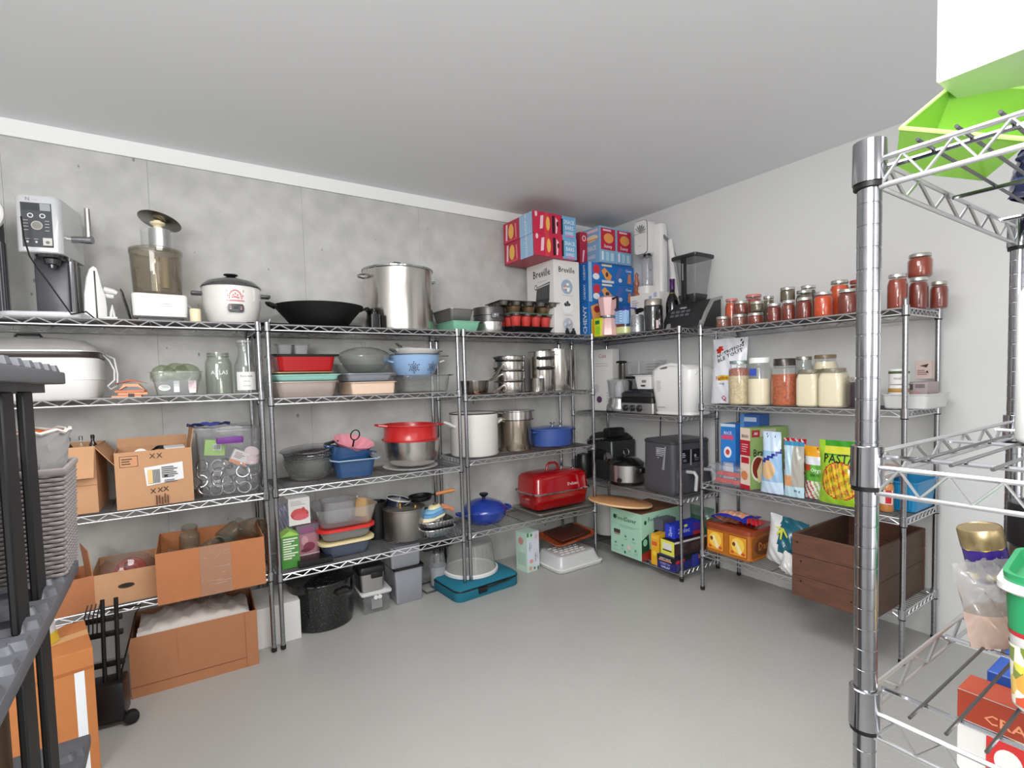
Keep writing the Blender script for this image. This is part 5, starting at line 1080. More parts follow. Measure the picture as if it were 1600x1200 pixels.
MB().lathe([(R-.004, .024), (R-.014, .05), (R*.86, .2), (R*.8, .225), (R*.6, .235), (0, .236)], 48, cap0=False).obj('dome', clear('dome_plastic', (232, 232, 230), .3, (196, 196, 192), .12), t)
MB().tube([(-.06, 0, .232), (-.05, 0, .255), (.05, 0, .255), (.06, 0, .232)], .009, 10).obj('dome_handle', clear('milky_grip', (225, 225, 228), .5, (214, 214, 216)), t)
xa, xb = 2.245, 2.36
MG = mat('pale_green_card', (190, 214, 198), .5)
t = solid_box('food_box', 'tall pale green and lilac food packet box standing on the floor', 'box', (2.302, 3.25+.06, 0), .13, .13, .31, MG, .14)
GR_ = (70, 128, 92); PKF = (206, 150, 140)
face(t, 'front_print', 'f', .13, .13, .31, [('r', .065, .0, .065, .31, (206, 206, 216)), ('r', .0, .06, .065, .19, (205, 210, 222)), ('r', .0, .28, .02, .03, GR_), ('e', .045, .29, .011, .013, GR_), ('r', .105, 0, .02, .03, GR_), ('e', .075, .022, .01, .012, GR_), ('t', .03, .2, .022, 'Lasagne', 1, -PI/2, (90, 130, 110)), ('t', .047, .2, .013, 'lasagna', 1, -PI/2, (110, 120, 130)), ('t', .085, .11, .022, 'Lasagne', 1, PI/2, (90, 130, 110)), ('t', .108, .12, .013, 'gluten free', 1, PI/2, (120, 124, 140)), ('e', .04, .085, .02, .015, PKF), ('e', .03, .03, .016, .016, PKF), ('e', .095, .27, .014, .02, (200, 176, 186))])
face(t, 'side_print', 'l', .13, .13, .31, [('e', .06, .24, .03, .03, PKF), ('r', .02, .05, .09, .1, (170, 200, 182))])
t = thing('sheet_cake_lid', 'white rectangular carrier with translucent raised lid on the floor', 'carrier', (2.64, 3.225, 0), -.0)
MB().rr([(.21, .165, .04, 0), (.225, .18, .05, .006), (.235, .19, .05, .03), (.228, .182, .05, .036)], 6).obj('base', WHITE, t)
MB().rr([(.224, .178, .05, .034), (.205, .16, .045, .06), (.185, .14, .04, .115), (.175, .13, .04, .12)], 6, False, True).obj('lid', clear('white_translucent', (236, 236, 238), .7, (220, 219, 220), .25), t)
r0 = None
for i in range(5):
    for j in range(5):
        p_ = (-.13+.052*i+.02*(j % 2), -.1+.042*j, .1205)
        if r0 is None: r0 = MB().rr([(.02, .004, .003, 0), (.018, .003, .002, .004)], 2).obj('ridge', WHITE, t, p_)
        else: q = r0.copy(); COL.objects.link(q); q.parent = t; q.location = p_
t = thing('griddle_tray', 'orange brown plastic tray tilted on the white carrier lid', 'tray', (2.72, 3.33, .175), 0, None, (.1, -.05, .05))
OB = mat('burnt_orange', (176, 82, 42), .3, 0, .05, coat=.3)
MB().rr([(.2, .13, .04, 0), (.225, .15, .05, .02), (.228, .153, .05, .028), (.218, .143, .05, .028), (.195, .125, .04, .01)], 6).obj('tray', OB, t)
MB().box(-.16, -.12, .028, .17, .12, .05, .01).obj('lid', mat('dark_red_brown', (74, 36, 28), .3), t); MB().box(-.03, -.156, .012, .04, -.15, .024, .002).obj('clasp', mat('clasp_brown', (90, 44, 30), .4), t)

# ---------------------------------------------------------------- corner unit (front = -x in the world, local -y)
RZ = -PI/2
z = ZC[0]
# blue and red snack cartons in the corner
def bluefront(w, h):
    return [('r', 0, 0, w*.07, h, (150, 186, 216)), ('e', w*.17, h*.66, w*.075, h*.26, (206, 52, 76)), ('e', w*.16, h*.3, w*.07, h*.16, (232, 236, 242)), ('r', w*.28, h*.86, w*.22, h*.1, (236, 226, 206)),
            ('p', [(w*.27, h*.62), (w*.34, h*.8), (w*.5, h*.4), (w*.46, h*.12), (w*.36, h*.2)], (236, 164, 96)), ('e', w*.39, h*.45, w*.03, h*.13, (120, 60, 30)), ('r', w*.28, h*.02, w*.26, h*.13, (222, 230, 238)),
            ('p', [(w*.56, h*.3), (w*.66, h*.88), (w*.74, h*.8), (w*.64, h*.22)], (90, 116, 190)), ('e', w*.68, h*.22, w*.04, h*.11, (226, 226, 240)), ('t', w*.87, h*.75, h*.2, 'Chewy', .8, 0, WH), ('p', [(w*.84, h*.1), (w*.93, h*.1), (w*.92, h*.6), (w*.86, h*.6)], (214, 140, 100))]
def blueside(d, h): return [('t', d*.85, h*.5, h*.22, 'CHEWY', 1, PI/2, WH), ('r', d*.55, 0, d*.12, h, (100, 150, 200))]
w = .54; BLC = mat('bright_blue_card', (40, 118, 196), .4, 0, .05)
hts = (.30, .165, .165)
zt = z
for i, lb in enumerate(('blue snack carton at the bottom of the corner stack, behind the moka pot', 'blue snack carton with an orange bar picture, second in the corner stack', 'blue snack carton third in the corner stack, under the striped red cartons')):
    t = solid_box('snack_carton', lb, 'box', (2.952+w/2, 3.255+.165, zt), w, .33, hts[i]-.001, BLC, 0, 'blue snack cartons in the corner')
    face(t, 'front_print', 'f', w, .33, hts[i], bluefront(w, hts[i]) if i else [('p', [(.05, .1), (.02, .26), (.1, .29), (.14, .15)], (232, 160, 90)), ('e', .09, .24, .035, .03, (160, 50, 40)), ('r', .2, .03, .1, .05, WH)])
    face(t, 'side_print', 'l', w, .33, hts[i], blueside(.33, hts[i])); zt += hts[i]
h = .30; w2 = .185
def redstand(w, h): return [('r', .012, h*.35, w-.018, h*.6, (194, 34, 70)), ('e', w*.55, h*.68, w*.3, h*.14, (236, 158, 84)), ('r', w*.2, h*.87, w*.5, h*.05, PK), ('t', w*.5, h*.45, h*.13, 'Sunny', 1, 0, WH), ('r', w*.1, h*.06, w*.12, h*.24, WH), ('r', w*.35, h*.05, w*.2, h*.24, (170, 206, 226)), ('r', w*.65, h*.06, w*.2, h*.22, (190, 214, 230))]
for i, (lb, x) in enumerate((('pale blue and red snack carton on the blue ones, nearer the Breville box', 3.05), ('pale blue and red snack carton on the blue ones, next to the white soda maker', 3.24))):
    t = solid_box('snack_carton', lb, 'box', (x+w2/2, 3.215+.11, zt), w2, .22, h, mat('pale_blue_card', (132, 178, 214)), 0, 'snack cartons by the ceiling')
    face(t, 'front_print', 'f', w2, .22, h, redstand(w2, h))
    face(t, 'side_print', 'l', w2, .22, h, [('r', .0, .0, .02, h, (180, 130, 190)), ('r', .03, h*.86, .17, h*.08, PK), ('e', .12, h*.7, .08, h*.09, (236, 214, 190)), ('r', .05, h*.64, .14, .01, (226, 150, 80)), ('t', .12, h*.42, h*.2, 'SNACK', .6, 0, WH), ('t', .12, h*.18, h*.14, 'BARRES', .65, 0, WH)])
t = solid_box('snack_carton', 'red snack carton seen edge on between the two carton stacks', 'box', (3.0, 3.46, zt), .08, .2, .27, mat('magenta_card', (178, 40, 68)), 0)
face(t, 'front_print', 'f', .08, .2, .27, [('e', .045, .22, .022, .026, PK), ('e', .045, .22, .013, .016, (200, 60, 80)), ('p', [(.02, .02), (.035, .02), (.05, .12), (.03, .12)], PK)])
# small packs and pots in front
t = solid_box('juice_pack', 'lime green and yellow carton pack left of the pink moka pot', 'pack', (2.99, 3.185, z), .11, .06, .15, mat('lime_yellow', (206, 214, 40)), RZ)
face(t, 'front_print', 'f', .11, .06, .15, [('p', [(.01, 0), (.04, 0), (.035, .15), (.02, .15)], (226, 140, 40)), ('r', .05, .1, .05, .03, (30, 120, 60)), ('r', .06, .02, .04, .06, (150, 210, 60))])
cx, cy, r = (3.008, 3.13, 0.07)
t = thing('moka_pot', 'pink octagonal moka pot with a steel collar', 'coffee pot', (3.045, 3.13, z+.006)); r = .08
PKP = mat('pink_paint', (226, 182, 178), .3, 0, .03, coat=.3)
MB().lathe([(r*.98, 0), (r, .004), (r*.8, .135), (r*.78, .14)], 8, a0=PI/8).obj('boiler', PKP, t, smooth=20)
MB().lathe([(r*.8, .14), (r*.83, .143), (r*.83, .158), (r*.78, .162)], 32).obj('collar', CHROME, t)
MB().lathe([(r*.76, .162), (r*1.03, .3), (r*1.04, .305), (r*.7, .32), (r*.2, .33), (0, .332)], 8, a0=PI/8).obj('top_chamber', PKP, t, smooth=20)
MB().lathe([(.012, .33), (.016, .35), (0, .354)], 12).obj('knob', BLACK, t)
MB().tube([(-.02, -r*1.0, .29), (-.02, -r-.05, .3), (-.02, -r-.05, .2)], .009, 8).obj('handle', BLACK, t)
q = solid_box('orange_carton', 'narrow orange carton between moka pot and glass jar', 'box', (3.155, 3.12, z), .045, .06, .21, mat('orange_card', (226, 108, 60), .5), RZ)
cx, cy, r = (3.14, 3.024, 0.077)
t = jar('clear glass jar with a blue rim, a blue label and pale lime contents', (3.14, cy, z+.005), .088, .215, (214, 218, 150), .28, None, lr=.95, neck=.9)
MB().tube(ring_pts(.088, .088, .208, 28), .006, 6, True).obj('blue_rim', mat('blue_plastic', (40, 60, 160), .4), t)
k = MB().m(flat((130, 170, 212))); k.rings([[(.0885*math.cos(PI+a*.11), .0885*math.sin(PI+a*.11), zz) for a in range(-6, 11)] for zz in (.085, .19)], False, False, False); k.obj('label', None, t)
k = MB().m(flat((220, 226, 238)))
for i in range(10): k.rings([[(.0892*math.cos(PI+.1+a*.06+.5*(i % 2)-.4), .0892*math.sin(PI+.1+a*.06+.5*(i % 2)-.4), .095+.01*i+d_) for a in range(5)] for d_ in (0, .006)], False, False, False)
k.obj('label_print', None, t)
t = thing('drink_can', 'silver grey drink can beside the blue rimmed jar', 'can', (3.10, 2.86, z+.006)); MB().lathe([(.045, 0), (.055, .006), (.055, .12), (.046, .135), (.046, .139), (.04, .137)], 26).obj('can', mat('grey_can', (176, 178, 182), .3, .7, .2, 40), t); cyl_text(t, 'can_print', 'OLD', .05, .0555, .065, (120, 124, 132), PI)
t = jar('black filled glass jar with a steel screw lid', (3.125, 2.72, z+.004), .072, .245, (12, 11, 12), .97, (196, 190, 178), lr=.86, lh=.045, neck=.8)
t = thing('wine_bottle', 'dark wine bottle with purple neck foil', 'bottle', (3.22, 2.615, z+.004))
MB().lathe([(.04, 0), (.048, .004), (.048, .21), (.04, .245), (.02, .285), (.018, .36)], 28).obj('glass', mat('dark_bottle', (16, 14, 14), .08, coat=.6), t)
MB().lathe([(.0195, .285), (.019, .375), (.0205, .377), (.0205, .39), (0, .391)], 22).obj('foil', mat('purple_foil', (74, 32, 96), .35, .3), t); MB().tube(ring_pts(.022, .022, .283, 22), .003, 6, True).obj('gold_band', mat('gold', (220, 196, 120), .3, .8), t)
t = thing('small_bottle', 'little dark sauce bottle with a red and white label by the blender', 'bottle', (3.085, 2.625, z)); MB().lathe([(.022, 0), (.024, .003), (.024, .1), (.012, .13), (.012, .16), (0, .162)], 18).obj('body', mat('dark_bottle', (16, 14, 14)), t); MB().box(-.0255, -.012, .02, -.0235, .012, .08).obj('label', flat((220, 200, 200)), t)
t = solid_box('white_appliance_box', 'white box with a black oval hand hole behind the jars', 'box', (3.22+.09, 2.895, z), .30, .18, .325, mat('white_card', (220, 218, 215)), RZ)
face(t, 'front_print', 'f', .30, .18, .325, [('e', .1, .2, .05, .02, (18, 18, 20)), ('e', .075, .185, .02, .015, (18, 18, 20)), ('r', .2, .27, .03, .03, (150, 164, 206)), ('r', .25, .285, .03, .035, (160, 170, 206)), ('l', .02, .22, .08, .07, 4, (170, 176, 190)), ('r', .13, .05, .12, .004, (160, 160, 170))])
q = thing('figurine', 'small brown tiered bottle standing on the white box', 'bottle', (3.24, 2.99, z+.326)); MB().lathe([(.035, 0), (.038, .01), (.02, .03), (.03, .05), (.016, .075), (.024, .1), (.012, .14), (.016, .17), (0, .19)], 20).obj('body', mat('brown_glaze', (150, 90, 66), .35, 0, .2, 40), q)
# soda maker
t = thing('soda_maker', 'tall white soda maker with a clear bottle, leaning against the wall', 'soda maker', (3.33, 2.90, z+.326), RZ)
MB().rr([(.06, .045, .03, .0, .03, .05), (.06, .045, .03, .5, .03, .05), (.05, .04, .03, .56, .03, .05)], 6).obj('tower', WHITE, t)
MB().rr([(.058, .075, .03, 0), (.062, .08, .035, .01), (.062, .08, .035, .06), (.058, .075, .03, .068)], 6).obj('base', WHITE, t, (-.03, -.02, 0))
mb = MB(); mb.rr([(.062, .13, .03, -.055), (.065, .135, .035, -.045), (.065, .135, .035, .045), (.062, .13, .03, .055)], 8); mb.obj('head', WHITE, t, (-.04, -.04, .46), (PI/2, 0, 0))
MB().rr([(.066, .136, .036, -.004), (.066, .136, .036, .004)], 8).obj('trim_line', mat('grey_line', (110, 110, 112), .4), t, (-.04, -.085, .46), (PI/2, 0, 0))
k = []
for i in range(9):
    a = PI/2+(i-4)*.42; k.append(('p', [(.05, .1), (.05+.05*math.cos(a)-.007, .11+.05*math.sin(a)), (.05+.062*math.cos(a), .11+.066*math.sin(a)), (.05+.05*math.cos(a)+.007, .105+.05*math.sin(a))], (110, 112, 112)))
prints(t, 'leaf_logo', (-.09, -.0965, .39), (1, 0, 0), (0, 0, 1), k+[('r', .03, .0, .04, .004, (170, 170, 170))])
MB().lathe([(.04, .075), (.045, .08), (.045, .25), (.035, .3), (.02, .33)], 28, c=(-.02, -.04)).obj('bottle', PLAST, t)
MB().lathe([(.03, .33), (.032, .31), (.03, .3)], 20, c=(-.02, -.04)).obj('bottle_collar', BLACK, t)
MB().tube([(.02, -.05, .3), (.035, -.05, .28), (.035, -.05, .2), (.02, -.05, .19), (.005, -.05, .2), (.005, -.05, .29)], .003, 6, True).obj('wire_clip', CHROME, t)
q = thing('stick_blender', 'slim white stick wand leaning on the wall beside the soda maker', 'blender', (3.40, 2.70, z), 0, None, (.0, .0, 0))
MB().tube([(-.12, -.05, .18), (-.08, -.03, .38), (-.02, .06, .74)], [.042, .032, .018], 14).obj('body', WHITE, q); MB().tube([(-.02, .06, .72), (-.03, .11, .78), (-.03, .15, .83)], .012, 8).obj('clip', mat('grey_line', (110, 110, 112)), q); MB().lathe([(.02, 0), (.022, .012), (.015, .018), (0, .02)], 14).obj('button', CHROME, q, (-.13, -.04, .28), (0, -1.4, 0))
MB().tube([(-.02, .06, .74), (.02, .03, .6), (.03, .0, .3), (.03, -.04, .1)], .003, 6).obj('cord', mat('grey_line', (110, 110, 112)), q)
# blender
t = thing('blender', 'black and grey blender with a square clear jug', 'blender', (3.26, 2.46, z+.003), RZ)
B2 = mat('charcoal_plastic', (38, 38, 40), .3, 0, .06); G2 = mat('blender_grey', (150, 150, 148), .35, .2)
MB().prism([(-.13, 0), (-.13, .06), (-.06, .19), (.06, .215), (.1, .215), (.1, 0)], -.165, .165, Matrix.Rotation(PI/2, 4, 'Z')).obj('base', B2, t, smooth=0)
MB().prism([(-.155, 0), (-.1, .1), (-.02, .2), (.09, .225), (.09, .205), (-.01, .18), (-.085, .085), (-.135, 0)], -.185, -.155, Matrix.Rotation(PI/2, 4, 'Z')).obj('side_arm', G2, t, smooth=0)
MB().prism([(-.155, 0), (-.1, .1), (-.02, .2), (.09, .225), (.09, .205), (-.01, .18), (-.085, .085), (-.135, 0)], .1, .13, Matrix.Rotation(PI/2, 4, 'Z')).obj('side_arm', G2, t, smooth=0)
prints(t, 'buttons', (-.14, -.1315, .06), (1, 0, 0), (0, .54, 1), [('r', .02+.045*(i % 4), .035+.03*(i//4), .034, .02, (92, 92, 96)) for i in range(8)]+[('t', .12, .105, .022, 'NINJA', 1, 0, (200, 200, 204))])
MB().rr([(.06, .06, .015, .2), (.075, .075, .02, .25), (.102, .102, .02, .5), (.104, .104, .02, .51)], 4, False, False).obj('jug', clear('smoky_jug', (232, 232, 232), .1, (170, 170, 172)), t)
MB().rr([(.066, .066, .02, .19), (.078, .078, .02, .235), (.078, .078, .02, .25)], 4).obj('jug_collar', B2, t)
MB().rr([(.108, .108, .02, .505), (.112, .112, .02, .512), (.112, .112, .02, .53), (.1, .1, .02, .538)], 4).obj('lid', B2, t)
MB().box(-.02, -.112, .2, .02, -.09, .525, .008).obj('handle', BLACK, t)
MB().box(-.004, -.115, .35, .004, -.111, .47).obj('handle_strip', G2, t)
for s in (-1, 1): prints(t, 'measure_marks', (.0 if s > 0 else -.0, -.087, .26), (1, 0, 0), (0, -.1, 1), [('r', s*.045-.012, .03+.025*i, .024, .003, (120, 120, 124)) for i in range(7)])

# corner second shelf
z = ZC[1]
t = thing('mini_food_processor', 'silver food processor with a clear bowl and feed tube', 'food processor', (3.24, 3.20, z), RZ)
MB().lathe([(.11, 0), (.118, .01), (.118, .05), (.1, .075), (.1, .105), (.092, .12)], 36).obj('base', mat('satin_silver', (190, 190, 190), .25, .8), t)
MB().lathe([(.112, -.002), (.12, .0), (.12, .012)], 36, cap1=False).obj('foot', BLACK, t)
MB().lathe([(.085, .12), (.093, .13), (.105, .25), (.108, .27), (.104, .27), (.09, .14)], 36, cap0=False, cap1=False).obj('bowl', PLAST, t)
MB().lathe([(.035, .13), (.045, .2), (.02, .26), (0, .265)], 20).obj('blade_hub', mat('hub_grey', (206, 206, 208), .4), t)
MB().lathe([(.111, .268), (.111, .278), (.06, .29), (0, .292)], 36, cap0=False).obj('bowl_lid', PLAST, t)
MB().rr([(.035, .025, .02, .285, .03, 0), (.035, .025, .02, .41, .03, 0)], 5, False).obj('feed_tube', SMOKE, t); MB().rr([(.026, .018, .015, .29, .03, 0), (.026, .018, .015, .42, .03, 0)], 5).obj('pusher', BLACK, t); MB().lathe([(.045, .418), (.048, .424), (.04, .436), (0, .438)], 20, c=(.025, 0)).obj('pusher_cap', BLACK, t)
MB().tube([(.1, -.02, .26), (.155, -.04, .25), (.16, -.04, .17), (.105, -.02, .14)], .012, 8).obj('handle', PLAST, t)
t = solid_box('appliance_box', 'tall grey and white box tilted behind the silver food processor', 'box', (3.30, 3.44, z), .24, .1, .55, mat('white_card', (220, 218, 215)), RZ+.15)
face(t, 'front_print', 'f', .24, .1, .55, [('t', .13, .49, .05, 'Cuis', 1, 0, (190, 90, 100)), ('r', .05, .42, .14, .004, (170, 150, 150)), ('r', .05, .4, .14, .004, (170, 150, 150)), ('e', .09, .1, .03, .03, (90, 60, 90)), ('e', .06, .2, .03, .04, (190, 192, 196)), ('l', .17, .05, .05, .12, 5, (190, 190, 196))])
face(t, 'side_print', 'l', .24, .1, .55, [('r', 0, 0, .1, .55, (196, 197, 199)), ('r', .03, .45, .04, .02, (110, 110, 114)), ('e', .05, .35, .012, .012, (120, 120, 124)), ('e', .05, .25, .012, .012, (120, 120, 124))])
t = thing('contact_grill', 'black and silver contact grill with three round knobs', 'grill', (3.25, 2.905, z), RZ)
MB().rr([(.17, .12, .02, 0), (.175, .13, .02, .005), (.175, .13, .02, .085), (.17, .125, .02, .09)], 4).obj('base', mat('satin_silver', (190, 190, 190)), t)
MB().rr([(.176, .135, .03, .09), (.176, .135, .03, .13), (.172, .13, .03, .135)], 4).obj('lower_plate', BLACK, t)
MB().rr([(.174, .132, .03, .137), (.174, .132, .03, .165), (.15, .11, .03, .19), (.1, .08, .03, .2)], 5).obj('upper_lid', mat('gloss_dark', (44, 44, 46), .15, coat=.5), t)
for x in (-.11, -.035, .04):
    MB().lathe([(.026, 0), (.024, .018), (.014, .026), (0, .027)], 20).obj('knob', BLACK, t, (x, -.13, .045), (PI/2, 0, 0)); MB().box(-.003, -.16, .026, .003, -.152, .064).obj('knob_line', CHROME, t, (x, 0, 0))
MB().tube([(-.2, -.0, .26), (-.12, -.06, .25), (-.09, -.1, .18), (-.08, -.11, .15)], .014, 8).obj('handle', BLACK, t)
t = thing('plastic_scoop', 'white plastic funnel tray with a square hole between grill and bread maker', 'tray', (3.19, 2.83, z+.2), RZ)
MB().rr([(.07, .06, .01, .0), (.085, .075, .012, .1), (.1, .085, .012, .105), (.1, .085, .012, .11), (.08, .07, .01, .108), (.066, .056, .01, .004)], 3, False, False).obj('body', WHITE, t)
prints(t, 'slot', (-.03, -.07, .02), (1, 0, 0), (0, 0, 1), [('r', .02, .03, .045, .04, (120, 120, 122)), ('r', .01, .0, .045, .012, (24, 24, 26))])
t = thing('box_stack', 'clear shallow plastic drawer on a flat tray behind the grill', 'drawer', (3.35, 3.0, z+.31), RZ); MB().rr(dish_secs(.16, .08, .12, .95, .02, .002, .01), 4).obj('drawer', PLAST, t)
MB().box(-.17, -.09, -.03, .17, .09, -.008, .004).obj('tray', BLACK, t)
# wall vent slots seen on the wall
# bread maker
t = thing('wall_vent', 'small louvered vent on the painted wall behind the bread maker', 'vent', (3.513, 3.06, 1.574), RZ)
MB().box(-.09, -.008, -.05, .09, 0, .05, .002, 1).obj('plate', PAINT, t, smooth=0)
for i in range(4): MB().box(-.078, -.013, -.04+.024*i, .078, -.007, -.032+.024*i).obj('slat', BLACK, t, smooth=0)
t = thing('bread_maker', 'tall white bread maker with a carrying handle', 'bread maker', (3.25, 2.55, z), RZ)
WB = mat('appliance_white', (226, 225, 223), .35, 0, .02, coat=.2)
MB().rr([(.15, .12, .05, 0), (.17, .14, .06, .01), (.17, .14, .06, .028)], 7).obj('foot', WB, t)
MB().rr([(.16, .13, .06, .028), (.172, .14, .07, .04), (.205, .16, .08, .27), (.2, .155, .08, .34), (.17, .13, .07, .372), (.1, .08, .05, .385)], 7).obj('body', WB, t)
MB().tube([(-.2, -.09, .29), (-.17, -.12, .33), (-.1, -.13, .365), (0, -.135, .382), (.1, -.13, .37), (.2, -.1, .31)], .014, 10).obj('handle', WB, t)
MB().tube([(-.14, -.12, .335), (-.09, -.14, .352), (-.03, -.148, .362)], .008, 8).obj('handle_grip', mat('grip_grey', (110, 108, 104), .4), t)
prints(t, 'small_print', (-.13, -.152, .05), (1, 0, 0), (0, -.08, 1), [('r', .02, .01, .07, .006, (150, 148, 146)), ('l', .02, .13, .05, .09, 6, (200, 198, 194)), ('l', .22, .16, .035, .05, 4, (120, 118, 116))])
# corner third shelf
z = ZC[2]
t = thing('slow_cooker', 'round steel slow cooker with a black lid and side handles', 'slow cooker', (3.19, 3.085, z), RZ)
r = .145
MB().lathe([(r*.85, 0), (r*.9, .02), (r*.98, .03), (r, .17)], 44, cap1=False).obj('body', BRUSH, t); MB().lathe([(r*.87, -.001), (r*.93, .0), (r*.95, .03)], 44, cap1=False).obj('foot', BLACK, t)
MB().lathe([(r*1.02, .168), (r*1.04, .175), (r*.98, .185), (r*.7, .215), (r*.2, .235), (0, .236)], 44, cap0=False).obj('lid', mat('gloss_black', (18, 18, 19), .12, coat=.6), t)
MB().tube([(.03*math.cos(i*2*PI/16), 0, .265+.03*math.sin(i*2*PI/16)) for i in range(16)], .006, 6, True).obj('lid_ring', CHROME, t)
for s in (-1, 1): MB().rr([(.03, .04, .02, .11), (.034, .044, .02, .12), (.034, .044, .02, .14), (.03, .04, .02, .15)]).obj('handle', BLACK, t, (s*(r+.02), 0, 0))
MB().lathe([(.02, 0), (.018, .014), (0, .016)], 16).obj('dial', BLACK, t, (.05, -r*.93, .05), (PI/2, 0, .3))
t = thing('deep_fryer', 'large black appliance with raised lid and handle behind the slow cooker', 'appliance', (3.29, 3.37, z), RZ)
MB().rr([(.15, .14, .03, 0), (.16, .15, .03, .01), (.165, .155, .03, .33), (.16, .15, .03, .345)], 4).obj('body', mat('dark_steel_side', (58, 60, 60), .3, .5), t)
MB().rr([(.15, .14, .04, .345), (.155, .145, .04, .36), (.12, .11, .04, .4), (.08, .08, .03, .41)], 4).obj('lid', BLACK, t)
MB().box(.07, -.17, .38, .16, .02, .46, .02).obj('hinge_block', BLACK, t); MB().box(-.12, -.158, .18, .1, -.15, .27, .01).obj('panel', BLACK, t)
MB().tube([(-.14, -.16, .33), (-.05, -.19, .35), (.1, -.19, .37)], .008, 8).obj('rail', CHROME, t); MB().lathe([(.05, 0), (.052, .01), (.0, .014)], 24).obj('round_window', CHROME, t, (.13, -.155, .2), (PI/2, 0, 0))
t = thing('kettle', 'black electric kettle with a chrome lever beside the corner post', 'kettle', (3.10, 3.53, z), RZ, None)
MB().lathe([(.07, 0), (.075, .01), (.068, .16), (.055, .21), (0, .225)], 28).obj('body', BLACK, t); MB().tube([(-.07, -.03, .19), (-.1, -.05, .15), (-.09, -.05, .06)], .01, 8).obj('handle', CHROME, t)
MB().box(-.03, -.09, .05, .03, -.07, .08, .004).obj('steel_clip', CHROME, t)
t = thing('air_fryer', 'big dark grey dual air fryer with touch panel and pale handle', 'air fryer', (3.285, 2.645, z), -.08)
AG = mat('slate_grey', (72, 72, 78), .4, 0, .04)
MB().rr([(.19, .15, .03, .0), (.2, .16, .04, .012), (.2, .165, .04, .05), (.2, .155, .04, .385), (.195, .15, .04, .39)], 6).obj('body', AG, t)
MB().rr([(.202, .158, .04, .388), (.204, .16, .04, .392), (.204, .16, .04, .402), (.195, .15, .04, .415)], 6).obj('top', mat('dark_satin', (86, 86, 88), .3, .6), t)
MB().box(-.17, -.13, -.004, .17, .13, .006).obj('foot', BLACK, t)
prints(t, 'side_reflections', (-.2045, .12, .25), (0, -1, 0), (0, 0, 1), [('l', .11, .04, .1, .07, 5, (190, 190, 194)), ('l', .12, .02, .03, .09, 5, (150, 150, 156)), ('p', [(.17, -.06), (.2, .12), (.215, .12), (.195, -.06)], (140, 140, 144))])  # glyph reflections painted onto the plain side
prints(t, 'touch_panel', (-.1, -.1625, .22), (1, 0, 0), (0, .05, 1), [('p', [(-.03, .02), (0, .12), (.19, .12), (.19, .02)], (20, 20, 22)), ('l', -.01, .06, .05, .04, 3, (200, 200, 206)), ('l', .0, .03, .04, .02, 2, (150, 150, 156)), ('p', [(.07, .0), (.08, .12), (.095, .12), (.085, .0)], (150, 150, 154)), ('e', .13, .07, .012, .012, (160, 160, 170)), ('l', .12, .03, .05, .03, 2, (110, 110, 116))])
MB().box(.005, -.19, .02, .185, -.156, .2, .015).obj('drawer_front', AG, t); MB().box(-.185, -.19, .02, -.005, -.156, .2, .015).obj('drawer_front', AG, t)
MB().tube([(-.09, -.18, .18), (-.09, -.26, .185), (-.085, -.275, .16), (-.08, -.26, .05)], .013, 8).obj('handle', mat('pale_handle', (190, 190, 192), .3), t); MB().tube([(.1, -.18, .18), (.1, -.26, .185), (.105, -.275, .16), (.11, -.26, .05)], .013, 8).obj('handle', mat('pale_handle', (190, 190, 192), .3), t)
tag(MB().tube([(3.35, 2.86, z), (3.36, 2.87, z+.3), (3.37, 2.86, ZC[1]+.2), (3.38, 2.85, ZC[1]+.02)], .0045, 6).obj('power_cord', RUBBER), 'black cord hanging on the wall behind the slow cooker', 'cord')
t = thing('round_mat', 'round tan speckled mat lying on the mint green box', 'mat', (3.0, 2.985, .474), 0, None, (0, .11, 0))
MB().lathe([(.18, 0), (.225, .01), (.235, .022), (.225, .03), (.05, .03), (0, .031)], 48, sx=1.0, sy=1.15).obj('mat', mat('speckled_tan', (194, 140, 92), .7, 0, .45, 90, .3, 150), t)
MB().tube([(.232*math.cos(2*PI*i/40), .232*1.15*math.sin(2*PI*i/40), .018) for i in range(40)], .008, 6, True).obj('rim', mat('pale_tan', (222, 186, 144), .6), t)
# corner bottom shelf
z = ZC[3]
t = solid_box('appliance_box', 'mint green box printed FoodSaver on the lowest corner shelf', 'box', (3.185, 2.885, z+.002), .33, .45, .365, mat('mint_card', (164, 206, 182), .5, 0, .03), RZ)
DG = (26, 70, 44); it = [('t', .2, .295, .052, 'FoodSaver', 1.0, 0, (44, 90, 60)), ('e', .055, .3, .014, .018, DG), ('r', .03, .245, .34, .002, (130, 170, 150)), ('l', .12, .225, .2, .018, 2, (140, 178, 158)), ('r', .045, .17, .07, .03, (70, 60, 56)), ('r', .05, .155, .06, .015, (150, 130, 120)), ('r', .02, .025, .34, .002, (130, 170, 150)), ('e', .19, .03, .009, .012, DG)]
for x, y in ((.2, .16), (.3, .155), (.07, .09), (.16, .08), (.25, .075), (.33, .07)): it += [('e', x, y, .01, .009, (96, 120, 110)), ('l', x-.02, y-.032, .045, .012, 2, (140, 176, 158))]
it += [('e', .25, .08, .016, .02, (220, 190, 184))]
def sc(it, f): return [((i[0], [(x*f, y) for x, y in i[1]], i[2]) if i[0] == 'p' else (i[0], i[1]*f, *i[2:])) for i in it]
face(t, 'front_print', 'f', .33, .45, .365, [(i if i[0] != 'r' or i[3] < .3 else ('r', .02, i[2], .29, i[4], i[5])) for i in sc(it, .83)])
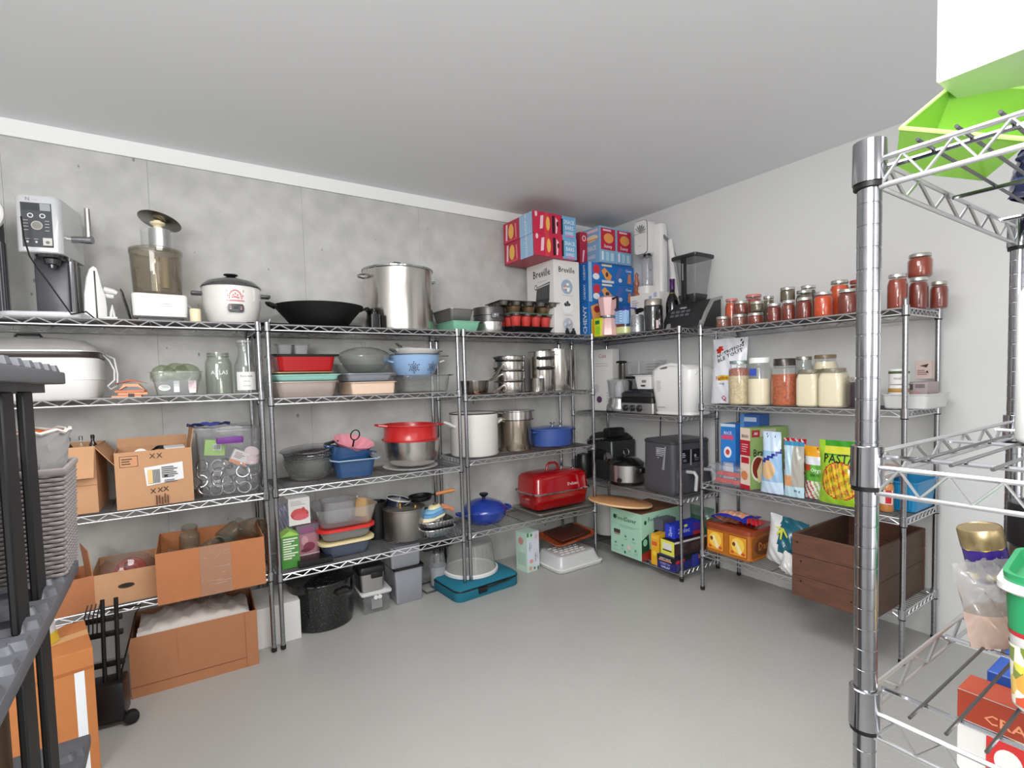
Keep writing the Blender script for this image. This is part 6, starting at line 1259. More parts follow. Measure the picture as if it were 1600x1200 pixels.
face(t, 'side_print', 'r', .33, .45, .365, [('t', .18, .31, .052, 'FoodSaver', .95, .0, (38, 84, 56)), ('e', .045, .295, .013, .017, DG), ('p', [(0, .0), (.0, .07), (.2, .09), (.2, 0)], (150, 40, 34)), ('p', [(0, .06), (0, .16), (.08, .2), (.09, .07)], DG), ('e', .04, .14, .024, .028, (140, 196, 160)), ('p', [(.1, .18), (.25, .3), (.3, .27), (.2, .15)], (44, 44, 48)), ('l', .25, .26, .13, .06, 4, (120, 170, 146))])
MB().box(-.164, -.224, .365, .164, .224, .368).obj('brown_top', mat('brown_top', (126, 84, 58), .7), t)
t = thing('white_bin', 'white cylindrical bin behind the mint green box', 'bin', (3.30, 3.44, z)); MB().lathe([(.11, 0), (.115, .005), (.125, .28), (.128, .285), (.122, .285)], 32).obj('body', WHITE, t)
def wrap(label, x0, y0, zz, L_, h, d, ma, fr, le, rz=0, name='wrap_box'):
    """long roll box: end face towards the room (-x), length along +x"""
    t = solid_box(name, label, 'box', (x0+L_/2, y0, zz), d, L_, h, ma, RZ+rz)
    face(t, 'end_print', 'f', d, L_, h, fr); face(t, 'side_print', 'r', d, L_, h, le); return t
wrap('navy box of plastic wrap, lowest of the wrap boxes beside the mint box', 2.97, 2.50, z, .34, .105, .155, mat('navy_card', (34, 38, 110), .4), [('r', 0, .06, .155, .045, (14, 14, 18)), ('r', .015, .066, .12, .008, (226, 150, 110)), ('t', .075, .083, .02, 'GREAT VALUE', .8, 0, (226, 216, 216)), ('t', .075, .045, .022, 'STRETCH', 1, 0, (170, 170, 220)), ('t', .08, .02, .024, 'WRAP', 1.2, 0, (210, 210, 236))], [('r', 0, .06, .34, .045, (18, 18, 22)), ('p', [(.02, .055), (.12, .06), (.12, .085), (.02, .08)], (176, 30, 60)), ('r', .2, 0, .08, .09, (44, 54, 150)), ('l', .03, .01, .1, .04, 4, (90, 80, 120)), ('r', .28, .05, .05, .03, (216, 120, 70))])
wrap('dark brown box with a yellow end, lying on the navy wrap box', 2.99, 2.485, z+.108, .38, .11, .13, mat('dark_brown_card', (52, 34, 36), .4), [('r', 0, 0, .13, .11, (222, 220, 84)), ('r', .02, .035, .085, .055, (222, 220, 206)), ('r', .02, .03, .085, .01, (30, 30, 30))], [('l', .04, .02, .1, .07, 5, (96, 66, 70)), ('l', .18, .03, .12, .05, 4, (90, 70, 70)), ('r', 0, .095, .38, .015, (206, 200, 200))], -.06)
t = wrap('bright blue box of bags tilted on top of the yellow ended box', 3.03, 2.50, z+.225, .3, .10, .09, mat('royal_blue_card', (36, 50, 176), .4), [('r', .0, .0, .09, .1, (36, 60, 190)), ('t', .05, .05, .04, 'Ziploc', .7, PI/2, (200, 210, 240))], [('t', .1, .05, .05, 'Ziploc', 1, .0, (206, 212, 244)), ('e', .12, .085, .02, .01, (220, 220, 100)), ('r', .2, .0, .09, .03, (176, 50, 50)), ('r', .2, .04, .08, .05, (90, 50, 150))], -.04)
t = solid_box('orange_yellow_box', 'yellow orange upright box end between mint box and blue wrap boxes', 'box', (3.09, 2.615, z), .075, .2, .235, mat('amber_card', (226, 168, 32), .4), RZ)
face(t, 'front_print', 'f', .075, .2, .235, [('r', .01, .15, .05, .03, (210, 90, 50)), ('r', .01, .2, .055, .02, (236, 180, 70)), ('e', .035, .09, .02, .02, (236, 206, 60))])
t = solid_box('grey_pack', 'slim dark grey pack standing behind the yellow orange box', 'box', (3.16, 2.66, z+.236), .09, .15, .09, mat('slate_card', (84, 80, 96), .4), RZ)
t = bag('green_bag', 'dark green plastic bags bunched behind the wrap boxes', 'bag', (3.36, 2.47, z+.2), RZ, .22, .22, .1, lambda u, v, f: (40, 84, 56) if v < .7 else (90, 110, 100), seed=21)

# ---------------------------------------------------------------- right unit, top shelf jars
z = ZR[0]
AM = (146, 52, 20); AMR = (118, 36, 16); PKJ = (128, 76, 62); GRN = (92, 80, 56); OR_ = (204, 72, 16)
LT = (196, 193, 184); LW = (214, 212, 208)
JJ = [ # u range via centre y, x, r, h, z offset, colour, lid, label
 (2.115, 3.12, .048, .078, 0, PKJ, LT, 'squat jam jar at the far left of the front row'),
 (1.995, 3.12, .048, .078, 0, PKJ, LT, 'squat jam jar second in the front row, under another jar'),
 (1.885, 3.12, .050, .074, 0, AMR, LT, 'squat dark red jam jar third in the front row, under another jar'),
 (1.765, 3.12, .043, .118, 0, AMR, LW, 'tall dark red jar fourth in the front row'),
 (1.675, 3.12, .040, .124, 0, AMR, LW, 'narrow dark red jar fifth in the front row, beneath a green jar'),
 (1.583, 3.12, .044, .127, 0, AMR, LW, 'dark red jar left of the bright orange jar'),
 (1.478, 3.12, .051, .143, 0, OR_, LW, 'bright orange jar in the front row'),
 (1.350, 3.12, .050, .138, 0, AMR, LT, 'dark red jar just left of the nearest post, front row'),
 (1.990, 3.13, .048, .085, .079, AMR, LT, 'dark red jar stacked on the second squat jar'),
 (1.880, 3.13, .044, .068, .079, GRN, LT, 'brown jar stacked on the third squat jar'),
 (2.130, 3.24, .044, .205, 0, OR_, (196, 120, 110), 'orange jar with a reddish lid at the back left'),
 (1.990, 3.27, .056, .215, 0, AM, (196, 120, 110), 'amber jar with a reddish lid behind the stacked jars'),
 (1.885, 3.27, .036, .19, 0, GRN, LT, 'olive jar with a steel lid at the back'),
 (1.735, 3.22, .044, .09, .128, GRN, LT, 'olive green jar standing high behind the tall dark red jars'),
 (1.655, 3.26, .048, .19, 0, GRN, LT, 'dark olive jar at the back, under the highest back jar'),
 (1.66, 3.32, .048, .225, 0, (70, 60, 50), LW, 'black topped jar at the back centre'),
 (1.455, 3.26, .052, .215, 0, OR_, LT, 'tall orange jar behind the bright orange jar'),
 (1.385, 3.32, .046, .21, 0, AMR, (150, 50, 40), 'dark red jar with a red lid half hidden by the nearest post'),
 (1.140, 3.18, .046, .187, 0, AM, LW, 'large amber jar with rounded shoulders right of the nearest post'),
 (1.075, 3.26, .044, .165, 0, AMR, LW, 'dark red jar right of the large amber jar, under the highest jar'),
 (1.075, 3.275, .056, .122, .166, AM, LT, 'amber jar standing highest at the right end'),
 (1.01, 3.33, .04, .14, 0, AMR, LT, 'dark red jar at the far right beside the end post'),
]
for (y, x, r, h, dz, c, lc, lb) in JJ:
    jar(lb + (' of the jam shelf' if len(lb.split()) < 12 else ''), (x, y, z+dz+.003), r*.96, h, c, .93, lc, name='jam_jar', group='jars on the jam shelf', lr=.9 if h < .1 else .84, lh=.014, neck=.78, seg=20)
# second shelf
z = ZR[1]
t = bag('flour_bag', 'large white flour bag with black lettering and a yellow patch', 'bag', (3.27, 2.185, z), RZ, .27, .46, .12,
    lambda u, v, f: (222, 184, 40) if (-.35 < u < .55 and .33 < v < .44 and f) else ((206, 60, 40) if ((u+.5)**2*1.2+(v-.82)**2*18) < .05 and f else (228, 230, 236)),
    [('NUTRITION', .15, .80, .034, .42, (34, 30, 34), 1.1), ('BLE TOUT', .2, .725, .038, .42, (34, 30, 34), 1.1), ('Farine', -.1, .385, .04, .1, (170, 60, 30), 1), ('10 kg', -.1, .30, .02, 0, (70, 80, 110), 1), ('Q', .0, .08, .05, 0, (176, 40, 80), 1)], crumple=.01, seed=2, rot=(-.08, 0, RZ))
def dj(y, x, r, h, c, fill, lid, lb, **kw):
    return jar(lb, (x, y, z+.003), r, h, c, fill, lid, group='jars on the flour shelf', **kw)
OATM = mat('oats', (206, 186, 152), .8, 0, .55, 75, .8, 160); PKO = mat('pink_grain', (164, 104, 92), .8, 0, .8, 90, .6, 200); ORG = mat('orange_lentils', (178, 92, 56), .8, 0, .9, 70, .8, 170); FLR = mat('cream_flour', (234, 222, 194), .85, 0, .04, 20)
t = dj(2.005, 3.13, .068, .29, (214, 192, 156), .72, (170, 190, 180), 'glass jar of oats with pinkish grain on top, first jar from the flour bag', cmat=OATM)
MB().lathe([(.064, .185), (.063, .225), (.05, .24), (0, .245)], 22).obj('pink_grain', PKO, t)
t = dj(1.865, 3.13, .07, .302, (234, 222, 194), .62, (236, 236, 234), 'tall jar half full of flour with a white lid', cmat=FLR, lh=.03)
MB().box(-.0725, -.02, .19, -.069, .025, .235).obj('blue_tag', flat((60, 80, 170)), t)
t = dj(1.71, 3.14, .076, .29, (206, 108, 66), .78, (84, 78, 76), 'wide jar of orange lentils with a dark grey lid', cmat=ORG, lh=.04, lr=.76)
dj(1.665, 3.28, .05, .30, None, .5, (170, 164, 150), 'empty clear jar behind the orange lentils')
dj(1.555, 3.13, .062, .22, (234, 222, 194), .96, (126, 118, 100), 'square shouldered jar full of cream flour, left of the pair', cmat=FLR, sq=True, lr=.86)
dj(1.425, 3.13, .066, .222, (234, 222, 194), .96, (126, 118, 100), 'square shouldered jar full of cream flour, right of the pair', cmat=FLR, sq=True, lr=.86)
dj(1.55, 3.30, .066, .305, (232, 220, 200), .92, (120, 104, 76), 'large jar of pale flour standing behind the flour pair', cmat=FLR)
dj(1.32, 3.28, .05, .19, (90, 84, 48), .9, (110, 110, 70), 'dark green topped jar behind the purple jar')
dj(1.30, 3.13, .05, .17, (50, 22, 44), .95, (190, 184, 178), 'jar of dark purple preserve')
t = solid_box('label_card', 'white folded label card leaning in front of the purple jar', 'card', (3.06, 1.245, z+.001), .075, .012, .07, mat('white_card', (220, 218, 215)), RZ)
for dz, lb, bc in ((0, 'white labelled tub with a gold band, lower of two', (170, 130, 60)), (.128, 'small white labelled tub with a green band, stacked on another tub', (70, 90, 50))):
    h = .125 if dz == 0 else .08
    t = thing('labelled_tub', lb, 'tub', (3.17, 1.125, z+.003+dz)); MB().lathe([(.04, 0), (.044, .004), (.044, h*.7)], 24, cap1=False).obj('tub', mat('white_card', (220, 218, 215)), t); MB().lathe([(.0445, h*.7), (.0445, h*.83)], 24, False and 0 or (0, 0), cap0=False, cap1=False).obj('band', flat(bc), t) if False else MB().lathe([(.0445, h*.7), (.0455, h*.72), (.0455, h*.83), (.044, h*.85)], 24, cap1=False).obj('band', flat(bc), t)
    MB().lathe([(.043, h*.85), (.046, h*.87), (.044, h), (0, h)], 24, cap0=False).obj('lid', WHITE, t); cyl_text(t, 'label_print', 'miel', .02, .0445, h*.4, (150, 146, 140), PI+.2)
t = thing('plastic_tray', 'white open plastic tray holding cards and packets', 'tray', (3.27, 1.085, z+.002)); MB().rr(dish_secs(.16, .1, .08, .92, .015, .003, .006), 3).obj('tray', mat('tray_white', (206, 206, 206), .4), t)
t = solid_box('card_pack', 'pinkish card packet with a brown picture standing in the white tray', 'pack', (3.36, 1.075, z+.155), .07, .05, .1, mat('blush_card', (196, 176, 170), .5), RZ)
face(t, 'print', 'f', .07, .05, .1, [('p', [(.02, .07), (.06, .08), (.05, .06)], (60, 36, 30)), ('l', .01, .02, .045, .03, 3, (140, 100, 90)), ('p', [(.045, .035), (.06, .03), (.055, .045)], (50, 30, 28))])
t = solid_box('card_pack', 'dark and pink packet lying in the white tray under the blush packet', 'pack', (3.30, 1.08, z+.05), .12, .16, .09, mat('mauve_grey_card', (170, 156, 158), .5), RZ)
face(t, 'print', 'f', .12, .16, .09, [('r', .01, .05, .05, .03, (90, 80, 84)), ('r', .07, .06, .04, .02, (120, 110, 112)), ('t', .075, .03, .03, 'W', 1, 0, (200, 130, 140))])
# third shelf
z = ZR[2]
t = thing('clamshell_box', 'clear clamshell box of small pink and white packets', 'box', (3.17, 2.085, z+.002), RZ)
MB().rr([(.1, .08, .015, .0), (.105, .085, .015, .004), (.118, .1, .02, .11), (.128, .11, .02, .112), (.128, .11, .02, .118), (.12, .1, .02, .135), (.1, .08, .02, .14)], 4).obj('shell', PLAST, t)
rnd = random.Random(8)
for i in range(8):
    o = MB().box(-.022, -.02, -.014, .022, .02, .014, .003, 1).m(flat((210, 70, 66))).box(-.0225, -.0205, -.005, .0225, .0205, .006).obj('packet', WHITE, t, (-.065+.044*(i % 4), -.045+.06*(i//4 % 2)*.3, .025+.045*(i//4)), (0, 0, rnd.uniform(-.3, .3)))
def pk(name, label, y0, y1, x, h, d, ma, fr, le=None, rot=None, dz=0):
    w = y1-y0; t = solid_box(name, label, 'box', (x+d/2, (y0+y1)/2, z+.002+dz), w, d, h, ma, RZ, None, rot); face(t, 'front_print', 'f', w, d, h, fr)
    if le: face(t, 'side_print', 'l', w, d, h, le)
    return t
BB = mat('sky_blue_card', (50, 126, 206), .4)
pk('cereal_box', 'blue box end with a red flower print behind the clamshell box', 2.12, 2.235, 3.26, .40, .15, BB, [('e', .055, .2, .03, .04, (230, 236, 244)), ('e', .055, .2, .016, .02, (214, 70, 60)), ('t', .057, .335, .03, 'RICE', 1, 0, (236, 220, 230)), ('r', .01, .29, .09, .03, (210, 80, 120)), ('r', .02, .01, .08, .12, (226, 234, 242)), ('r', 0, .38, .115, .02, (200, 220, 240))])
pk('cereal_box', 'taller darker blue box with a pink mark behind the narrow red box', 1.98, 2.115, 3.31, .47, .13, mat('deep_blue_card', (52, 104, 180), .4), [('r', .01, .42, .11, .03, (200, 216, 236)), ('e', .07, .34, .04, .03, (206, 90, 130)), ('r', 0, .0, .03, .47, (90, 150, 210))])
t = solid_box('cereal_box', 'cereal box printed Bran with a red side panel', 'box', (3.235, 1.895, z+.002), .31, .08, .40, mat('olive_green_card', (132, 160, 96), .45), -.31); face(t, 'front_print', 'f', .31, .08, .40, [('t', .085, .235, .068, 'Bran', .85, 0, (20, 22, 20)), ('e', .075, .135, .06, .085, (222, 214, 196)), ('e', .07, .14, .045, .07, (120, 44, 26)), ('p', [(.07, .04), (.16, .06), (.15, .16), (.1, .2), (.06, .12)], (226, 206, 160)), ('r', .02, .34, .06, .045, (150, 30, 44)), ('t', .05, .362, .025, 'All', 1, 0, (232, 226, 220)), ('p', [(.08, .34), (.2, .35), (.21, .39), (.09, .39)], (176, 176, 160)), ('e', .185, .11, .03, .07, (74, 44, 24)), ('e', .18, .12, .015, .04, (206, 176, 110))])
face(t, 'side_print', 'l', .31, .08, .40, [('r', 0, 0, .09, .4, (226, 206, 190)), ('r', 0, .22, .09, .1, (176, 30, 48)), ('r', .01, .17, .07, .04, (176, 30, 48)), ('t', .045, .345, .03, 'BRAN', .8, 0, (60, 50, 50)), ('r', 0, 0, .09, .03, (176, 30, 48)), ('e', .04, .09, .03, .03, (206, 130, 80)), ('l', .015, .24, .06, .06, 4, (226, 150, 160))])
BL1 = (150, 186, 220); BL2 = (196, 216, 236); NV1 = (40, 50, 140)
t = bag('bread_bag', 'pale blue bread bag with a navy band and a picture window', 'bag', (3.11, 1.772, z+.002), RZ, .15, .385, .07, lambda u, v, f: NV1 if .56 < v-.1*u < .62 else (BL2 if v > .7 or v < .2 else ((218, 178, 130) if (u+.1)**2*1.3+(v-.38)**2*22 < .5 and f else BL1)), seed=12, taper=.25)
t = bag('snack_bag', 'upright clear and pale blue snack bag with a tan label', 'bag', (3.11, 1.635, z+.002), RZ, .12, .335, .05, lambda u, v, f: (60, 140, 180) if v > .93 else ((226, 160, 110) if (.18 < v < .38 and u < -.1) else ((170, 166, 156) if u > -.1 and v > .2 else (186, 216, 228))), [('40 g', .45, .12, .02, 0, (60, 60, 66), 1)], seed=14)
t = bag('snack_bag', 'red foil bag peeking out behind the clear snack bag', 'bag', (3.24, 1.70, z+.12), RZ, .14, .22, .05, lambda u, v, f: (190, 30, 40) if (u*2+v*3) % 1 > .3 else (230, 220, 220), seed=15)
t = bag('veg_bag', 'white and green bag with an orange top left of the pasta bag', 'bag', (3.16, 1.515, z+.002), RZ, .17, .31, .07, lambda u, v, f: (236, 166, 40) if v > .8 else ((226, 228, 232) if v > .66 else ((200, 80, 50) if (u+.7)**2+(v-.6)**2*9 < .06 else ((96, 168, 60) if v > .34 else ((226, 228, 220) if (u*3+v*5) % 1 > .45 else ((190, 90, 80) if u < -.2 else (160, 176, 90)))))), [('Organic', .2, .56, .032, .05, (230, 240, 220), 1), ('SPROUTS', .1, .46, .022, 0, (30, 90, 30), 1)], seed=16)
def pasta(u, v, f):
    if (u-.05)**2*.85+(v-.38)**2*6.5 < .52:
        q = (math.sin(u*23+v*11)+math.sin(v*37-u*9)+math.sin(u*41+v*29)); return (226, 190, 50) if q > .5 else ((206, 140, 40) if q > -.4 else ((150, 170, 40) if q > -1.2 else (180, 70, 30)))
    if (u-.05)**2*.72+(v-.38)**2*5.8 < .52: return (176, 50, 30)
    if v > .78 and abs(u) < .7: return (206, 206, 60) if .8 < v < .92 else (60, 150, 40)
    return (156, 200, 50)
t = bag('pasta_bag', 'bright green bag printed PASTA with a dish of yellow pasta', 'bag', (3.12, 1.375, z+.002), RZ, .24, .36, .09, pasta, [('PASTA', .0, .72, .07, .03, (16, 30, 14), .85)], nx=36, nz=44, seed=17, rough=.12)
t = jar('jar of corn with a red and white label beside the blue bin', (3.13, 1.16, z+.003), .034, .18, (206, 130, 60), .95, (190, 184, 170))
k = MB().m(flat((226, 222, 220))); k.rings([[(.0345*math.cos(PI+a*.15), .0345*math.sin(PI+a*.15), zz) for a in range(-8, 9)] for zz in (.045, .12)], False, False, False); k.m(flat((190, 30, 40))); k.rings([[(.035*math.cos(PI+.6+a*.1), .035*math.sin(PI+.6+a*.1), zz) for a in range(-4, 5)] for zz in (.05, .12)], False, False, False); k.obj('label', None, t)
t = thing('blue_bin', 'bright blue plastic bin on the shelf above the wooden crate', 'bin', (3.315, 1.135, z+.003), RZ)
BL = mat('teal_blue_plastic', (26, 128, 178), .35); MB().rr([(.075, .12, .015, 0), (.08, .125, .015, .005), (.092, .135, .02, .15), (.1, .145, .02, .153), (.1, .145, .02, .16), (.09, .134, .02, .16), (.074, .118, .015, .008)], 4).obj('bin', BL, t)
for x in (-.04, .02, .06): MB().box(-.004, -.14, .01, .004, -.126, .14, .002).obj('rib', BL, t, (x, .0, 0), (-.06, 0, 0))
q = solid_box('snack_tray', 'foil wrapped snack pack lying behind the blue bin', 'pack', (3.33, 1.23, z+.165), .12, .16, .05, mat('pink_foil', (206, 160, 146), .3, .3), RZ)
# bottom shelf
z = ZR[3]
t = thing('biscuit_tin', 'large orange and gold printed biscuit tin with rounded corners', 'tin', (3.235, 2.065, z+.003), RZ, None)
w_, d_, h_ = .36, .34, .205
GO = mat('gold_print', (190, 112, 32), .3, .3, .15, 25, coat=.4)
MB().rr([(w_/2-.01, d_/2-.01, .04, 0), (w_/2, d_/2, .05, .006), (w_/2, d_/2, .05, .02), (w_/2-.003, d_/2-.003, .05, .024), (w_/2-.003, d_/2-.003, .05, h_-.03)], 6).obj('body', GO, t)
MB().rr([(w_/2+.002, d_/2+.002, .052, h_-.035), (w_/2+.002, d_/2+.002, .052, h_-.008), (w_/2-.006, d_/2-.006, .05, h_)], 6).obj('lid', mat('rust_lid', (158, 70, 38), .25, .3, .1, 20, coat=.5), t)
G1 = (222, 150, 40); G2_ = (236, 196, 80); CR = (236, 220, 170); BR_ = (120, 56, 20)
def tinp(x0, w): 
    c = x0+w/2
    return [('r', x0, .022, w, .135, BR_), ('r', x0+.004, .026, w-.008, .127, G1), ('e', c, .095, w*.36, .05, G2_), ('p', [(c-.035, .105), (c-.01, .125), (c+.03, .06), (c+.035, .035), (c+.005, .04), (c-.005, .08)], CR), ('e', c-.028, .1, .012, .014, BR_), ('e', x0+w*.2, .045, .012, .01, (200, 80, 40)), ('e', x0+w*.8, .045, .014, .01, (200, 80, 40))]
face(t, 'front_print', 'f', w_, d_, h_, tinp(.03, .13)+tinp(.2, .13), ins=-.003)
face(t, 'side_print', 'r', w_, d_, h_, [('r', .02, .022, .29, .135, (150, 86, 26)), ('e', .16, .09, .12, .06, (110, 56, 20)), ('t', .16, .09, .075, 'Dare', 1, 0, (196, 130, 50))], ins=-.003)
t = bag('bun_bag', 'clear bag of orange buns with a blue edge lying on the tin', 'bag', (3.14, 2.13, z+h_+.012), 0, .26, .2, .07, lambda u, v, f: (40, 50, 160) if v < .16 or (u > .7) else ((226, 160, 120) if (u*4+v*2) % 1.2 > .25 else (236, 200, 180)), seed=31, rot=(PI/2-.12, 0, RZ+.3))
t.rotation_euler = (-PI/2+.05, 0, RZ); t.location = (3.10, 2.08, z+h_+.04)
t = bag('red_snack_bag', 'red snack bag lying beside the buns on the tin', 'bag', (3.12, 1.95, z+h_+.03), 0, .13, .14, .05, lambda u, v, f: (196, 24, 34) if (u*2+v*3) % 1 > .2 else (120, 110, 120), seed=33, rot=(-PI/2+.05, 0, RZ))
t = bag('white_sack', 'white and teal bag with yellow leaves slumped between tin and crate', 'bag', (3.19, 1.74, z+.02), RZ, .24, .30, .16, lambda u, v, f: (24, 92, 110) if u > -.15-.5*(v-.5) and v > .3 else (224, 224, 226), crumple=.014, seed=35, rot=(.0, .12, RZ))
prints(t, 'leaf_print', (-.02, -.086, .2), (1, 0, 0), (0, .1, 1), [('p', [(.0, .0), (.03, .045), (.02, .05), (-.01, .01)], (206, 210, 70)), ('p', [(.02, .05), (.06, .0), (.065, .01), (.03, .055)], (206, 210, 70)), ('p', [(.015, .04), (.02, -.02), (.03, -.02), (.03, .04)], (206, 210, 70)), ('p', [(.02, .055), (-.02, .05), (-.02, .042), (.02, .045)], (206, 210, 70))])
t = bag('crumpled_bag', 'crumpled white plastic bag on the wires beside the crate', 'bag', (3.10, 1.66, z+.003), RZ, .13, .12, .09, lambda u, v, f: (226, 224, 222), crumple=.014, seed=37, rot=(0, .3, RZ))
# wooden crate
wood = mat('old_crate_wood', (92, 58, 43), .6, 0, .55, 9, .3, 30, stretch=(1, 1, 5))
wood2 = mat('old_crate_wood_dark', (72, 50, 37), .65, 0, .45, 9, .3, 30, stretch=(1, 1, 5))
wd = mat('crate_inside', (76, 50, 34), .75, 0, .25, 9)
t = thing('wooden_crate', 'large old brown wooden crate on the lowest shelf, open at the top', 'crate', (3.13, 1.29, z+.004), RZ)
CW, CD, CH, TT = .40, .64, .345, .018
for i, (a, b) in enumerate(((0, .115), (.1162, .23), (.2312, CH))):
    MB().box(-CW/2, -CD/2, a, CW/2, -CD/2+TT, b, .003, 1).obj('plank', wood, t, smooth=0)
    MB().box(-CW/2, CD/2-TT, a, CW/2, CD/2, b, .003, 1).obj('plank', wood, t, smooth=0)
for i, (a, b) in enumerate(((0, .17), (.1712, CH))):
    MB().box(CW/2-TT, -CD/2+TT, a, CW/2, CD/2-TT, b, .003, 1).obj('plank', wood2, t, smooth=0)
    MB().box(-CW/2, -CD/2+TT, a, -CW/2+TT, CD/2-TT, b, .003, 1).obj('plank', wood2, t, smooth=0)
MB().box(-CW/2+TT, -CD/2+TT, .0, CW/2-TT, CD/2-TT, .014).obj('bottom_board', wd, t, smooth=0)
k = MB().m(mat('old_nail', (40, 28, 22), .5, .5))
for x, zz in ((-.15, .2), (-.15, .09), (.1, .06), (.16, .19), (-.17, .3), (.14, .3)): k.lathe([(.005, 0), (.005, .002), (0, .003)], 8, c=(x, zz))
o = k.obj('nails', None, t, (0, -CD/2, 0), (PI/2, 0, 0)); o['kind'] = 'stuff'

# ---------------------------------------------------------------- nearest unit at the right edge
z = ZF[0]
LG = mat('lime_plastic', (128, 182, 62), .3, 0, .02, coat=.3)
t = thing('lime_tub', 'lime green plastic tub tipped toward the room on top of the nearest rack', 'tub', (.80, .285, 1.818))
E1, E2, NN = Vector((.09, -.103, -.034)), Vector((.165, -.006, .10)), Vector((.03, .042, -.04))
ra = [Vector((0, 0, 0)), E1, E1+E2, E2]; cc = (E1+E2)/2
rb = [cc+(p-cc)*.74+NN for p in ra]
mb = MB(); va = [mb.bm.verts.new(p) for p in ra]; vb = [mb.bm.verts.new(p) for p in rb]
for i in range(4): mb.f([va[i], va[(i+1) % 4], vb[(i+1) % 4], vb[i]])
mb.f(vb)
o = mb.obj('body', LG, t, smooth=20)
so = o.modifiers.new('thickness', 'SOLIDIFY'); so.thickness = .003; so.offset = 0
MB().tube(ra, .003, 8, True).obj('rim', mat('lime_rim', (190, 226, 130), .3), t)
t = thing('white_box', 'white printed carton resting on the lime green tub', 'box', (.90, .0, 1.90))
MB().box(0, -.5, 0, .26, .28, .24, .002, 1).obj('body', mat('white_card', (220, 218, 215)), t, smooth=0)
prints(t, 'small_print', (0, .28, 0), (0, -1, 0), (0, 0, 1), [('l', .04, .05, .12, .05, 5, (196, 196, 200)), ('l', .22, .06, .1, .04, 4, (196, 196, 200))])
t = bag('navy_bag', 'crumpled navy blue plastic bag lying on the nearest rack, seen through its top wires', 'bag', (1.19, .215, z+.005), -.3, .2, .075, .07, lambda u, v, f: (24, 28, 60) if (u*3+v*2) % 1.1 > .15 else (60, 66, 110), crumple=.02, seed=41, taper=.2, rough=.15)
t = thing('herb_sprig', 'green leafy sprig beside the navy bag on the nearest rack', 'plant', (1.29, .24, z+.01))
GL = mat('leaf_green', (50, 110, 40), .5)
for i in range(7):
    a = i*.9; MB().rings([[(0, 0, .06), (.012*math.cos(a)-.006*math.sin(a), .012*math.sin(a)+.006*math.cos(a), .075), (.03*math.cos(a), .03*math.sin(a), .085)], [(0, 0, .06), (.012*math.cos(a)+.006*math.sin(a), .012*math.sin(a)-.006*math.cos(a), .072), (.03*math.cos(a)+.001, .03*math.sin(a), .085)]], False, False, False).obj('leaf', GL, t, (0, 0, .008*(i % 3)))
MB().tube([(0, 0, 0), (0, 0, .07)], .002, 5).obj('stem', GL, t)
z = ZF[1]
t = thing('white_jug', 'tall white plastic jug at the right edge on the middle shelf of the nearest rack', 'jug', (1.0, .146, z)); MB().rr([(.055, .055, .02, 0), (.06, .06, .025, .006), (.06, .06, .025, .2), (.03, .03, .02, .25), (.022, .022, .02, .27)], 5).obj('body', WHITE, t); MB().lathe([(.025, .268), (.025, .29), (0, .292)], 18).obj('cap', BLACK, t)
z = ZF[2]
# green tub with food picture
t = thing('snack_tub', 'green tub with a white rim and a picture of vegetables, at the lower right corner', 'tub', (.865, .112, z+.003), .1); t.scale = (1, 1, .7)
hx = .072
MB().rr([(.06, .06, .02, 0), (.064, .064, .022, .006), (.07, .07, .024, .205)], 6, True, False).obj('body', WHITE, t)
vm = mat('vegetable_print', (214, 206, 120), .3, 0, .0, coat=.4); nt = vm.node_tree
vo = nt.nodes.new('ShaderNodeTexVoronoi'); vo.inputs['Scale'].default_value = 95; mpp = nt.nodes.new('ShaderNodeMapping'); mpp.inputs['Scale'].default_value = (1, 1, .5); mpp.inputs['Rotation'].default_value = (.4, .5, 0)
tcc = nt.nodes.new('ShaderNodeTexCoord'); nt.links.new(tcc.outputs['Object'], mpp.inputs[0]); nt.links.new(mpp.outputs[0], vo.inputs['Vector'])
sp = nt.nodes.new('ShaderNodeSeparateColor'); nt.links.new(vo.outputs['Color'], sp.inputs[0]); cr = nt.nodes.new('ShaderNodeValToRGB'); cr.color_ramp.interpolation = 'CONSTANT'
for i_, (p_, c_) in enumerate(((0, (236, 232, 214)), (.22, (214, 206, 80)), (.42, (226, 190, 96)), (.6, (120, 136, 56)), (.75, (232, 160, 70)), (.9, (206, 84, 50)))):
    e_ = cr.color_ramp.elements[i_] if i_ < 2 else cr.color_ramp.elements.new(p_)
    e_.position = p_; e_.color = (*lin(c_), 1)
nt.links.new(sp.outputs[0], cr.inputs[0]); nt.links.new(cr.outputs[0], nt.nodes['Principled BSDF'].inputs['Base Color'])
MB().rr([(.0646, .0646, .0226, .01), (.068, .068, .0235, .112)], 6, False, False).obj('food_print', vm, t)
MB().rr([(.0685, .0685, .0235, .135), (.0712, .0712, .0245, .2), (.0712, .0712, .0245, .205)], 6, False, False).obj('green_band', mat('snack_green', (44, 146, 92), .3), t)
MB().rr([(.0682, .0682, .0235, .128), (.069, .069, .0235, .136)], 6, False, False).obj('red_line', flat((190, 40, 50)), t)
MB().rr([(.074, .074, .026, .2), (.0785, .0785, .028, .205), (.0785, .0785, .028, .216), (.072, .072, .026, .218)], 6, False, False).obj('rim', WHITE, t)
MB().rr([(.073, .073, .026, .215), (.074, .074, .026, .232), (.069, .069, .024, .232), (.066, .066, .022, .212), (.02, .02, .02, .21)], 6, False, True).obj('lid', mat('snack_green', (44, 146, 92)), t)
t = jar('dark jar with a big black cap and an orange label behind the green tub', (1.10, .198, z+.003), .042, .19, (70, 50, 24), .95, (14, 14, 16), name='sauce_jar', lh=.06, lr=.98, neck=.76)
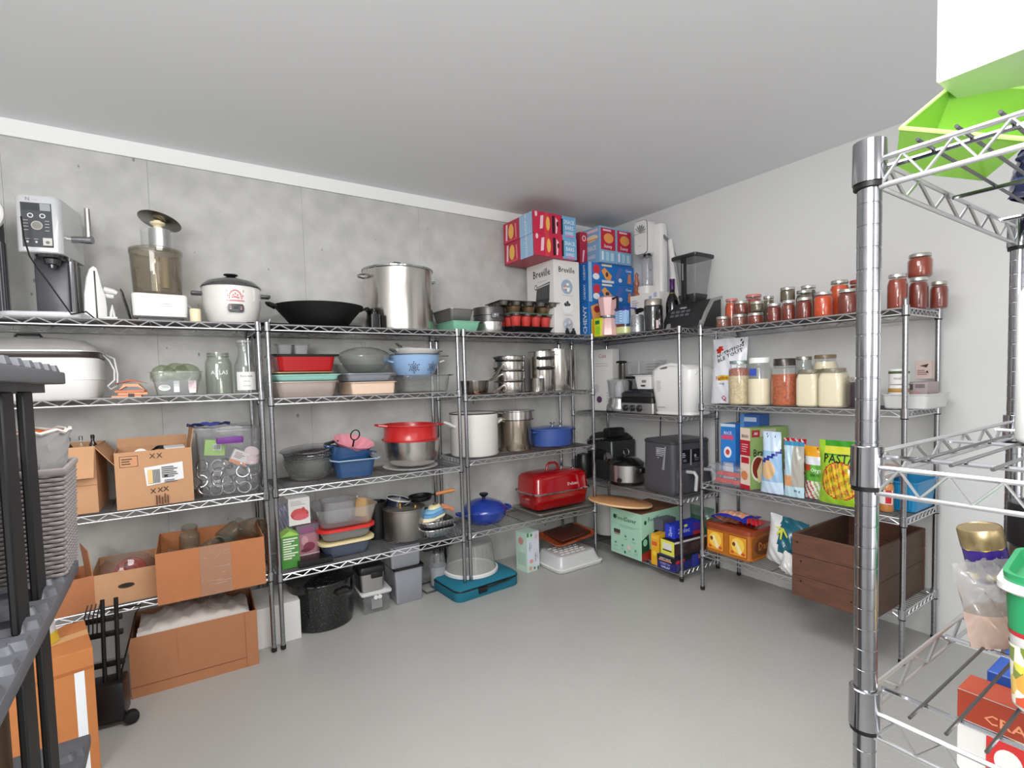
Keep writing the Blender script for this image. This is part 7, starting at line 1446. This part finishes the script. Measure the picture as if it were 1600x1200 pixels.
MB().lathe([(.0425, .03), (.0425, .1)], 24, cap0=False, cap1=False).obj('label', flat((226, 130, 30)), t)
t = thing('white_cup', 'small white cup wedged between the green tub and the dark jar', 'cup', (.975, .145, z+.11)); MB().lathe([(.03, 0), (.034, .01), (.042, .055), (.039, .055), (.03, .012), (0, .012)], 24).obj('cup', WHITE, t)
t = thing('spice_can', 'gold topped can with a purple and yellow label tilted in a clear bag', 'can', (1.005, .236, z+.088), 0, None, (-.18, -.12, 0)); t.scale = (.72, .72, .62)
MB().lathe([(.034, 0), (.036, .003), (.036, .095)], 28, cap1=False).obj('label_body', mat('purple_label', (66, 46, 140), .25, .3), t); MB().lathe([(.036, .08), (.037, .082), (.037, .125), (.035, .128), (.034, .126), (0, .126)], 28, cap0=False).obj('gold_top', mat('brass_lid', (176, 156, 116), .3, .8), t)
k = MB().m(flat((214, 190, 60)))
for a0 in (PI-.5, PI+.35, PI+1.1):
    for zz, hh, wv in ((.018, .014, .25), (.088, .014, .2)): k.f([k.bm.verts.new((.0368*math.cos(a0+x*wv), .0368*math.sin(a0+x*wv), zz+y*hh/2)) for x, y in ((-1, -1), (0, -1.3), (1, -1), (1, 1), (0, 1.3), (-1, 1))])
k.obj('label_print', None, t, smooth=0)
t = bag('clear_bag', 'clear crinkled plastic bag holding tan filling under the spice can', 'bag', (.985, .215, z+.002), -.9, .085, .125, .05, lambda u, v, f: clear('crinkle_film', (236, 236, 236), .35, (216, 214, 212), .08) if v > .42 else (mat('film_tan', (196, 170, 156), .2, 0, .04, 60, coat=.6) if v > .2 or u < 0 else mat('film_orange', (206, 120, 50), .2, 0, .06, coat=.6)), crumple=.012, seed=51, rot=(0, -.2, -.9))
z = ZF[3]
t = thing('cracker_box', 'white and rust red cracker box on the rack shelf below, at lower right', 'box', (1.06, .172, z+.002), -.0)
MB().box(-.06, -.1, 0, -.0, .1, .262, .001, 1).obj('body', mat('white_card', (220, 218, 215)), t, smooth=0)
prints(t, 'front_print', (-.0603, .1, .027), (0, -1, 0), (0, 0, 1), [('r', 0, .19, .2, .045, (160, 60, 36)), ('t', .09, .205, .02, 'CRACKERS', 1.2, 0, (226, 150, 110)), ('r', .035, .12, .05, .06, (204, 50, 48)), ('e', .06, .15, .016, .02, (240, 230, 226)), ('l', .1, .12, .09, .05, 3, (120, 124, 130))])
prints(t, 'top_print', (-.06, -.1, .2625), (1, 0, 0), (0, 1, 0), [('r', 0, 0, .06, .2, (170, 70, 42))])
t = solid_box('blue_pack', 'flat blue box behind the cracker box', 'box', (1.135, .165, z+.002), .13, .18, .275, mat('cobalt_card', (44, 88, 176), .4)); face(t, 'top_print', 't', .13, .18, .275, [('t', .06, .1, .03, 'Salines', 1, -PI/2, (206, 220, 240))])
t = thing('tube_pack', 'white yellow and green pouch standing behind the blue box', 'pouch', (1.25, .235, z+.002)); MB().rr([(.03, .012, .01, 0), (.034, .02, .012, .05), (.03, .014, .01, .24), (.03, .003, .002, .27)], 4).obj('pouch', WHITE, t); MB().rr([(.0345, .0205, .012, .1), (.034, .0195, .012, .13)], 4, False, False).obj('yellow_band', flat((220, 180, 50)), t); MB().rr([(.035, .021, .012, .05), (.0348, .0208, .012, .098)], 4, False, False).obj('green_band', flat((30, 80, 50)), t)
